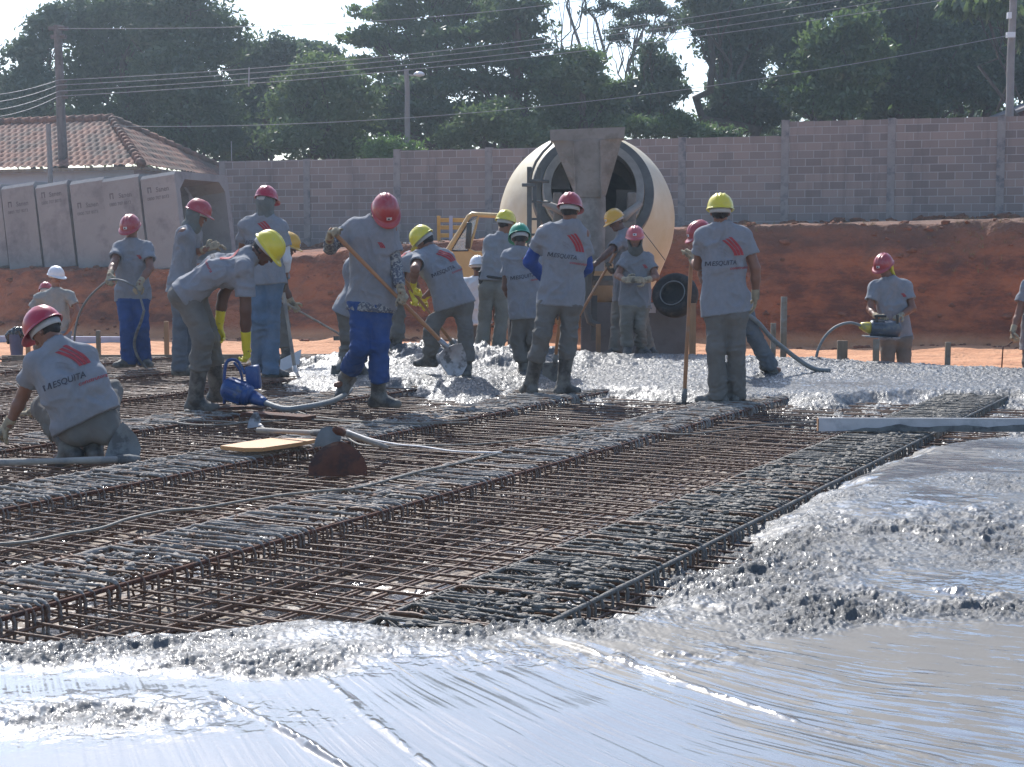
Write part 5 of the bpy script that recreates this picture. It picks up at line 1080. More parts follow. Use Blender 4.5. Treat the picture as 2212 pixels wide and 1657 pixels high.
    B.add('cap', A(Hc + Fd * .072 - Ud * .088), A(Hc + Fd * .076 - Ud * .098), .014, .014, .025)
    B.add('cap', A(Hc + Fd * .086 + Ud * .012), A(Hc + Fd * .104 - Ud * .028), .008, .0125, .012)
    for s_ in (-1, 1):
        B.add('ell', A(Hc + Sd * .077 * s_ - Fd * .012 - Ud * .008), (A(Sd), A(Fd), A(Ud), (.010, .019, .032)), k=.006)
        B.add('cap', A(Hc + Sd * .03 * s_ + Fd * .094 + Ud * .004), A(Hc + Sd * .034 * s_ + Fd * .094 + Ud * .004), .012, .012, sub=True)
        B.add('ell', A(Hc + Sd * .031 * s_ + Fd * .076 + Ud * .002), (A(Sd), A(Fd), A(Ud), (.012, .012, .010)), k=.003)
        B.add('cap', A(Hc + Sd * .012 * s_ + Fd * .086 + Ud * .022), A(Hc + Sd * .045 * s_ + Fd * .074 + Ud * .02), .008, .008, .012)
        B.add('cap', A(Hc + Sd * .0 * s_ + Fd * .089 - Ud * .052), A(Hc + Sd * .02 * s_ + Fd * .082 - Ud * .054), .007, .005, .006)
        B.add('cap', A(Hc + Sd * .0 * s_ + Fd * .088 - Ud * .063), A(Hc + Sd * .018 * s_ + Fd * .081 - Ud * .061), .007, .005, .006)
    for s_ in 'ab':
        sh, el, wr, ha = P['s' + s_], P['e' + s_], P['w' + s_], P['m' + s_]; hp, kn, an = P['h' + s_], P['k' + s_], P['a' + s_]; i = 0 if s_ == 'a' else 1
        B.add('cap', A(sh), A(el), .050 * h_, .041 * h_, .025); B.add('cap', A(el), A(lerp(el, wr, .35)), .041 * h_, .040 * h_, .02); B.add('cap', A(lerp(el, wr, .35)), A(wr), .040 * h_, .027 * h_, .02)
        if glove[i] is None:
            pn = Vector(palm[i]) if palm[i] else (pel - wr); 
            for q in hand_prims(wr, ha - wr, pn, thumbs[i], curl[i]): B.add('cap', A(q[0]), A(q[1]), q[2], q[3], .006)
        else: B.add('cap', A(wr), A(wr + (ha - wr).normalized() * .03), .024, .02, .01)
        B.add('cap', A(hp), A(kn), .072, .052, .03); B.add('cap', A(kn), A(an), .050, .034, .02)
        ta = R(toes[i]); td = Vector((math.sin(ta), math.cos(ta), 0)); dn = -.045; B.add('cap', A(an + Vector((0, 0, dn))), A(an + td * .12 + Vector((0, 0, dn - .01))), .03, .026, .02)
    v, f = B.mesh(); v = relax(v, f, 1)
    mi = np.zeros(len(f), int); fcn = v[f].mean(1) - A(Hc); cx, cf, cu = fcn @ A(Sd), fcn @ A(Fd), fcn @ A(Ud)
    mi[(cf > .078) & (np.abs(cx) < .024) & (np.abs(cu + .0575) < .007)] = 1
    mi[(cf > .06) & (np.abs(np.abs(cx) - .031) < .011) & (np.abs(cu - .002) < .007)] = 2
    mi[(cf > .06) & (np.abs(np.abs(cx) - .028) < .018) & (np.abs(cu - .024) < .0055)] = 3
    body = bpy.data.objects.new('person', None); bpy.data.objects.remove(body)
    body = mkobj('person', v - A(rootp), f, [M[skin], M['lips'], M['eye'], M['hair']], None, True, mi); body.location = rootp; tag(body, label, category)
    # ---- hair
    if hair:
        H = Field(A(Hc) - .15, A(Hc) + .15, .007); H.add('ell', A(Hc + Ud * .022 - Fd * .014), (A(Sd), A(Fd), A(Ud), (.081 * h_, .098 * h_, .096 * h_)), k=.01); H.add('cap', A(Hc - Fd * .062 - Ud * .04), A(Hc - Fd * .05 - Ud * .058), .036, .026, .02, (A(Fd), 1.3))
        H.cut(A(Hc + Fd * .018), A(Fd + Ud * -.15)); H.cut(A(Hc + Ud * .075), A(Ud)); H.cut(A(Hc - Ud * .068), A(-Ud))
        H.add('cap', A(Hc + Sd * .2 - Fd * .012 - Ud * .012), A(Hc - Sd * .2 - Fd * .012 - Ud * .012), .021, .021, sub=True)
        v, f = H.mesh(); v = v + vnormals(v, f) * (.0022 * vnoise(v * 90))[:, None]; mkobj('hair', v, f, M['hair'], body, True, world=True)
    # ---- t-shirt
    lo2 = pts.min(0) - .26; hi2 = pts.max(0) + .26; g = .016 + (fat - 1) * .05
    if shirt:
        S = Field(lo2, hi2, res * 1.05); fl = (A(Fr), 1.16)
        S.add('cap', A(P['sa'] + Xs * .012 - U * .012), A(P['sb'] - Xs * .012 - U * .012), .062 * h_, .062 * h_, .05)
        S.add('cap', A(neck - U * .055), A(neck - U * .02), .085, .072, .04)
        for q_ in ('sa', 'sb'): S.add('cap', A(neck - U * .028), A(P[q_] - U * .012), .068 * h_, .062 * h_, .05)
        for s_ in (-1, 1):
            S.add('cap', A(shm - U * .085 * h_ + Xs * .078 * s_ * h_), A(mid + Xs * .068 * s_ * fat), .100 * h_ + g, .092 * h_ + g, .06, fl); S.add('cap', A(mid + Xs * .068 * s_ * fat), A(pel - U * (hem + .06) + Xp * .078 * s_ * fat - Fr * .012), .094 * h_ + g, .121 * h_ + g, .06, fl)
        pc = pel - U * hem + Fr * .0; S.cut(A(pc), A(-(U + Fr * (.10 * math.sin(seed)) + Xs * (.12 * math.cos(seed * 2.1))).normalized()))
        for s_ in 'ab':
            sh, el = P['s' + s_], P['e' + s_]; se = lerp(sh, el, sleeve_end); S.add('cone', A(lerp(sh, neck, .12) - U * .012), A(se), .064 * h_, .076 * h_, .035); S.add('cap', A(lerp(sh, el, sleeve_end - .10)), A(lerp(sh, el, sleeve_end + .3)), .056 * h_, .060 * h_, sub=True)
        S.add('cap', A(neck + (Hc - neck) * .12), A(Hc), .062 * h_, .058 * h_, sub=True)
        v, f = S.mesh(); v = relax(v, f, 1)
        jt = [(P['sa'] - U * .12, .14, .8), (P['sb'] - U * .12, .14, .8), (pel, .22, 1.3), (mid, .15, .5)]; v = folds(v, f, (7.5, 7.5, 5) if abs(U.z) > .75 else (7, 7, 9), .0135, seed, jt, (A(pc), A(U)))
        so_ = mkobj('polo_shirt' if shirt == 'polo' else 't_shirt', v, f, M[shirt], body, True, world=True)
        back_print()
        bk = -Fr; 
        if pr == 'back': 
            Xb = U.cross(bk).normalized(); print_on(so_, body, lerp(pel, neck, .56) + Xb * (prx * .6 + .008), Xb, U, bk, _PR['b'])
        if pr == 'front':
            Xb = U.cross(Fr).normalized(); print_on(so_, body, lerp(pel, neck, .66) + Xb * .075, Xb, U, Fr, _PR['f'])
    # ---- trousers
    T = Field(lo2, hi2, res * 1.05)
    T.add('cap', A(P['ha'] - U * .01), A(P['hb'] - U * .01), .102 * h_, .102 * h_, .04)
    for s_ in (-1, 1): T.add('cap', A(pel + Xp * .05 * s_), A(pel + U * .10 + Xp * .05 * s_), .100 * h_, .088 * h_, .04, (A(Fr), 1.12))
    for s_ in 'ab':
        sg = -1 if s_ == 'a' else 1; hp, kn, an = P['h' + s_], P['k' + s_], P['a' + s_]; T.add('cap', A(hp - Fr * .01 - U * .02), A(hp - Fr * .03 - U * .05), .082 * h_, .082 * h_, .04)
        T.add('cap', A(hp), A(kn), .098 * h_, .075 * h_, .035)
        if tuck is not None: e = lerp(kn, an, tuck + .08); T.add('cone', A(kn), A(e), .074 * h_, .078 * h_, .03); T.add('cap', A(lerp(kn, an, tuck - .06)), A(lerp(kn, an, tuck - .02)), .074, .074, .03)
        else: e = lerp(kn, an, 1.10); T.add('cone', A(kn), A(e), .074 * h_, .083 * h_, .03); T.add('cap', A(lerp(kn, an, .98)), A(an), .076, .074, .02)
    if U.z > .8 and shirt and hem > -.02 and P['ka'].z < pel.z - .2: T.cut(A(pel - U * (hem - .03)), A(U))
    v, f = T.mesh(); v = relax(v, f, 1); jt = [(P['ka'], .13, .9), (P['kb'], .13, .9), (lerp(P['ka'], P['aa'], tuck or .9), .13, 1.5), (lerp(P['kb'], P['ab'], tuck or .9), .13, 1.5), (pel, .12, .3)]
    v = folds(v, f, (7, 7, 13), .0085, seed + 3, jt); mkobj('trousers', v, f, M[pants], body, True, world=True)
    if over: # checked shirt tail below the hem
        O = Field(lo2, hi2, .011)
        for s_ in (-1, 1): O.add('cap', A(pel + U * .02 + Xp * .07 * s_), A(pel - U * (hem + .1) + Xp * .075 * s_), .122 * h_, .134 * h_, .05, (A(Fr), 1.14))
        O.cut(A(pel - U * (hem + .045)), A(-U)); O.cut(A(pel - U * (hem - .03)), A(U)); v, f = O.mesh(); v = folds(relax(v, f), f, (14, 14, 3), .006, seed, []); mkobj('shirt_tail', v, f, M[over], body, True, world=True)
    # ---- boots or shoes
    for i, s_ in enumerate('ab'):
        kn, an = P['k' + s_], P['a' + s_]; ta = R(toes[i]); sh_ = (kn - an).normalized(); td = Vector((math.sin(ta), math.cos(ta), 0)); lift = toes[i + 2] if len(toes) > 3 else 0.0
        td = (td * math.cos(R(lift)) - Vector((0, 0, 1)) * math.sin(R(lift))).normalized(); dn = (Vector((0, 0, -1)) - td * -td.z).normalized(); F_ = Field(np.minimum(A(kn), A(an)) - .28, np.maximum(A(kn), A(an)) + .28, .009)
        if feet == 'boot': st = lerp(kn, an, (tuck or .7)); F_.add('cyl', A(st), A(an), .062 * h_, .056 * h_, .02)
        heel = an + dn * .05 - td * .045; ball = an + dn * .058 + td * .11; toe = an + dn * .055 + td * .165
        F_.add('cap', A(an), A(heel), .052, .046, .03); F_.add('cap', A(heel), A(ball), .046, .045, .02); F_.add('cap', A(ball), A(toe), .046, .040, .02, (A(dn), 1.1)); F_.add('cap', A(an + td * .02), A(ball), .052, .042, .03)
        F_.cut(A(an + dn * .09), A(dn)); v, f = F_.mesh(); v = folds(relax(v, f), f, (10, 10, 16), .0035, seed + i, [])
        mkobj('boot' if feet == 'boot' else 'shoe', v, f, M['boot'] if feet in ('boot', 'shoe') else M[feet], body, True, world=True)
    # ---- gloves
    for i, s_ in enumerate('ab'):
        if glove[i] is None: continue
        el, wr, ha = P['e' + s_], P['w' + s_], P['m' + s_]; Dh = (ha - wr).normalized(); pn = Vector(palm[i]) if palm[i] else (pel + Vector((0, 0, .2)) - wr)
        F_ = Field(A(wr) - .22, A(wr) + .22, .0055)
        for q in hand_prims(wr, Dh, pn, thumbs[i], curl[i], 1.14): F_.add('cap', A(q[0]), A(q[1]), q[2], q[3], .007)
        fa = (el - wr).normalized(); F_.add('cyl', A(wr + fa * (cuff[i] + .02)), A(wr + Dh * .02), .036 + .006 * (cuff[i] > .08), .033, .012)
        v, f = F_.mesh(); v = folds(v, f, (18, 18, 22), .0022, seed + i, []); mkobj('glove', v, f, M[glove[i]], body, True, world=True)
    hat(body, Hc, Fd, Ud, hatc, sticker, stripe, band) if hatc else None
    if glasses:
        gl = []; 
        for th in np.linspace(-1.25, 1.25, 15):
            for (zz, rr) in ((.018, .0), (-.018 + .008 * abs(th), 0)):
                c = Hc + Fd * (.004 + .100 * math.cos(th)) + Sd * (.080 * math.sin(th)) + Ud * zz; gl.append(c)
            
        n = 15; q = gl + [p - Fd * .004 for p in gl]; ff = []
        for k in range(n - 1): a = 2 * k; ff += [(a, a + 2, a + 3, a + 1), (2 * n + a, 2 * n + a + 1, 2 * n + a + 3, 2 * n + a + 2), (a, 2 * n + a, 2 * n + a + 2, a + 2), (a + 1, a + 3, 2 * n + a + 3, 2 * n + a + 1)]
        mkobj('sunglasses', q, ff, M['dark'], body, True, world=True)
    if cloth: # cloth hanging from under the hat round the nape and neck
        mt, full = cloth; K = Field(A(Hc) - .26, A(Hc) + .22, .009)
        K.add('ell', A(Hc + Ud * .0 - Fd * .018), (A(Sd), A(Fd), A(Ud), (.094, .104, .095)), k=.02); K.add('cap', A(Hc - Ud * .05 - Fd * .02), A(neck + U * .0), .074, .082, .05)
        if full: K.add('cap', A(neck + Fr * .02), A(neck + Fr * .03 + U * .02), .095, .085, .04)
        K.add('ell', A(Hc + Fd * .075 - Ud * .005), (A(Sd), A(Fd), A(Ud), (.080 if full else .10, .085, .100)), k=.001, sub=True) if True else 0
        K.cut(A(Hc + Ud * .045), A(Ud)); 
        if not full: K.cut(A(Hc - Fd * .0), A(Fd)); K.cut(A(Hc - Ud * .15), A(-Ud))
        v, f = K.mesh(); v = folds(relax(v, f), f, (16, 16, 9), .008, seed, []); mkobj('neck_cloth', v, f, M[mt], body, True, world=True)
    if extra: extra(P, body, dict(U=U, Fr=Fr, Xs=Xs, pel=pel, neck=neck, A=A, pts=pts, hs=h_))
    PEO[key] = P
    return body
M['lips'] = mat('lips', (.16, .06, .05), .5, .1, 10, bump=0); M['eye'] = mat('eye', (.05, .035, .03), .25, .3, 10, bump=0)
PEO = {}
import os
DEBUG = False
def arm_cover(s_, t0, t1, mt, r=.058, name='sleeve'):
    """sleeve running from t0 on the upper arm to t1 on the forearm"""
    def ex(P, body, c):
        A = c['A']; sh, el, wr = P['s' + s_], P['e' + s_], P['w' + s_]; F_ = Field(np.minimum(np.minimum(A(sh), A(el)), A(wr)) - .12, np.maximum(np.maximum(A(sh), A(el)), A(wr)) + .12, .009)
        F_.add('cap', A(lerp(sh, el, t0)), A(el), r, r * .97, .02); F_.add('cone', A(el), A(lerp(el, wr, t1)), r * .97, r * .82, .02); v, f = F_.mesh(); v = folds(relax(v, f), f, (14, 14, 24), .006, 3, []); mkobj(name, v, f, M[mt], body, True, world=True)
    return ex
def both(*fs):
    def ex(P, body, c):
        for q in fs: q(P, body, c)
    return ex
# ------------------------------------------------------------------ the workers
def gd(c, y, z=0.0): return G(1105, CR(c, 0, y)[1], z).y
def pouch(P, body, c):
    p = P['ha'] + c['U'] * .10 - c['Xs'] * .10 - c['Fr'] * .02; mb = MB(); mb.box(p, (.055, .05, .15), None, 0, .012); mb.build('phone_pouch', M['dark'], body, smooth=True, world=True)
    b = MB(); ring = [c['pel'] + c['U'] * .115 + (c['Xs'] * math.cos(a) * .165 + c['Fr'] * math.sin(a) * .125) for a in np.linspace(0, 2 * math.pi, 25)[:-1]]; b.tube(ring, .017, 6, close=True); b.build('belt', M['dark'], body, smooth=True, world=True)
def brief(P, body, c):
    A = c['A']; F_ = Field(A(c['pel']) - .3, A(c['pel']) + .3, .009)
    for s_ in (-1, 1): F_.add('cap', A(c['pel'] + c['U'] * .02 + c['Xs'] * .055 * s_), A(c['pel'] + c['U'] * .125 + c['Xs'] * .055 * s_), .114, .104, .04, (A(c['Fr']), 1.1))
    F_.cut(A(c['pel'] + c['U'] * .145), A(c['U'])); F_.cut(A(c['pel'] + c['U'] * .06), A(-c['U'])); v, f = F_.mesh(); mkobj('underwear', v, f, M['white_cloth'], body, True, world=True)
def people():
    person('P1', 1, 9.25, dict(head=(243, 848, .12), neck=(300, 925, .04), sa=(185, 1015, -.05), sb=(455, 975, .08), ea=(125, 1190, '+'), eb=(330, 1170, .35), wa=(45, 1355, .10), wb=(175, 1290, .42), ma=(10, 1385, .14), mb=(130, 1290, .48),
           ha=(392, 1362, .02), hb=(552, 1356, .02), ka=(235, 1262, .30), kb=(590, 1170, .38), aa=(375, 1488, .02), ab=(500, 1480, .05)), (292, 38, 0), -1, 'person in a red hard hat crouching on the rebar in the left foreground',
           hatc='deep', fat=1.22, hem=-.025, toes=(300, 330, 20, 20), pr='back', prx=.0, curve=.06, hs=.98, curl=(.6, .6), res=.0085, cuff=(.03, .03), seed=1, tuck=.55, palm=((1, 1, -.6), None), extra=brief)
    person('P2', 1, 21.6, dict(head=(300, 560), neck=(300, 628), sa=(205, 668), sb=(375, 655), ea=(155, 765, '-'), eb=(418, 745, '-'), wa=(215, 850, '+'), wb=(372, 835, '+'), ha=(258, 842), hb=(345, 842)), (125, 12, 0), 1,
           'person in a grey polo shirt, plain white hard hat and glasses, hands on hips', shirt='polo', pants='jeans', feet='shoe', tuck=None, glove=(None, None), hatc='white', z0=DZ, hs=.98, curl=(.4, .4), glasses=True, sticker=False, hem=.05, seed=2)
    person('P3', 1, 24.0, dict(head=(246, 640), ka=(205, 905, .32), kb=(290, 905, .32)), (350, 20, 0), -1, 'person almost hidden behind the polo shirt wearer, only a red hard hat showing', hatc='red', z0=DZ, glove=('glove', 'glove'), seed=3, feet='shoe', tuck=None)
    person('P4', 1, gd(1, 1040), dict(head=(700, 300), neck=(706, 365), sa=(638, 402), sb=(788, 400), ea=(612, 490, '-'), eb=(805, 515, '-'), wa=(590, 548, '-'), wb=(748, 590, '-'), ma=(578, 590, -.55), mb=(733, 640, -.40),
           ha=(668, 660), hb=(752, 660), ka=(680, 830, -.1), kb=(760, 830, -.05), aa=(690, 1002), ab=(770, 1000, .1)), (190, 28, 0), 1, 'person in bright blue trousers facing us, holding a thin hose in both hands',
           pants='blue', feet='shoe', tuck=None, hatc='red', toes=(225, 140), pr='front', hs=1.03, seed=4, hem=.06)
    person('P5', 2, gd(2, 1300), dict(head=(298, 268), neck=(252, 345, .02), sa=(210, 390, -.14), sb=(275, 385, .17), ea=(225, 525, '+'), eb=(300, 510, '+'), wa=(355, 490, -.05), wb=(380, 478, .12), ma=(400, 470, -.02), mb=(415, 470, .14),
           ha=(180, 700, -.08), hb=(215, 700, .09), ka=(185, 965, -.05), kb=(235, 965, .1), aa=(185, 1245, -.05), ab=(235, 1250, .1)), (80, 22, 0), 1, 'person in grey jeans seen side on, grey neck cloth, sunglasses and red hard hat',
           pants='jeans_grey', tuck=None, hatc='red', toes=(90, 70), cloth=('scarf', True), glasses=True, hs=1.02, seed=5, curl=(.5, .5))
    person('P6', 2, gd(2, 1520), dict(head=(735, 492, 0), neck=(645, 528, 0), sa=(600, 612, -.17), sb=(575, 575, .18), ea=(605, 880, -.14), eb=(462, 790, .2), wa=(608, 1120, -.05), wb=(430, 985, .22), ma=(618, 1215, -.02), mb=(450, 1065, .2),
           ha=(228, 785, -.09), hb=(262, 785, .09), ka=(335, 1060, -.08), kb=(375, 1050, .14), aa=(282, 1460, 0), ab=(425, 1400, .34)), (97, 52, 0), 1, 'person bent double over the blue vibrator motor in long yellow rubber gloves',
           hatc='yellow', glove=('rubber_yellow', 'rubber_yellow'), cuff=(.12, .12), toes=(95, 85), curve=.05, hs=1.10, seed=6, tuck=.42, skin='skin_dark', curl=(.9, .5), hem=.06, sleeve_end=.7, sticker=False, pr='back', prx=-.02)
    person('P7', 2, gd(2, 1310), dict(head=(738, 185), neck=(728, 272), sa=(605, 335), sb=(832, 345), ea=(585, 500, '+'), eb=(862, 555, 0), wa=(640, 585, '+'), wb=(855, 700, '+'), ma=(690, 600, .5),
           ha=(690, 665), hb=(790, 665), ka=(690, 940), kb=(775, 930, .05), aa=(690, 1230, .12), ab=(765, 1262)), (22, 15, 0), -1, 'person in faded blue jeans seen from behind, white sleeve and cloth over the neck',
           pants='jeans', hatc='deep', cloth=('scarf', True), glove=('glove_dark', 'glove_dark'), tuck=None, toes=(20, 60), hs=1.08, seed=7, pr='back', prx=-.05, extra=arm_cover('b', .5, .5, 'white_sleeve', .062), hem=.09)
    person('P8', 2, 17.2, dict(head=(876, 470), neck=(845, 535), sa=(800, 580, .14), sb=(838, 585, -.14), ea=(800, 720, .2), eb=(858, 745, -.12), wa=(860, 830, .1), wb=(905, 838, -.1), mb=(935, 880, -.08), ha=(760, 770, .08), hb=(790, 770, -.08),
           ka=(800, 960, .1), kb=(845, 975, -.08), aa=(740, 1185, .1), ab=(868, 1180, -.08)), (95, 25, 0), -1, 'person in an orange yellow hard hat half hidden behind the faded blue jeans',
           hatc='orange', toes=(90, 90), seed=8, tuck=.6, skin='skin_dark')
    person('P9', 3, gd(3, 1585), dict(head=(468, 268, -.06), neck=(402, 322), sa=(248, 362, .04), sb=(498, 388, -.06), ea=(92, 515, .02), eb=(538, 640, -.05), wa=(88, 448, -.25), wb=(572, 800, -.15), ma=(108, 370, -.33), mb=(612, 880, -.19),
           ha=(298, 880), hb=(440, 880), ka=(300, 1185, -.10), kb=(430, 1170, -.06), aa=(200, 1390, .22), ab=(418, 1520)), (158, 52, 8), 1, 'person in bright blue trousers looking down, long shovel held across the body',
           pants='blue', hatc='red', toes=(215, 105, 40, 0), hs=1.06, seed=9, tuck=.62, hem=.03, over='plaid', extra=both(arm_cover('a', .45, .8, 'plaid', .056, 'checked_sleeve'), arm_cover('b', .5, .8, 'plaid', .056, 'checked_sleeve')), palm=((.8, -.3, -.5), (-.6, -.4, .3)), curl=(1.0, 1.0), thumbs=(1, 1), pr='front')
    person('P10', 3, 15.1, dict(head=(400, 500, .1), neck=(320, 580, 0), sa=(255, 610, -.16), sb=(300, 600, .18), ea=(330, 760, -.1), eb=(380, 760, .2), wa=(420, 880, 0), wb=(430, 880, .2), ha=(185, 880, -.08), hb=(230, 880, .09), ka=(215, 1110, -.02), kb=(290, 1130, .1),
           aa=(200, 1300, .1), ab=(290, 1340, 0)), (90, 50, 0), -1, 'person bent forward, only back and legs showing left of the shovel holder', hatc='yellow', toes=(80, 80), seed=10, curve=.05, hs=1.02, tuck=.6)
    person('P11', 3, 17.2, dict(head=(730, 590, .1), neck=(680, 560, 0), sa=(635, 590, -.15), sb=(640, 570, .18), ea=(622, 730, -.12), eb=(660, 730, .2), wa=(655, 830, -.1), wb=(700, 830, .2), ha=(515, 770, -.08), hb=(535, 770, .09), ka=(560, 970, -.02), kb=(530, 970, .1),
           aa=(545, 1190, .0), ab=(500, 1180, .1)), (90, 60, 0), 1, 'person bent forward, back with red logo showing right of the shovel holder', hatc='yellow', toes=(80, 80), seed=11, curve=.05, hs=.98, tuck=.6, glove=('rubber_yellow', 'rubber_yellow'), pr='back')
    person('P12', 3, 15.0, dict(head=(728, 462, .08), neck=(768, 528, .03), sa=(702, 575, -.08), sb=(885, 575, .06), ea=(668, 655, '-'), eb=(830, 760, '+'), wa=(655, 765, -.12), wb=(730, 850, .22), ma=(668, 845, -.05), mb=(720, 880, .26),
           ha=(862, 880, 0), hb=(985, 885, .02), ka=(785, 1055, -.02), kb=(1012, 1090, 0), aa=(770, 1260, .15), ab=(1015, 1330, 0)), (308, 38, -18), -1, 'person leaning left over a shovel, back to us, one yellow rubber glove showing', hatc='yellow', glove=('rubber_yellow', 'rubber_yellow'), curl=(1.3, 1.3),
           cuff=(.06, .06), toes=(300, 350), hs=1.08, seed=12, tuck=.7, curve=.06, skin='skin', hem=.05, pr='back', prx=.03)
    person('P13', 3, 20.4, dict(head=(1092, 640)), (352, 8, 0), -1, 'person in a white hard hat with a red stripe, seen from behind', hatc='white', z0=DZ - .32, stripe=True, sticker=False, shirt='white_cloth', glove=(None, None), seed=13, skin='skin_dark', hs=.98, feet='shoe', tuck=None)
    person('P14', 3, 17.6, dict(head=(1282, 345), neck=(1255, 420), sa=(1172, 462, -.02), sb=(1335, 478, .05), ea=(1165, 600, '+'), eb=(1350, 610, '+'), wa=(1270, 640, '+'), wb=(1360, 640, '+'), ha=(1160, 775), hb=(1255, 780), ka=(1140, 985), kb=(1255, 990), aa=(1118, 1180), ab=(1232, 1180)), (40, 14, 0), -1,
           'person in dusty khaki trousers with a black pouch on the belt, yellow hard hat', hatc='yellow', pants='khaki2', glove=('glove', 'glove'), toes=(330, 20), seed=14, extra=pouch, hem=-.07, hs=1.0, feet='shoe', tuck=None)
    person('P15', 4, gd(4, 1505), dict(head=(342, 712, .05), neck=(338, 778), sa=(272, 815), sb=(425, 812, .05), ea=(262, 995, '+'), eb=(450, 980, '+'), wa=(305, 1090, '+'), wb=(400, 1080, .3), ha=(350, 1120), hb=(430, 1125), ka=(330, 1300, .05), kb=(430, 1300), aa=(372, 1455, .05), ab=(450, 1450, .2)), (352, 25, 0), -1,
           'person in the only green hard hat, seen from behind', hatc='green', toes=(340, 10), seed=15, tuck=.65, skin='skin_dark', pr='back', prx=.06, hem=.10, glove=(None, 'glove'))
    person('P16', 4, gd(4, 1605), dict(head=(632, 548), neck=(636, 618), sa=(482, 672), sb=(708, 690, .03), ea=(402, 845, .12), eb=(728, 880, .12), wa=(500, 960, .30), wb=(640, 960, .34), ma=(560, 985, .32), mb=(600, 975, .38), ha=(512, 1065), hb=(640, 1065), ka=(470, 1265, -.08), kb=(625, 1265, 0), aa=(405, 1555, .05), ab=(592, 1560)), (18, 14, 0), -1,
           'person with blue undersleeves and lettered back standing in front of the mixer', hatc='red', toes=(335, 55), hs=1.06, seed=16, tuck=.42, pr='back', prx=.015, extra=both(arm_cover('a', .5, .8, 'blue_sleeve', .064), arm_cover('b', .5, .8, 'blue_sleeve', .062)), hem=.05)
    person('P17', 4, 18.9, dict(head=(893, 612), neck=(938, 672), sa=(915, 732, -.12), sb=(1005, 725, .12), ea=(855, 792, '-'), eb=(930, 880, .1), wa=(775, 862, '-'), wb=(872, 905, -.10), ma=(735, 885, -.4), mb=(845, 880, -.14), ha=(920, 1010, -.03), hb=(1000, 1015, .05), ka=(905, 1180, 0), kb=(1050, 1180, .05), aa=(895, 1350, 0), ab=(1085, 1345, .1)), (236, 26, 12), 1,
           'person in dark sunglasses and orange yellow hard hat reaching under the mixer chute', hatc='orange', glasses=True, skin='skin_dark', glove=('glove_dark', 'glove_dark'), toes=(230, 150), seed=17, tuck=None, shirt='shirt_wet', pants='khaki2', hs=1.05)
    person('P18', 4, 18.3, dict(head=(1006, 712), neck=(1010, 782), sa=(955, 822), sb=(1082, 822), ea=(905, 925, '-'), eb=(1128, 935, '-'), wa=(955, 955, '-'), wb=(1062, 955, '-'), ma=(990, 948, -.48), mb=(1000, 940, -.52), ha=(965, 1085), hb=(1050, 1085), ka=(955, 1215, -.04), kb=(1035, 1215, 0), aa=(965, 1345, 0), ab=(1040, 1340, .2)), (186, 10, 0), 1,
           'person facing us in a faded red hard hat and dark neck cloth, gloves together', hatc='pink', cloth=('scarf_dark', True), shirt='shirt_wet', pants='khaki2', toes=(190, 150), seed=18, tuck=.75, hs=.98, hem=.05, curl=(.3, .35), pr='front', cuff=(.05, .09))
    person('P19', 5, gd(5, 1600), dict(head=(422, 232), neck=(432, 325), sa=(292, 400), sb=(592, 400), ea=(262, 618, .10), eb=(675, 640, -.02), wa=(222, 590, .30), wb=(678, 845, .02), ma=(212, 525, .33), mb=(668, 920, .05), ha=(392, 945), hb=(532, 945), ka=(392, 1215, -.03), kb=(535, 1215, 0), aa=(405, 1545, 0), ab=(532, 1545, .08)), (8, 6, 0), -1,
           'person with lettered back and yellow hard hat holding an upright wooden handle', hatc='yellow', toes=(292, 15), hs=1.05, seed=19, feet='shoe', tuck=None, pr='back', prx=.035, hem=.03, palm=((0, -.3, -1), (-1, .2, 0)), curl=(1.1, .4), sticker=False)
    person('P20', 5, 15.2, dict(head=(280, 405), neck=(335, 480), sa=(300, 540, -.12), sb=(420, 530, .12), ea=(290, 680, .1), eb=(480, 700, .1), wa=(330, 800, 0), wb=(470, 860, 0), ha=(500, 880), hb=(570, 885), ka=(540, 1130, -.05), kb=(668, 1125, 0), aa=(520, 1380, -.1), ab=(775, 1335, .1)), (248, 28, 0), 1,
           'person half hidden behind the upright handle holder, one grey leg trailing', hatc='red', pants='jeans_grey', toes=(260, 65, 0, 30), seed=20, hs=1.05, tuck=None, cloth=('scarf', True), glove=('glove', 'glove'))
    person('P21', 6, 17.5, dict(head=(603, 282), neck=(645, 372), sa=(528, 432, -.02), sb=(772, 428, .05), ea=(495, 612, '-'), eb=(822, 600, '-'), wa=(548, 672, '-'), wb=(715, 668, '-'), ma=(590, 655, -.40), mb=(668, 662, -.42), ha=(640, 830), hb=(755, 830)), (222, 30, 0), 1,
           'person holding a grey and yellow vibrator motor, yellow cloth at the nape', hatc='red', glasses=True, cloth=('cloth_yellow', False), z0=DZ, seed=21, hem=.02, hs=1.0, tuck=.7, pr='front', curl=(1.0, 1.0), palm=((0, 0, -1), (0, 0, -1)))
    person('P22', 6, 17.0, dict(head=(1800, 260), neck=(1800, 350), sa=(1695, 420), sb=(1930, 420), ea=(1640, 640, 0), wa=(1590, 775, -.06), ma=(1588, 850, -.08), ha=(1730, 840), hb=(1850, 840)), (200, 10, 0), 1, 'person cut off by the right edge, gloved hand and trousers showing', hatc='yellow', z0=DZ, seed=22, hs=1.0)
people()
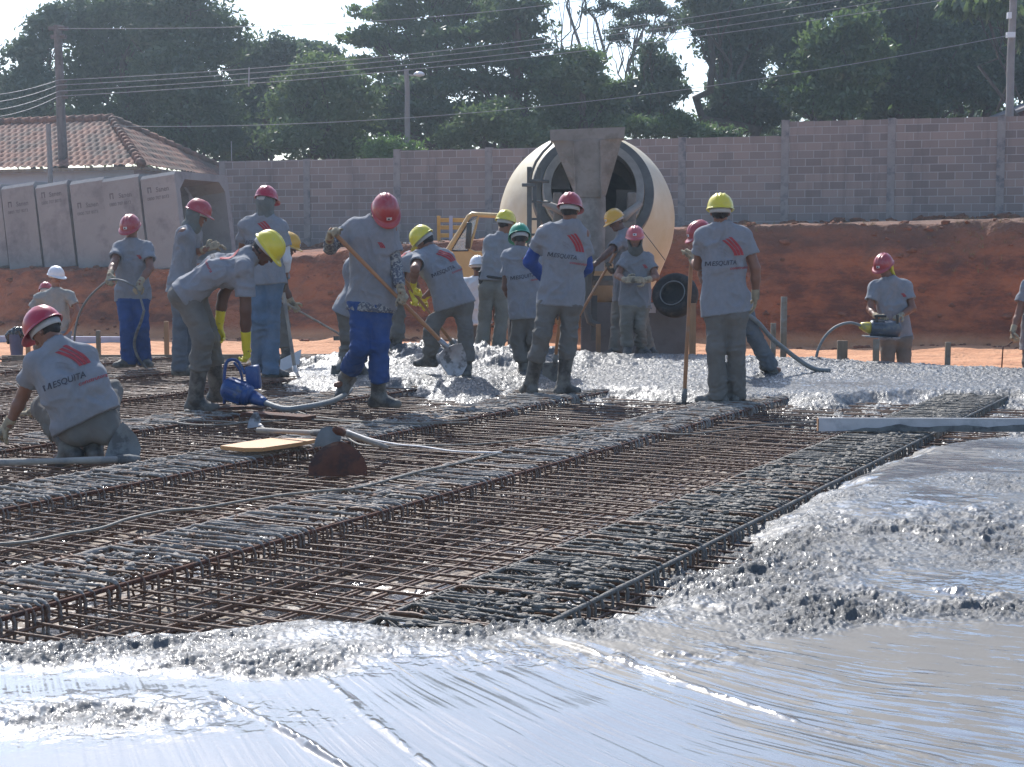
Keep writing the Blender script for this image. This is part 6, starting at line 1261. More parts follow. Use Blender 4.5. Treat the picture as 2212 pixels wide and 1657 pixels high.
# ------------------------------------------------------------------ mixer truck
def CRW(c, x, y, d): return W(*CR(c, x, y), d)
def build_mixer():
    ax0 = W(1282, 407, 20.4); axd = Vector((-.02, math.cos(R(17)), -math.sin(R(17)))).normalized(); side = Vector((1, 0, 0)); side = (side - axd * side.dot(axd)).normalized()
    root = empty('mixer_truck', (ax0.x, 21.6, DZ), 'cream concrete mixer truck seen from behind, cement coated hopper above its drum', 'mixer truck')
    Md = Matrix((side, axd.cross(side), axd)).transposed().to_4x4(); Md.translation = ax0
    out = [(.60, .0), (.66, .01), (.685, .04), (.70, .16), (.80, .30), (.88, .42), (1.0, .60), (1.12, .80), (1.21, 1.0), (1.262, 1.2), (1.28, 1.4), (1.28, 2.5), (1.2, 3.0), (1.0, 3.6), (.72, 4.2), (.5, 4.45), (.0, 4.5)]
    inn = [(.60, 0), (.585, .03), (.60, .2), (.8, .5), (1.05, .9), (1.2, 1.3), (1.2, 2.5), (.9, 3.7), (.0, 4.3)]
    mb = MB(); mb.lathe(out, 96, Md, 0); mb.lathe(inn[::-1], 64, Md, 1); drum = mb.build('drum', [M['cream'], M['cement_dark']], root, smooth=True, world=True, sharp=50)
    mb = MB(); mb.lathe([(.585, -.012), (.69, -.016), (.70, .05), (.60, .05)], 64, Md); mb.build('mouth_ring', M['ring_pale'], drum, smooth=True, world=True, sharp=40)
    mb = MB(); mb.lathe([(.715, .13), (.835, .125), (.845, .15), (.845, .27), (.82, .29), (.74, .29)], 72, Md); mb.build('roller_ring', M['ring'], drum, smooth=True, world=True, sharp=40)
    # spiral blades inside the mouth
    for ph in (0, math.pi):
        v = []; f = []
        for k in range(40):
            t = k / 39; a = ph + t * 5; s = .05 + t * 1.3; r1 = np.interp(s, [0, .5, .9, 1.4], [.585, .79, 1.04, 1.18]); r0 = r1 - .30
            for r in (r0, r1): v.append(Md @ Vector((r * math.cos(a), r * math.sin(a), s)))
        f = [(2 * k, 2 * k + 1, 2 * k + 3, 2 * k + 2) for k in range(39)]; mkobj('blade', v, f, M['cement_dark'], drum, True, world=True)
    # weld seam lines on the drum, a thin cable down the right side
    D = 19.7
    def q(x, y, d=D): return CRW(4, x, y, d)
    # hopper: rim, three-faceted funnel, closed back
    mb = MB(); rim = [(515, 86, 19.55), (950, 70, 19.55), (945, 86, 20.35), (520, 98, 20.35)]; low = [(519, 150, 19.57), (944, 136, 19.57), (940, 148, 20.33), (524, 160, 20.33)]
    A_ = [q(*r) for r in rim]; B_ = [q(*r) for r in low]; cen = sum(A_, Vector()) / 4
    def inset(ps, k): c = sum(ps, Vector()) / len(ps); return [p.lerp(c, k) for p in ps]
    Ai, Bi = inset(A_, .05), inset(B_, .05); mb.add(A_ + B_ + Ai + Bi, [(0, 1, 5, 4), (1, 2, 6, 5), (2, 3, 7, 6), (3, 0, 4, 7), (0, 8, 9, 1), (1, 9, 10, 2), (2, 10, 11, 3), (3, 11, 8, 0), (8, 12, 13, 9), (9, 13, 14, 10), (10, 14, 15, 11), (11, 15, 12, 8), (4, 5, 13, 12), (5, 6, 14, 13), (6, 7, 15, 14), (7, 4, 12, 15)])
    hp = mb.build('hopper', M['cement_coat'], root, world=True)
    top = [q(530, 148, 19.65), q(650, 150, 19.58), q(806, 144, 19.58), q(934, 136, 19.65), q(930, 150, 20.3), q(535, 162, 20.3)]
    bot = [q(664, 470, 19.80), q(672, 475, 19.70), q(808, 472, 19.70), q(838, 466, 19.80), q(830, 470, 20.2), q(672, 474, 20.2)]
    mb = MB(); n = 6; rows = 10; v = []; f = []
    for r in range(rows + 1):
        t = r / rows
        for i in range(n): v.append(top[i].lerp(bot[i], t) + Vector((0, 0, 0)))
    for r in range(rows):
        for i in range(n): f.append((r * n + i, r * n + (i + 1) % n, (r + 1) * n + (i + 1) % n, (r + 1) * n + i))
    vi = [p.lerp(sum(v[(k // n) * n:(k // n) * n + n], Vector()) / n, .07) for k, p in enumerate(v)]; o = len(v); v2 = v + vi; f2 = f + [tuple(o + i for i in g[::-1]) for g in f]
    mb.add(v2, f2); mb.build('funnel', M['cement_coat'], hp, world=True)
    for a, b in (((648, 150), (668, 478)), ((808, 145), (812, 478))): m2 = MB(); m2.tube([q(*a, 19.56), q(*b, 19.69)], .012, 6); m2.build('seam', M['cement_coat'], hp, world=True)
    # chute: curved channel dropping from the funnel
    m3 = MB(); prof = [(664, 470), (670, 560), (684, 700), (700, 800), (716, 900)]; wd = [.215, .215, .19, .17, .15]; v = []; f = []; N = 9
    for (x, y), w_ in zip(prof, wd):
        c = q((x + 815 + (y - 470) * -.02) / 2 + 4, y, 19.85 - (y - 470) * .0004)
        for k in range(N + 1):
            a = math.pi * k / N; v.append(c + Vector((w_ * 1.0 * math.cos(a), -.14 * math.sin(a), 0)))
        for k in range(N + 1):
            a = math.pi * (N - k) / N; v.append(c + Vector((w_ * .9 * math.cos(a), -.11 * math.sin(a), 0)))
    K = 2 * (N + 1); f = [(r * K + i, r * K + (i + 1) % K, (r + 1) * K + (i + 1) % K, (r + 1) * K + i) for r in range(len(prof) - 1) for i in range(K)]; f += [tuple(range(K))[::-1], tuple((len(prof) - 1) * K + i for i in range(K))]
    m3.add(v, f); m3.build('chute', M['cement_coat'], root, smooth=True, world=True, sharp=35)
    # pedestal that carries the drum mouth, horns left and right
    m4 = MB(); m4.box(q(760, 730, 20.15), (1.15, .12, .55), None, 0, .02); m4.box(q(760, 830, 20.1), (.8, .3, .12), None, 0, .02); m4.box(q(560, 640, 20.2), (.12, .12, .9), None, 0, .02); m4.box(q(985, 640, 20.2), (.12, .12, .9), None, 0, .02); m4.box(q(760, 960, 20.2), (1.0, .5, .1)); m4.build('pedestal', M['cement_coat'], root, world=True)
    m4 = MB(); m4.tube([q(935, 596, 19.9), q(975, 560, 19.95), (q(1040, 508, 20.0))], [.07, .055, .045], 8); m4.build('support_horn', M['cement_coat'], root, smooth=True, world=True)
    m4 = MB(); m4.tube([q(640, 575, 19.9), q(560, 540, 19.95), q(480, 508, 20.0)], [.07, .055, .045], 8); m4.build('support_horn', M['cement_coat'], root, smooth=True, world=True)
    m5 = MB(); m5.box(q(398, 545, 19.75), (.065, .05, 1.12), None, 0, .008); m5.box(q(452, 545, 19.85), (.05, .05, 1.12), None, 0, .008)
    for y in (395, 500, 600, 690): m5.box(q(425, y, 19.8), (.12, .03, .03))
    m5.build('ladder', M['ring'], root, world=True)
    m5 = MB(); m5.box(q(392, 404, 19.65), (.17, .06, .045), None, 0, .008); m5.tube([q(400, 380, 19.7), q(450, 380, 19.7), q(510, 384, 19.75)], .022, 6); m5.build('bracket', M['ring'], root, world=True)
    m5 = MB(); m5.tube([q(401, 385, 19.7), q(412, 330, 19.7), q(436, 270, 19.7), q(478, 212, 19.7), (q(530, 160, 19.7))], .018, 7); m5.build('water_pipe', M['ring'], root, smooth=True, world=True)
    m5 = MB(); m5.tube([q(442, 494, 19.6), q(470, 504, 19.55), q(520, 502, 19.55)], .012, 6); m5.build('lever', M['ring'], root, smooth=True, world=True)
    m5 = MB(); m5.tube([q(1050, 668, 19.7), q(1110, 745, 19.7), q(1180, 838, 19.75)], .006, 5); m5.build('cable', M['ring'], root, world=True)
    # chassis, wheels, mudguard
    m6 = MB(); 
    for x in (-.45, .45): m6.box(Vector((ax0.x + x, 24.4, .52)), (.1, 8.2, .26), None, 0, .01)
    for y in (20.6, 22.5, 24.5, 26.5): m6.box(Vector((ax0.x, y, .52)), (.9, .12, .2))
    m6.build('chassis', M['tyre'], root, world=True)
    for y in (21.7, 23.0, 26.9):
        for sx in (-1, 1):
            for dx in ((.0, -.28) if y < 26 else (.0,)):
                Mw = frame((ax0.x + sx * (1.05 + dx), y, DZ + .5), x=(0, 1, 0), z=(1, 0, 0)); mw = MB(); mw.lathe([(.24, -.12), (.42, -.13), (.49, -.10), (.50, 0), (.49, .10), (.42, .13), (.24, .12)], 36, Mw); t = mw.build('wheel', M['tyre'], root, smooth=True, world=True, sharp=40)
                mw = MB(); mw.lathe([(.02, .05), (.10, .06), (.12, .0), (.2, .02), (.24, .11), (.25, .12)], 24, Mw @ (Matrix.Rotation(math.pi, 4, 'X') if sx < 0 else Matrix.Identity(4))); mw.build('rim', M['cab_yellow'], t, smooth=True, world=True)
    m7 = MB(); m7.box(q(1004, 1240, 20.0), (1.45, .05, .75), None, 0, .012); m7.build('mudguard', M['board_grey'], root, world=True)
    m7 = MB(); m7.box(q(1100, 1113, 19.85), (.12, .01, .13)); m7.build('number_plate', M['white_cloth'], root, world=True)
    m7 = MB(); m7.tube([q(735, 860, 19.7), q(730, 1000, 19.7), q(726, 1110, 19.7), q(745, 1190, 19.7), q(800, 1215, 19.7)], [.09, .07, .05, .045, .04], 8); m7.box(q(765, 940, 19.8), (.55, .2, .06)); m7.box(q(770, 1170, 19.85), (.08, .08, .6)); m7.build('chute_pivot', M['ring'], root, smooth=True, world=True, sharp=40)
    # cab and its open door with quarter light and mirror
    r2 = lambda x, y, d=26.0: W(916.2 + .1218 * x, 434.8 + .1218 * y, d)
    m8 = MB(); c0 = r2(1250, 300, 26.6); m8.box(Vector((ax0.x, 27.6, .1 + .75)), (2.25, 1.8, 1.1), None, 0, .08); m8.box(Vector((ax0.x, 27.7, 2.05)), (2.15, 1.6, .12), None, 0, .05)
    for sx in (-1, 1):
        for yy in (26.85, 28.4): m8.box(Vector((ax0.x + sx * 1.05, yy, 1.7)), (.09, .09, .75), None, 0, .02)
    cab = m8.build('cab', M['cab_yellow'], root, smooth=True, world=True, sharp=40)
    m8 = MB(); m8.box(Vector((ax0.x, 26.84, 1.7)), (1.9, .02, .6)); m8.build('window', M['glass'], cab, world=True)
    m9 = MB(); m9.tube([r2(300, 1130), r2(430, 860), r2(640, 520), r2(790, 270), r2(850, 228), r2(960, 240), r2(1300, 256)], [.06, .05, .042, .042, .042, .045, .045], 8)
    m9.tube([r2(958, 250), r2(905, 480), r2(800, 860)], .022, 6); m9.tube([r2(800, 860), r2(900, 905), r2(1300, 905)], .025, 6)
    lowp = [r2(410, 890), r2(800, 880), r2(1300, 915), r2(1300, 1700), r2(700, 1750), r2(300, 1500), r2(200, 1250)]
    lv = [p + Vector((0, .05, 0)) for p in lowp]; m9.add(lowp + lv, [tuple(range(7)), tuple(range(7, 14))[::-1]] + [(i, i + 7, (i + 1) % 7 + 7, (i + 1) % 7) for i in range(7)])
    dr = m9.build('door', M['cab_yellow'], cab, smooth=True, world=True, sharp=35)
    gl = [r2(800, 350), r2(955, 270), r2(905, 470), r2(770, 880), r2(500, 880), r2(490, 850)]; gv = [p + Vector((0, .012, 0)) for p in gl]; m10 = MB(); m10.add(gl + gv, [tuple(range(6)), tuple(range(6, 12))[::-1]] + [(i, i + 6, (i + 1) % 6 + 6, (i + 1) % 6) for i in range(6)]); m10.build('quarter_light', M['glass'], dr, world=True)
    m10 = MB(); m10.tube(gl, .014, 6, close=True); m10.build('window_seal', M['tyre'], dr, smooth=True, world=True)
    m10 = MB(); mc = r2(785, 610, 25.85); Mt = Matrix.Rotation(R(4), 3, 'Y'); m10.box(mc, (.095, .05, .46), Mt, 0, .03); mi = m10.build('mirror', M['dark'], dr, smooth=True, world=True)
    m10 = MB(); m10.tube([r2(800, 360, 25.9), r2(880, 320, 25.95), r2(960, 250, 25.98)], .010, 6); m10.tube([r2(790, 840, 25.85), r2(730, 800, 25.9), r2(730, 760, 25.95)], .010, 6); m10.build('mirror_arm', M['ring_pale'], dr, smooth=True, world=True)
M['cement_dark'] = mat('drum_inside', (.10, .095, .085), .95, .2, 6, bump=.6, bscale=18)
M['board_grey'] = mat('mud_covered_board', (.16, .15, .145), .9, .15, 2.5, col2=(.11, .095, .085), mask_scale=2, mask=(.5, .66), bump=.4, bscale=25)
build_mixer()

# ------------------------------------------------------------------ things beyond the slab
def edge_y(x): return float(np.interp(x, _fp[:, 0], _fp[:, 1]))
def stake(px, y0, w_, label, mt='plank', off=.14, lean=0.0, rnd=True):
    d = 18.0
    for _ in range(12): d = edge_y(W(px, 770, d).x) + off
    t = W(px, y0, d); ww = w_ / FPX * d; b = Vector((t.x - lean, d, DZ - .1)); root = None; mb = MB()
    Mz = frame((0, 0, 0), x=(1, 0, 0), z=(t - b)).to_3x3(); mb.box((t + b) / 2, (ww, .04, (t - b).length), Mz, 0, .004); o = mb.build('stake', M[mt]); tag(o, label, 'stake', 'stakes driven along the slab edge')
    return o
for a in [(359, 694, 10, 'yellowish wooden stake between the bright blue trousers and the grey jeans', 'wood'), (212, 714, 9, 'grey wooden stake standing left of the worker in bright blue trousers', 'plank'), (60, 724, 9, 'brown stake beside the blue bin at the far left', 'wood'),
          (1693, 641, 13, 'tallest stake on the right, just past the trailing leg', 'plank'), (1670, 698, 11, 'shorter brown stake close left of the tallest stake', 'plank'), (1496, 655, 14, 'tall brown stake behind the upright handle', 'wood'), (1819, 736, 22, 'broad dark stake between the hose arc and the vibrator man', 'plank'),
          (1892, 733, 13, 'stake against the legs of the vibrator man', 'plank'), (2047, 739, 11, 'lone dark stake right of the vibrator man', 'plank'), (1292, 700, 10, 'short pale stake below the mixer chute', 'wood'), (1064, 735, 6, 'small orange stake end behind the khaki trousers', 'wood')]:
    stake(a[0], a[1], a[2], a[3], a[4])
# form boards along the far edge
for i in range(len(_fp) - 3):
    a = Vector((_fp[i + 1][0], _fp[i + 1][1], 0)); b = Vector((_fp[i + 2][0], _fp[i + 2][1], 0)); dr_ = (b - a).normalized(); mb = MB(); Mz = frame((0, 0, 0), x=dr_, z=(0, 0, 1)).to_3x3(); mb.box((a + b) / 2 + Vector((0, .025, -.155)), ((b - a).length - .03, .03, .33), Mz, 0, .003)
    tag(mb.build('form_board', M['plank']), ['edge form board at the far left end of the slab', 'edge form board behind the workers left of centre', 'edge form board behind the concrete heap', 'edge form board behind the man with the upright handle', 'edge form board below the vibrator man on the right'][i], 'form board', 'form boards along the far slab edge')
mb = MB(); a = W(-40, 726, 29); b = W(292, 727, 28.6); mb.box((a + b) / 2 + Vector((0, 0, -.09)), ((b - a).length, .12, .18), frame((0, 0, 0), x=b - a, z=(0, 0, 1)).to_3x3(), 0, .01); tag(mb.build('beam', M['white_board']), 'long pale bluish beam lying on the sand beyond the slab, left', 'beam')
c = W(36, 757, 24.0); root = empty('bin', (c.x, c.y, DZ), 'dark blue bin with a black plastic bag over its rim at the left edge', 'bin'); zt = W(36, 722, 24).z
mb = MB(); mb.lathe([(0, 0), (.085, 0), (.12, zt - DZ), (.11, zt - DZ), (.08, .02), (0, .02)], 20, Matrix.Translation((c.x, c.y, DZ))); mb.build('bucket', M['bin_blue'], root, smooth=True, world=True, sharp=40)
F_ = Field((c.x - .25, c.y - .25, zt - .25), (c.x + .25, c.y + .25, zt + .25), .012); F_.add('cap', (c.x - .05, c.y, zt), (c.x + .05, c.y, zt + .02), .10, .11, .03); F_.add('cap', (c.x - .12, c.y - .02, zt - .02), (c.x - .13, c.y - .02, zt - .13), .05, .03, .03); v, f = F_.mesh(); v = folds(v, f, (18, 18, 18), .02, 5, []); mkobj('bag', v, f, M['rag'], root, True, world=True)
# orange barrier, striped rope
r2 = lambda x, y, d: W(916.2 + .1218 * x, 434.8 + .1218 * y, d)
c = r2(470, 640, 32.5); root = empty('barrier', (c.x, c.y, gz(c)), 'orange slatted barrier frame standing on the bank left of the mixer cab', 'barrier')
for y in (335, 465, 605):
    mb = MB(); a, b = r2(235, y, 32.5), r2(770, y + 4, 32.5); mb.box((a + b) / 2, ((b - a).length, .03, .09), None, 0, .004); mb.build('rail', M['orange_paint'], root, world=True)
for x, mt in ((255, 'orange_paint'), (470, 'white_board'), (762, 'orange_paint')):
    mb = MB(); a = r2(x, 300, 32.46); bz = gz(a); mb.box(Vector((a.x, a.y, (a.z + bz) / 2)), (.075, .03, a.z - bz + .1), None, 0, .004); mb.build('post', M[mt], root, world=True)
mb = MB(); A0, B0 = W(846, 524, 31.6), W(1130, 505, 31.6); n = 46
for k in range(n):
    a = A0.lerp(B0, k / n); b = A0.lerp(B0, (k + 1) / n); sg = lambda t: Vector((0, 0, -.10 * 4 * t * (1 - t))); mb.tube([a + sg(k / n), b + sg((k + 1) / n)], .016, 6, k % 2, cap=False)
tag(mb.build('barrier_rope', [M['white_cloth'], M['tyre']], smooth=True), 'black and white striped rope stretched along the bank', 'rope')
for px, py in ((846, 524), (1130, 505)):
    p = W(px, py, 31.6); mb = MB(); mb.tube([Vector((p.x, p.y, gz(p) - .1)), p + Vector((0, 0, .06))], .02, 6); tag(mb.build('rope_post', M['plank']), 'thin post holding the ' + ('left' if px < 900 else 'right') + ' end of the striped rope', 'post')
# black tyre on the board
c = CRW(4, 1238, 1040, 19.55); root = empty('tyre', (c.x, c.y, c.z - .28), 'worn black tyre propped on the grey mudguard right of the mixer', 'tyre'); Mw = frame(c, x=(.5, .6, .5), z=(-.45, -.78, .35)) @ Matrix.Diagonal((1.0, 1.05, 1, 1))
mb = MB(); mb.lathe([(.17, -.09), (.24, -.11), (.285, -.08), (.30, 0), (.285, .08), (.24, .11), (.17, .09), (.155, .06), (.22, .05), (.25, 0), (.22, -.05), (.155, -.06), (.17, -.09)], 40, Mw); mb.lathe([(0, .02), (.2, .02), (.2, -.02), (0, -.02)], 24, Mw); mb.build('tread', M['tyre'], root, smooth=True, world=True, sharp=50)  # second lathe: added dark disc filling the hole so the inside reads black
mb = MB(); mb.tube([Mw @ Vector((.165 * math.cos(a), .165 * math.sin(a), .098)) for a in np.linspace(0, 2 * math.pi, 33)[:-1]], .008, 6, close=True); mb.build('bead_highlight', M['hose'], root, smooth=True, world=True)  # bead in pale grey: the highlight arc on the tyre is painted in

# ------------------------------------------------------------------ tools
def tool(name, label, cat, a, b, r, hm, blade=None, bm='steel', bend=0):
    a, b = Vector(a), Vector(b); root = empty(name, b, label, cat); mb = MB(); n = 8; pts = [a.lerp(b, k / n) for k in range(n + 1)]; mb.tube(pts, [r * (.92 + .1 * math.sin(k * 1.3)) for k in range(n + 1)], 10); mb.build('handle', M[hm], root, smooth=True, world=True, sharp=50)
    if blade is not None:
        v, f, rings = blade; o = mkobj('blade', v, f, M[bm], root, True, world=True); o.data.set_sharp_from_angle(angle=R(40))
        mb = MB(); d = (b - a).normalized(); mb.tube([b - d * .09, b - d * .01, b + d * .05], [r * 1.25, r * 1.4, r * .9], 10); mb.build('socket', M[bm], root, smooth=True, world=True)
    return root
def plate(o, X, Y, outline, th=.006, dish=0.0, nz=None):
    """flat or dished blade: outline in (X, Y), thickness along the normal"""
    X = Vector(X).normalized(); Y = Vector(Y); Y = (Y - X * Y.dot(X)).normalized(); N = X.cross(Y); n = len(outline); c = (sum(p[0] for p in outline) / n, sum(p[1] for p in outline) / n); v = []; 
    for s in (th / 2, -th / 2):
        for k in (0, .5, 1.0):
            for p in outline:
                q = (c[0] + (p[0] - c[0]) * k, c[1] + (p[1] - c[1]) * k); v.append(Vector(o) + X * q[0] + Y * q[1] + N * (s + dish * (k * k)))
    f = []
    for s in range(2):
        b = s * 3 * n
        for r in range(2):
            for i in range(n): j = (i + 1) % n; g = (b + r * n + i, b + r * n + j, b + (r + 1) * n + j, b + (r + 1) * n + i); f.append(g if s == 0 else g[::-1])
    for i in range(n): j = (i + 1) % n; f.append((2 * n + i, 2 * n + j, 5 * n + j, 5 * n + i))
    return v, f, None
def arc_outline(w_, h, top=.25, n=14, flat=.0):
    """hoe blade: straight lower edge, rounded shoulders narrowing to the socket"""
    o = [(-w_ / 2, 0), (w_ / 2, 0)]
    for k in range(n + 1):
        a = math.pi * k / n; o.append((w_ / 2 * math.cos(a) * (1 - .0), h * (math.sin(a) ** .8) * 1.0))
    return o
# big rusty hoe standing on its blade
s = W(729, 930, 8.50); bt = G(728, 1024, .0); X_ = Vector((1, .05, 0)); Y_ = Vector((0, s.y - bt.y, s.z - .02)).normalized()
out = [(-.165, 0), (-.06, -.004), (.06, -.002), (.17, .0), (.168, .05), (.15, .105), (.115, .155), (.07, .187), (.03, .205), (.0, .212), (-.03, .205), (-.075, .185), (-.115, .15), (-.15, .10), (-.166, .05)]
tool('hoe', 'large hoe with a rusty red brown half round blade standing on the steel', 'hoe', W(833, 966, 9.45), s + Vector((.0, 0, 0)), .019, 'handle_grey', plate(bt + Vector((0, 0, .0)), X_, Y_, out, .006, -.02), 'rust')
a = W(556, 929, 9.75); b = W(695, 936, 9.35); out = [(-.09, -.03), (-.10, -.075), (.05, -.085), (.075, -.01), (.05, .035), (.0, .05), (-.05, .04)]
tool('hoe', 'hoe with a pale wooden handle lying behind the rusty hoe, dark blade tipped up', 'hoe', a, b, .018, 'handle_grey', plate(W(712, 937, 9.2), (1, .2, 0), (0, .35, 1), out, .006, -.01), 'steel_cement')
bl = plate(W(552, 907, 10.6), (1, .2, .25), (0, .3, 1), [(-.075, -.045), (.015, -.055), (.04, .0), (.03, .05), (.0, .055), (-.04, .02)], .005); a = W(560, 925, 10.35); tool('trowel', 'small grey trowel plate lying beside the end of the pale hoe handle', 'trowel', W(572, 928, 10.15), W(562, 919, 10.4), .011, 'handle_grey', bl, 'steel')
# hoe in front of the crouching worker
a = G(-40, 1004, .03) + Vector((0, 0, .01)); b = W(284, 992, 9.02); out = [(-.105, 0), (.105, -.01), (.115, .06), (.09, .13), (.03, .20), (.0, .225), (-.03, .18), (-.08, .09)]
tool('hoe', 'hoe with a thick handle and dark pointed blade lying beside the crouching worker', 'hoe', a, b, .022, 'handle_grey', plate(W(264, 989, 9.15), (1, .15, 0), (.12, .35, 1), out, .006, .02), 'steel_cement')
# hand tools held by the workers
def HP(k, j, o=(0, 0, 0)): return PEO[k][j] + Vector(o)
def line_through(a, b, ta, tb): d = b - a; return a + d * ta, a + d * tb
def hand_c(k, s_): w_ = PEO[k]['w' + s_]; m = PEO[k]['m' + s_]; return w_ + (m - w_).normalized() * .09
h1 = hand_c('P9', 'a'); D9 = h1.y; e = CRW(3, 885, 1185, D9 + .30); out = [(-.12, .0), (-.125, -.10), (-.10, -.19), (-.03, -.24), (.03, -.24), (.10, -.19), (.125, -.10), (.12, 0), (.05, .02), (-.05, .02)]
dd = (e - h1).normalized(); tool('shovel', 'long shovel with a wet grey blade held across bright blue trousers', 'shovel', h1 - dd * .02, e, .018, 'handle', plate(e + dd * .02, (.75, .5, .35), (-.35, -.2, .55), out, .005, .02), 'steel')
h = hand_c('P8', 'b'); e = CRW(2, 1230, 1048, 17.8); tool('rake', 'thin handled rake held by the man behind the faded jeans', 'rake', h - (e - h).normalized() * .5, e, .014, 'handle_grey', plate(e, (.9, .3, 0), (.2, 0, -1), [(-.12, 0), (.12, 0), (.12, .05), (-.12, .05)], .008), 'steel_cement')
a = CRW(2, 848, 770, 15.9); e = CRW(2, 925, 1290, 15.75); tool('hoe', 'upright hoe beside the faded jeans, its white blade flat on wet concrete', 'hoe', a, e, .02, 'handle_grey', plate(CRW(2, 990, 1285, 15.6), (1, 0, 0), (0, 1, .08), [(-.19, -.08), (.20, -.10), (.20, .10), (-.12, .12)], .006), 'alu2')
mb = MB(); mb.add(*plate(CRW(2, 890, 1215, 16.6), (1, 0, .25), (0, .5, 1), [(-.14, -.09), (.10, -.05), (.15, .12), (-.10, .06)], .008)[:2]); tag(mb.build('float', M['white_cloth']), 'small pale float plate beside the upright hoe', 'float')
h = hand_c('P12', 'a'); e = CRW(3, 935, 1170, 15.5); dd = (e - h).normalized(); tool('shovel', 'shovel pushed into the heap by the man in the pale yellow hard hat', 'shovel', h - dd * .25, e, .018, 'handle', plate(e + dd * .05, (.8, .5, 0), dd, [(-.11, -.02), (.11, -.02), (.12, .12), (.08, .22), (0, .26), (-.08, .22), (-.12, .12)], .005, .02), 'steel_cement')
h = hand_c('P17', 'b'); t = CRW(4, 946, 708, h.y + .03); e = h + (h - t).normalized() * .95; tool('hoe', 'hoe with an orange wooden handle slanting down from the sunglassed worker at the mixer', 'hoe', t, e, .019, 'handle', plate(e, (.8, .5, 0), (-.4, 0, -1), [(-.1, 0), (.1, 0), (.11, .1), (0, .16), (-.11, .1)], .005), 'steel_cement')
h = PEO['P16']['mb']; e = CRW(4, 545, 1425, h.y + .35); tool('shovel', 'shovel whose orange handle shows between the legs of the blue sleeved worker', 'shovel', h + (h - e).normalized() * .25, e, .018, 'handle', plate(e, (1, .1, 0), (0, .2, -1), [(-.11, 0), (.11, 0), (.12, .12), (0, .2), (-.12, .12)], .005), 'steel_cement')
h = PEO['P19']['ma']; a = CRW(5, 214, 565, h.y); b = CRW(5, 163, 1578, 12.95); tool('hoe', 'hoe stood upright, handle gripped in the left hand of the man right of centre', 'hoe', a + (a - b).normalized() * .03, b, .019, 'handle', plate(b + Vector((0, 0, -.03)), (1, .1, 0), (0, .3, -1), [(-.07, 0), (.07, 0), (.08, .06), (-.08, .06)], .006), 'steel_cement')
a = CRW(3, 205, 1120, 15.3); b = CRW(3, 150, 1320, 15.0); tool('hoe', 'dark hoe handle beside the raised boot of the man in bright blue trousers', 'hoe', a, b, .02, 'handle_grey', plate(b, (1, .1, 0), (0, .3, -1), [(-.07, -.02), (.07, -.02), (.08, .08), (-.08, .08)], .006), 'steel_cement')
p = PEO['P22']['wa']; a = CRW(6, 1518, 895, 16.9); mb = MB(); mb.tube([CRW(6, 1590, 860, 16.9), CRW(6, 1545, 893, 16.9), a, CRW(6, 1505, 1095, 16.95)], .008, 6); tag(mb.build('steel_rod', M['rust'], smooth=True), 'thin bent steel rod in the gloved hand at the right edge', 'rod')
# straightedge lying over the right cage
a = G(1766, 934, .0); b = G(2440, 936, .0); L_ = (b - a).length; root = empty('straightedge', a + Vector((0, 0, .0)), 'long aluminium straightedge lying across the rebar cage on the right, half coated with cement', 'straightedge')
c = (a + b) / 2 + Vector((0, 0, .056)); Mz = frame((0, 0, 0), x=b - a, z=(0, 0, 1)).to_3x3(); mb = MB(); mb.box(c, (L_, .045, .094), Mz, 0, .003); mb.build('bar', M['alu'], root, world=True)
random.seed(4); mb = MB(); ex_ = (b - a).normalized(); pv = []; pf = []
for k in range(61):
    t = k / 60; q = c + ex_ * (-L_ / 2 + L_ * (.06 + .93 * t)) + Vector((0, -.026, 0)); hh = .052 * min(1, t * 5) * (.8 + .35 * float(vnoise(np.array([[t * 23, .5, .2]]))[0])) + random.uniform(-.002, .002); pv += [q + Vector((0, 0, -.045)), q + Vector((0, 0, -.045 + max(.002, hh)))]
pf = [(2 * k, 2 * k + 2, 2 * k + 3, 2 * k + 1) for k in range(60)]; pv2 = [p + Vector((0, .003, 0)) for p in pv]; mb.add(pv + pv2, pf + [tuple(i + 122 for i in q[::-1]) for q in pf] + [(2 * k + 1, 2 * k + 3, 2 * k + 125, 2 * k + 123) for k in range(60)]); mb.build('cement_crust', M['steel_cement'], root, world=True)
mb = MB(); mb.box(c + Vector((0, -.0225, .0465)), (L_, .004, .006), Mz); mb.build('lip', M['alu2'], root, world=True); mb = MB(); mb.box(a + Vector((-.002, 0, .056)), (.006, .047, .09), Mz); mb.build('end_cap', M['wood'], root, world=True)
# plywood offcut
pp = [G(476, 971, .035), G(530, 962, .035), G(592, 953, .035), G(684, 956.5, .035), G(652, 963, .035), G(567, 975.5, .035), G(528, 976, .035)]; n = 7; mb = MB(); up = [p + Vector((0, 0, .024)) for p in pp]; mb.add(pp + up, [tuple(range(n))[::-1], tuple(range(n, 2 * n))] + [(i, (i + 1) % n, n + (i + 1) % n, n + i) for i in range(n)]); o = mb.build('plywood_board', M['ply']); tag(o, 'orange brown plywood offcut lying on the caked cage left of the rusty hoe', 'board')
mb = MB(); mb.box(G(600, 898, .03), (.62, .16, .03), Matrix.Rotation(R(-32), 3, 'Z'), 0, .004); tag(mb.build('plank', M['rust']), 'dark reddish plank lying under the blue vibrator motor', 'plank')

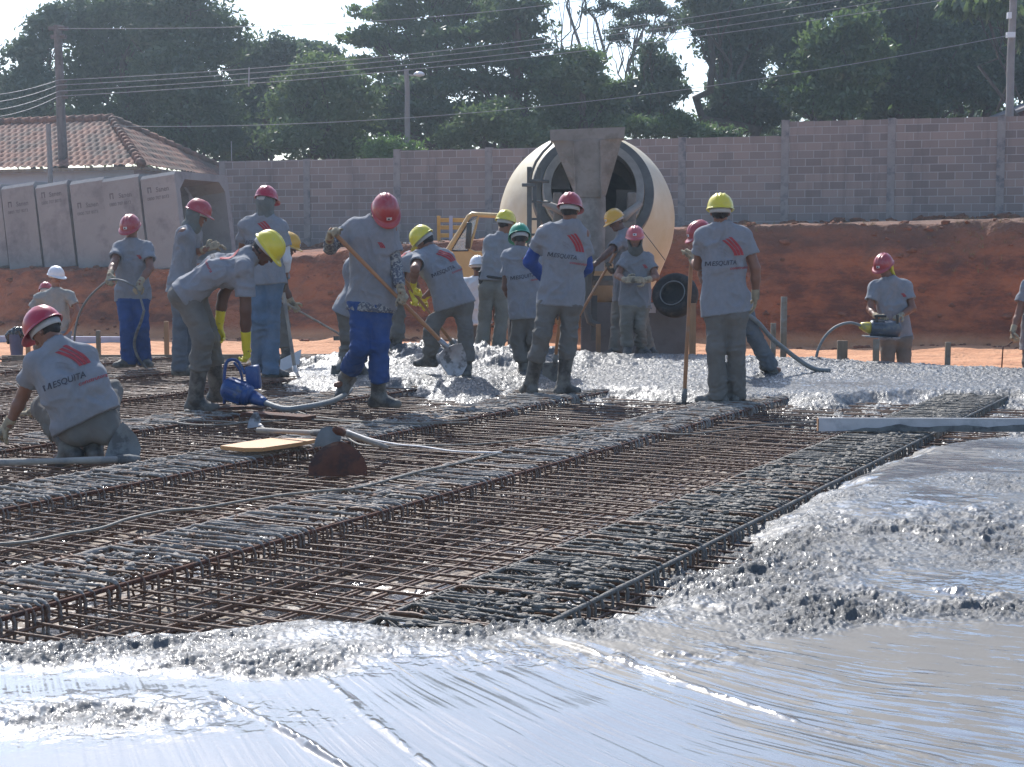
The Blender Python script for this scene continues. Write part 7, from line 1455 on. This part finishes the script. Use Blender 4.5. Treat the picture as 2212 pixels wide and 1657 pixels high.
# ------------------------------------------------------------------ vibrators, hoses and cables
def smooth_path(P, n=8):
    out = []; m = len(P)
    for i in range(m - 1):
        p0, p1, p2, p3 = P[max(0, i - 1)], P[i], P[i + 1], P[min(m - 1, i + 2)]
        for k in range(n):
            t = k / n; out.append(.5 * ((2 * p1) + (p2 - p0) * t + (2 * p0 - 5 * p1 + 4 * p2 - p3) * t * t + (3 * p1 - p0 - 3 * p2 + p3) * t ** 3))
    out.append(P[-1]); return out
def hose(name, pts, r, mt, label, cat, ribbed=False):
    P = smooth_path(pts, 10); mb = MB(); rr = [r * (1 + (.06 * (i % 2) if ribbed else 0)) for i in range(len(P))]; mb.tube(P, rr, 8); return tag(mb.build(name, M[mt], smooth=True), label, cat)
C2 = lambda x, y, d: CRW(2, x, y, d)
c = C2(560, 1405, 11.75); root = empty('vibrator_motor', (c.x, c.y, 0), 'bright blue concrete vibrator motor with a hoop handle under the bent worker', 'vibrator')
Mm = frame(c, x=(0, 0, 1), z=(1, -.15, -.35)); mb = MB(); mb.lathe([(0, -.13), (.065, -.13), (.085, -.11), (.09, -.10), (.09, .05), (.085, .055), (.085, .09), (.055, .12), (.05, .14), (0, .14)], 28, Mm); mb.build('motor_body', M['motor_blue'], root, smooth=True, world=True, sharp=40)
mb = MB(); 
for k in range(10):
    a = k / 10 * 2 * math.pi; p = Mm @ Vector((.091 * math.cos(a), .091 * math.sin(a), -.02)); mb.box(p, (.016, .008, .13), (Mm.to_3x3() @ Matrix.Rotation(a, 3, 'Z')))
mb.build('cooling_fin', M['motor_blue'], root, world=True)
c2 = C2(655, 1310, 11.9); mb = MB(); mb.box(c2, (.11, .12, .19), Matrix.Rotation(R(-6), 3, 'Y'), 0, .02); mb.build('switch_box', M['motor_blue'], root, smooth=True, world=True, sharp=40)
n0 = Mm @ Vector((0, 0, .12)); n1 = C2(735, 1475, 11.6); mb = MB(); mb.tube([n0, n0.lerp(n1, .4), n0.lerp(n1, .8), n1], [.058, .050, .038, .030], 16); mb.build('nozzle', M['motor_blue'], root, smooth=True, world=True)
mb = MB(); P = smooth_path([C2(470, 1480, 11.8), C2(468, 1330, 11.8), C2(480, 1225, 11.8), C2(515, 1198, 11.8), C2(560, 1215, 11.85), C2(600, 1290, 11.85)], 6); mb.tube(P, .013, 8); P = smooth_path([C2(530, 1215, 11.95), C2(570, 1270, 11.95), C2(588, 1350, 11.95)], 6); mb.tube(P, .011, 8); mb.build('frame', M['motor_blue'], root, smooth=True, world=True)
mb = MB(); mb.box(C2(590, 1505, 11.75), (.36, .2, .015), None, 0, .003); mb.build('base_plate', M['rust'], root, world=True)
hose('vibrator_hose', [n1, C2(800, 1500, 11.5), C2(870, 1515, 11.45), C2(980, 1502, 11.5), C2(1090, 1482, 11.75), C2(1180, 1455, 12.1), C2(1250, 1415, 12.5), C2(1275, 1385, 12.8), C2(1262, 1368, 13.0)], .0225, 'hose', 'thick grey vibrator hose curving from the blue motor to the raised boot', 'hose', True)
c = CRW(6, 600, 760, 17.05); root = empty('vibrator_motor', (c.x, c.y, c.z - .1), 'grey ribbed vibrator motor with a yellow nozzle held by a worker', 'vibrator')
Mm = frame(c, x=(0, 0, 1), z=(-1, -.05, .05)); mb = MB(); mb.lathe([(0, -.18), (.08, -.18), (.10, -.15), (.10, .0), (.095, .01), (.095, .14), (.08, .16), (0, .16)], 28, Mm); mb.build('motor_body', M['motor_grey'], root, smooth=True, world=True, sharp=40)
mb = MB()
for k in range(12): a = k / 12 * 2 * math.pi; p = Mm @ Vector((.10 * math.cos(a), .10 * math.sin(a), .075)); mb.box(p, (.016, .007, .13), (Mm.to_3x3() @ Matrix.Rotation(a, 3, 'Z')))
mb.build('cooling_fin', M['motor_grey'], root, world=True)
y0 = Mm @ Vector((0, 0, .15)); y1 = CRW(6, 425, 735, 17.0); mb = MB(); mb.tube([y0, y0.lerp(y1, .5), y1], [.07, .06, .038], 16); mb.build('nozzle', M['yellow_paint'], root, smooth=True, world=True)
mb = MB(); mb.box(CRW(6, 575, 662, 17.0), (.14, .035, .03), None, 0, .01); mb.box(CRW(6, 545, 690, 17.0), (.03, .03, .09)); mb.box(CRW(6, 705, 720, 17.0), (.025, .03, .2)); mb.build('handle', M['dark'], root, smooth=True, world=True, sharp=40)
mb = MB(); mb.box(CRW(6, 580, 822, 17.05), (.40, .2, .014), Matrix.Rotation(R(3), 3, 'Y'), 0, .003); mb.build('base_plate', M['steel'], root, world=True)
C6 = lambda x, y, d=17.0: CRW(6, x, y, d)
hose('vibrator_hose', [y1, C6(390, 722), C6(340, 714), C6(270, 728), C6(200, 768), C6(140, 835), C6(98, 920), C6(80, 1000), C6(78, 1040)], .017, 'hose', 'grey hose arcing down from the yellow nozzle to the slab, right', 'hose')
C5 = lambda x, y, d: CRW(5, x, y, d)
hose('vibrator_hose', [C5(600, 960, 15.0), C5(700, 1035, 15.1), C5(790, 1140, 15.2), C5(880, 1215, 15.3), C5(970, 1285, 15.4), C5(1060, 1345, 15.4), C5(1130, 1370, 15.45), C5(1210, 1374, 15.5)], .024, 'hose', 'dark thick hose running down past the trailing leg into the wet concrete', 'hose', True)
C1 = lambda x, y, d: CRW(1, x, y, d)
ha_, hb_ = hand_c('P4', 'a'), hand_c('P4', 'b')
hose('vibrator_hose', [C1(398, 905, 17.3), C1(404, 840, 17.2), C1(424, 760, 17.1), C1(465, 685, 16.9), C1(515, 630, 16.7), ha_, C1(640, 577, 16.35), C1(690, 595, 16.35), hb_, C1(772, 740, 16.5)], .013, 'hose', 'thin dark hose arching through both hands of the worker in bright blue trousers', 'hose')
hose('vibrator_hose', [C1(772, 740, 16.5), C1(755, 800, 16.55), C1(728, 870, 16.6), C1(720, 930, 16.65), C1(745, 1000, 16.7), C1(796, 1062, 16.75)], .016, 'steel_cement', 'cement coated dangling end of the hose in front of the bright blue trousers', 'hose')
def gpath(pts, z=.012): return [G(x, y, z) for x, y in pts]
hose('cable', gpath([(-20, 1176), (60, 1170), (140, 1154), (214, 1142), (280, 1120), (356, 1104), (430, 1098), (520, 1083), (605, 1070), (700, 1060), (776, 1053), (900, 1020), (962, 1007), (1083, 978)], .014), .0075, 'cable', 'long grey cable snaking from the left edge over the steel to the middle cage', 'cable')
hose('cable', gpath([(750, 930), (800, 948), (859, 960), (912, 965), (984, 975), (1083, 978)], .02), .006, 'alu2', 'pale thin cable crossing the steel right of the rusty hoe', 'cable')
hose('cable', gpath([(740, 932), (781, 961), (900, 962), (1019, 960), (1100, 953), (1162, 946), (1304, 936), (1400, 934), (1475, 938), (1540, 932), (1613, 921), (1700, 915), (1766, 911)], .014), .006, 'cable', 'thin cable running across the middle cage towards the straightedge', 'cable')
hose('cable', gpath([(620, 878), (660, 895), (720, 905), (800, 911), (900, 914), (1010, 905)], .014), .006, 'cable', 'thin cable trailing right from the blue motor over the steel', 'cable')
hose('cable', gpath([(560, 905), (500, 916), (430, 918), (385, 913), (400, 908), (470, 910), (540, 913), (640, 906), (720, 909), (830, 912), (920, 915), (1010, 912)], .014), .0065, 'cable', 'looped grey cable lying in front of the boots of the bent worker', 'cable')
# small loose rubble on the bed under the steel and on the crust

def scatter_clods():
    rs = np.random.RandomState(9); bm = bmesh.new(); bmesh.ops.create_icosphere(bm, subdivisions=2, radius=1); bv = np.array([q.co[:] for q in bm.verts]); bf = np.array([tuple(q.index for q in f.verts) for f in bm.faces]); bm.free(); V = []; F = []; b = 0
    for k in range(420):
        x = rs.uniform(-13, 13); m = rs.rand(); f0 = foot_y(x)
        y = f0 + (rs.normal(-.25, .35) if m < .45 else rs.normal(1.25, .12) if m < .7 else rs.uniform(.1, 1.1)); s = min(.07, rs.gamma(2.0, .013) + .008); z = float(dirt_z(np.array([x]), np.array([y]))[0])
        V.append(bv * (1 + .8 * vnoise(bv * 1.7 + k)[:, None]) * np.array([s * 1.2, s, s * .75]) + np.array([x, y, z + s * .15])); F.append(bf + b); b += len(bv)
    for k in range(320):
        x = rs.uniform(-7, 13); y = float(wall_y(x)) - abs(rs.normal(.1, .18)); s = min(.12, rs.gamma(2.0, .022) + .012); z = float(dirt_z(np.array([x]), np.array([y]))[0]); V.append(bv * (1 + .8 * vnoise(bv * 1.7 + k)[:, None]) * np.array([s * 1.3, s, s * .8]) + np.array([x, y, z + s * .1])); F.append(bf + b); b += len(bv)
    o = mkobj('soil_clods', np.concatenate(V), np.concatenate(F), mat('soil_clods', (.20, .08, .042), .95, .4, 8, bump=.6, bscale=20)); tag(o, 'loose red soil clods along the bank and below the wall', 'soil', kind='stuff')
    # dry grass tufts on the crest
    V = []; F = []; b = 0
    for k in range(150):
        x = rs.uniform(-4, 13) if k > 40 else rs.normal(9.1, .5); y = foot_y(x) + (rs.uniform(.95, 1.4) if k > 40 else rs.uniform(.6, 1.3)); z = float(dirt_z(np.array([x]), np.array([y]))[0])
        for j in range(rs.randint(5, 16)):
            a = rs.uniform(0, 6.28); h = rs.uniform(.04, .16); d = np.array([math.cos(a), math.sin(a), 0]); p = np.array([x, y, z - .01]) + d * rs.rand() * .05; w_ = np.array([-d[1], d[0], 0]) * .004; t = p + d * h * rs.uniform(.2, .8) + np.array([0, 0, h])
            V += [p - w_, p + w_, t]; F.append((b, b + 1, b + 2)); b += 3
    o = mkobj('dry_grass', V, F, mat('dry_grass', (.22, .17, .075), .9, .3, 4, bump=0), smooth=False); tag(o, 'dry grass tufts along the top of the cut bank', 'grass', kind='stuff')
scatter_clods()
# ------------------------------------------------------------------ hazy morning air
def build_haze():
    m = bpy.data.materials.new('haze'); m.use_nodes = True; nt = m.node_tree
    for n in list(nt.nodes): nt.nodes.remove(n)
    out = _n(nt, 'ShaderNodeOutputMaterial'); v = _n(nt, 'ShaderNodeVolumePrincipled'); v.inputs['Color'].default_value = (.70, .86, 1.0, 1); v.inputs['Density'].default_value = HAZE; v.inputs['Anisotropy'].default_value = .6
    nt.links.new(v.outputs[0], out.inputs['Volume']); mb = MB(); mb.box((0, 32, 8.4), (130, 82, 20.6)); o = mb.build('haze', m); tag(o, kind='stuff'); o['label'] = 'thin bluish morning haze over the whole building site'; m.cycles.homogeneous_volume = True if hasattr(m.cycles, 'homogeneous_volume') else True
HAZE = .0012
build_haze()
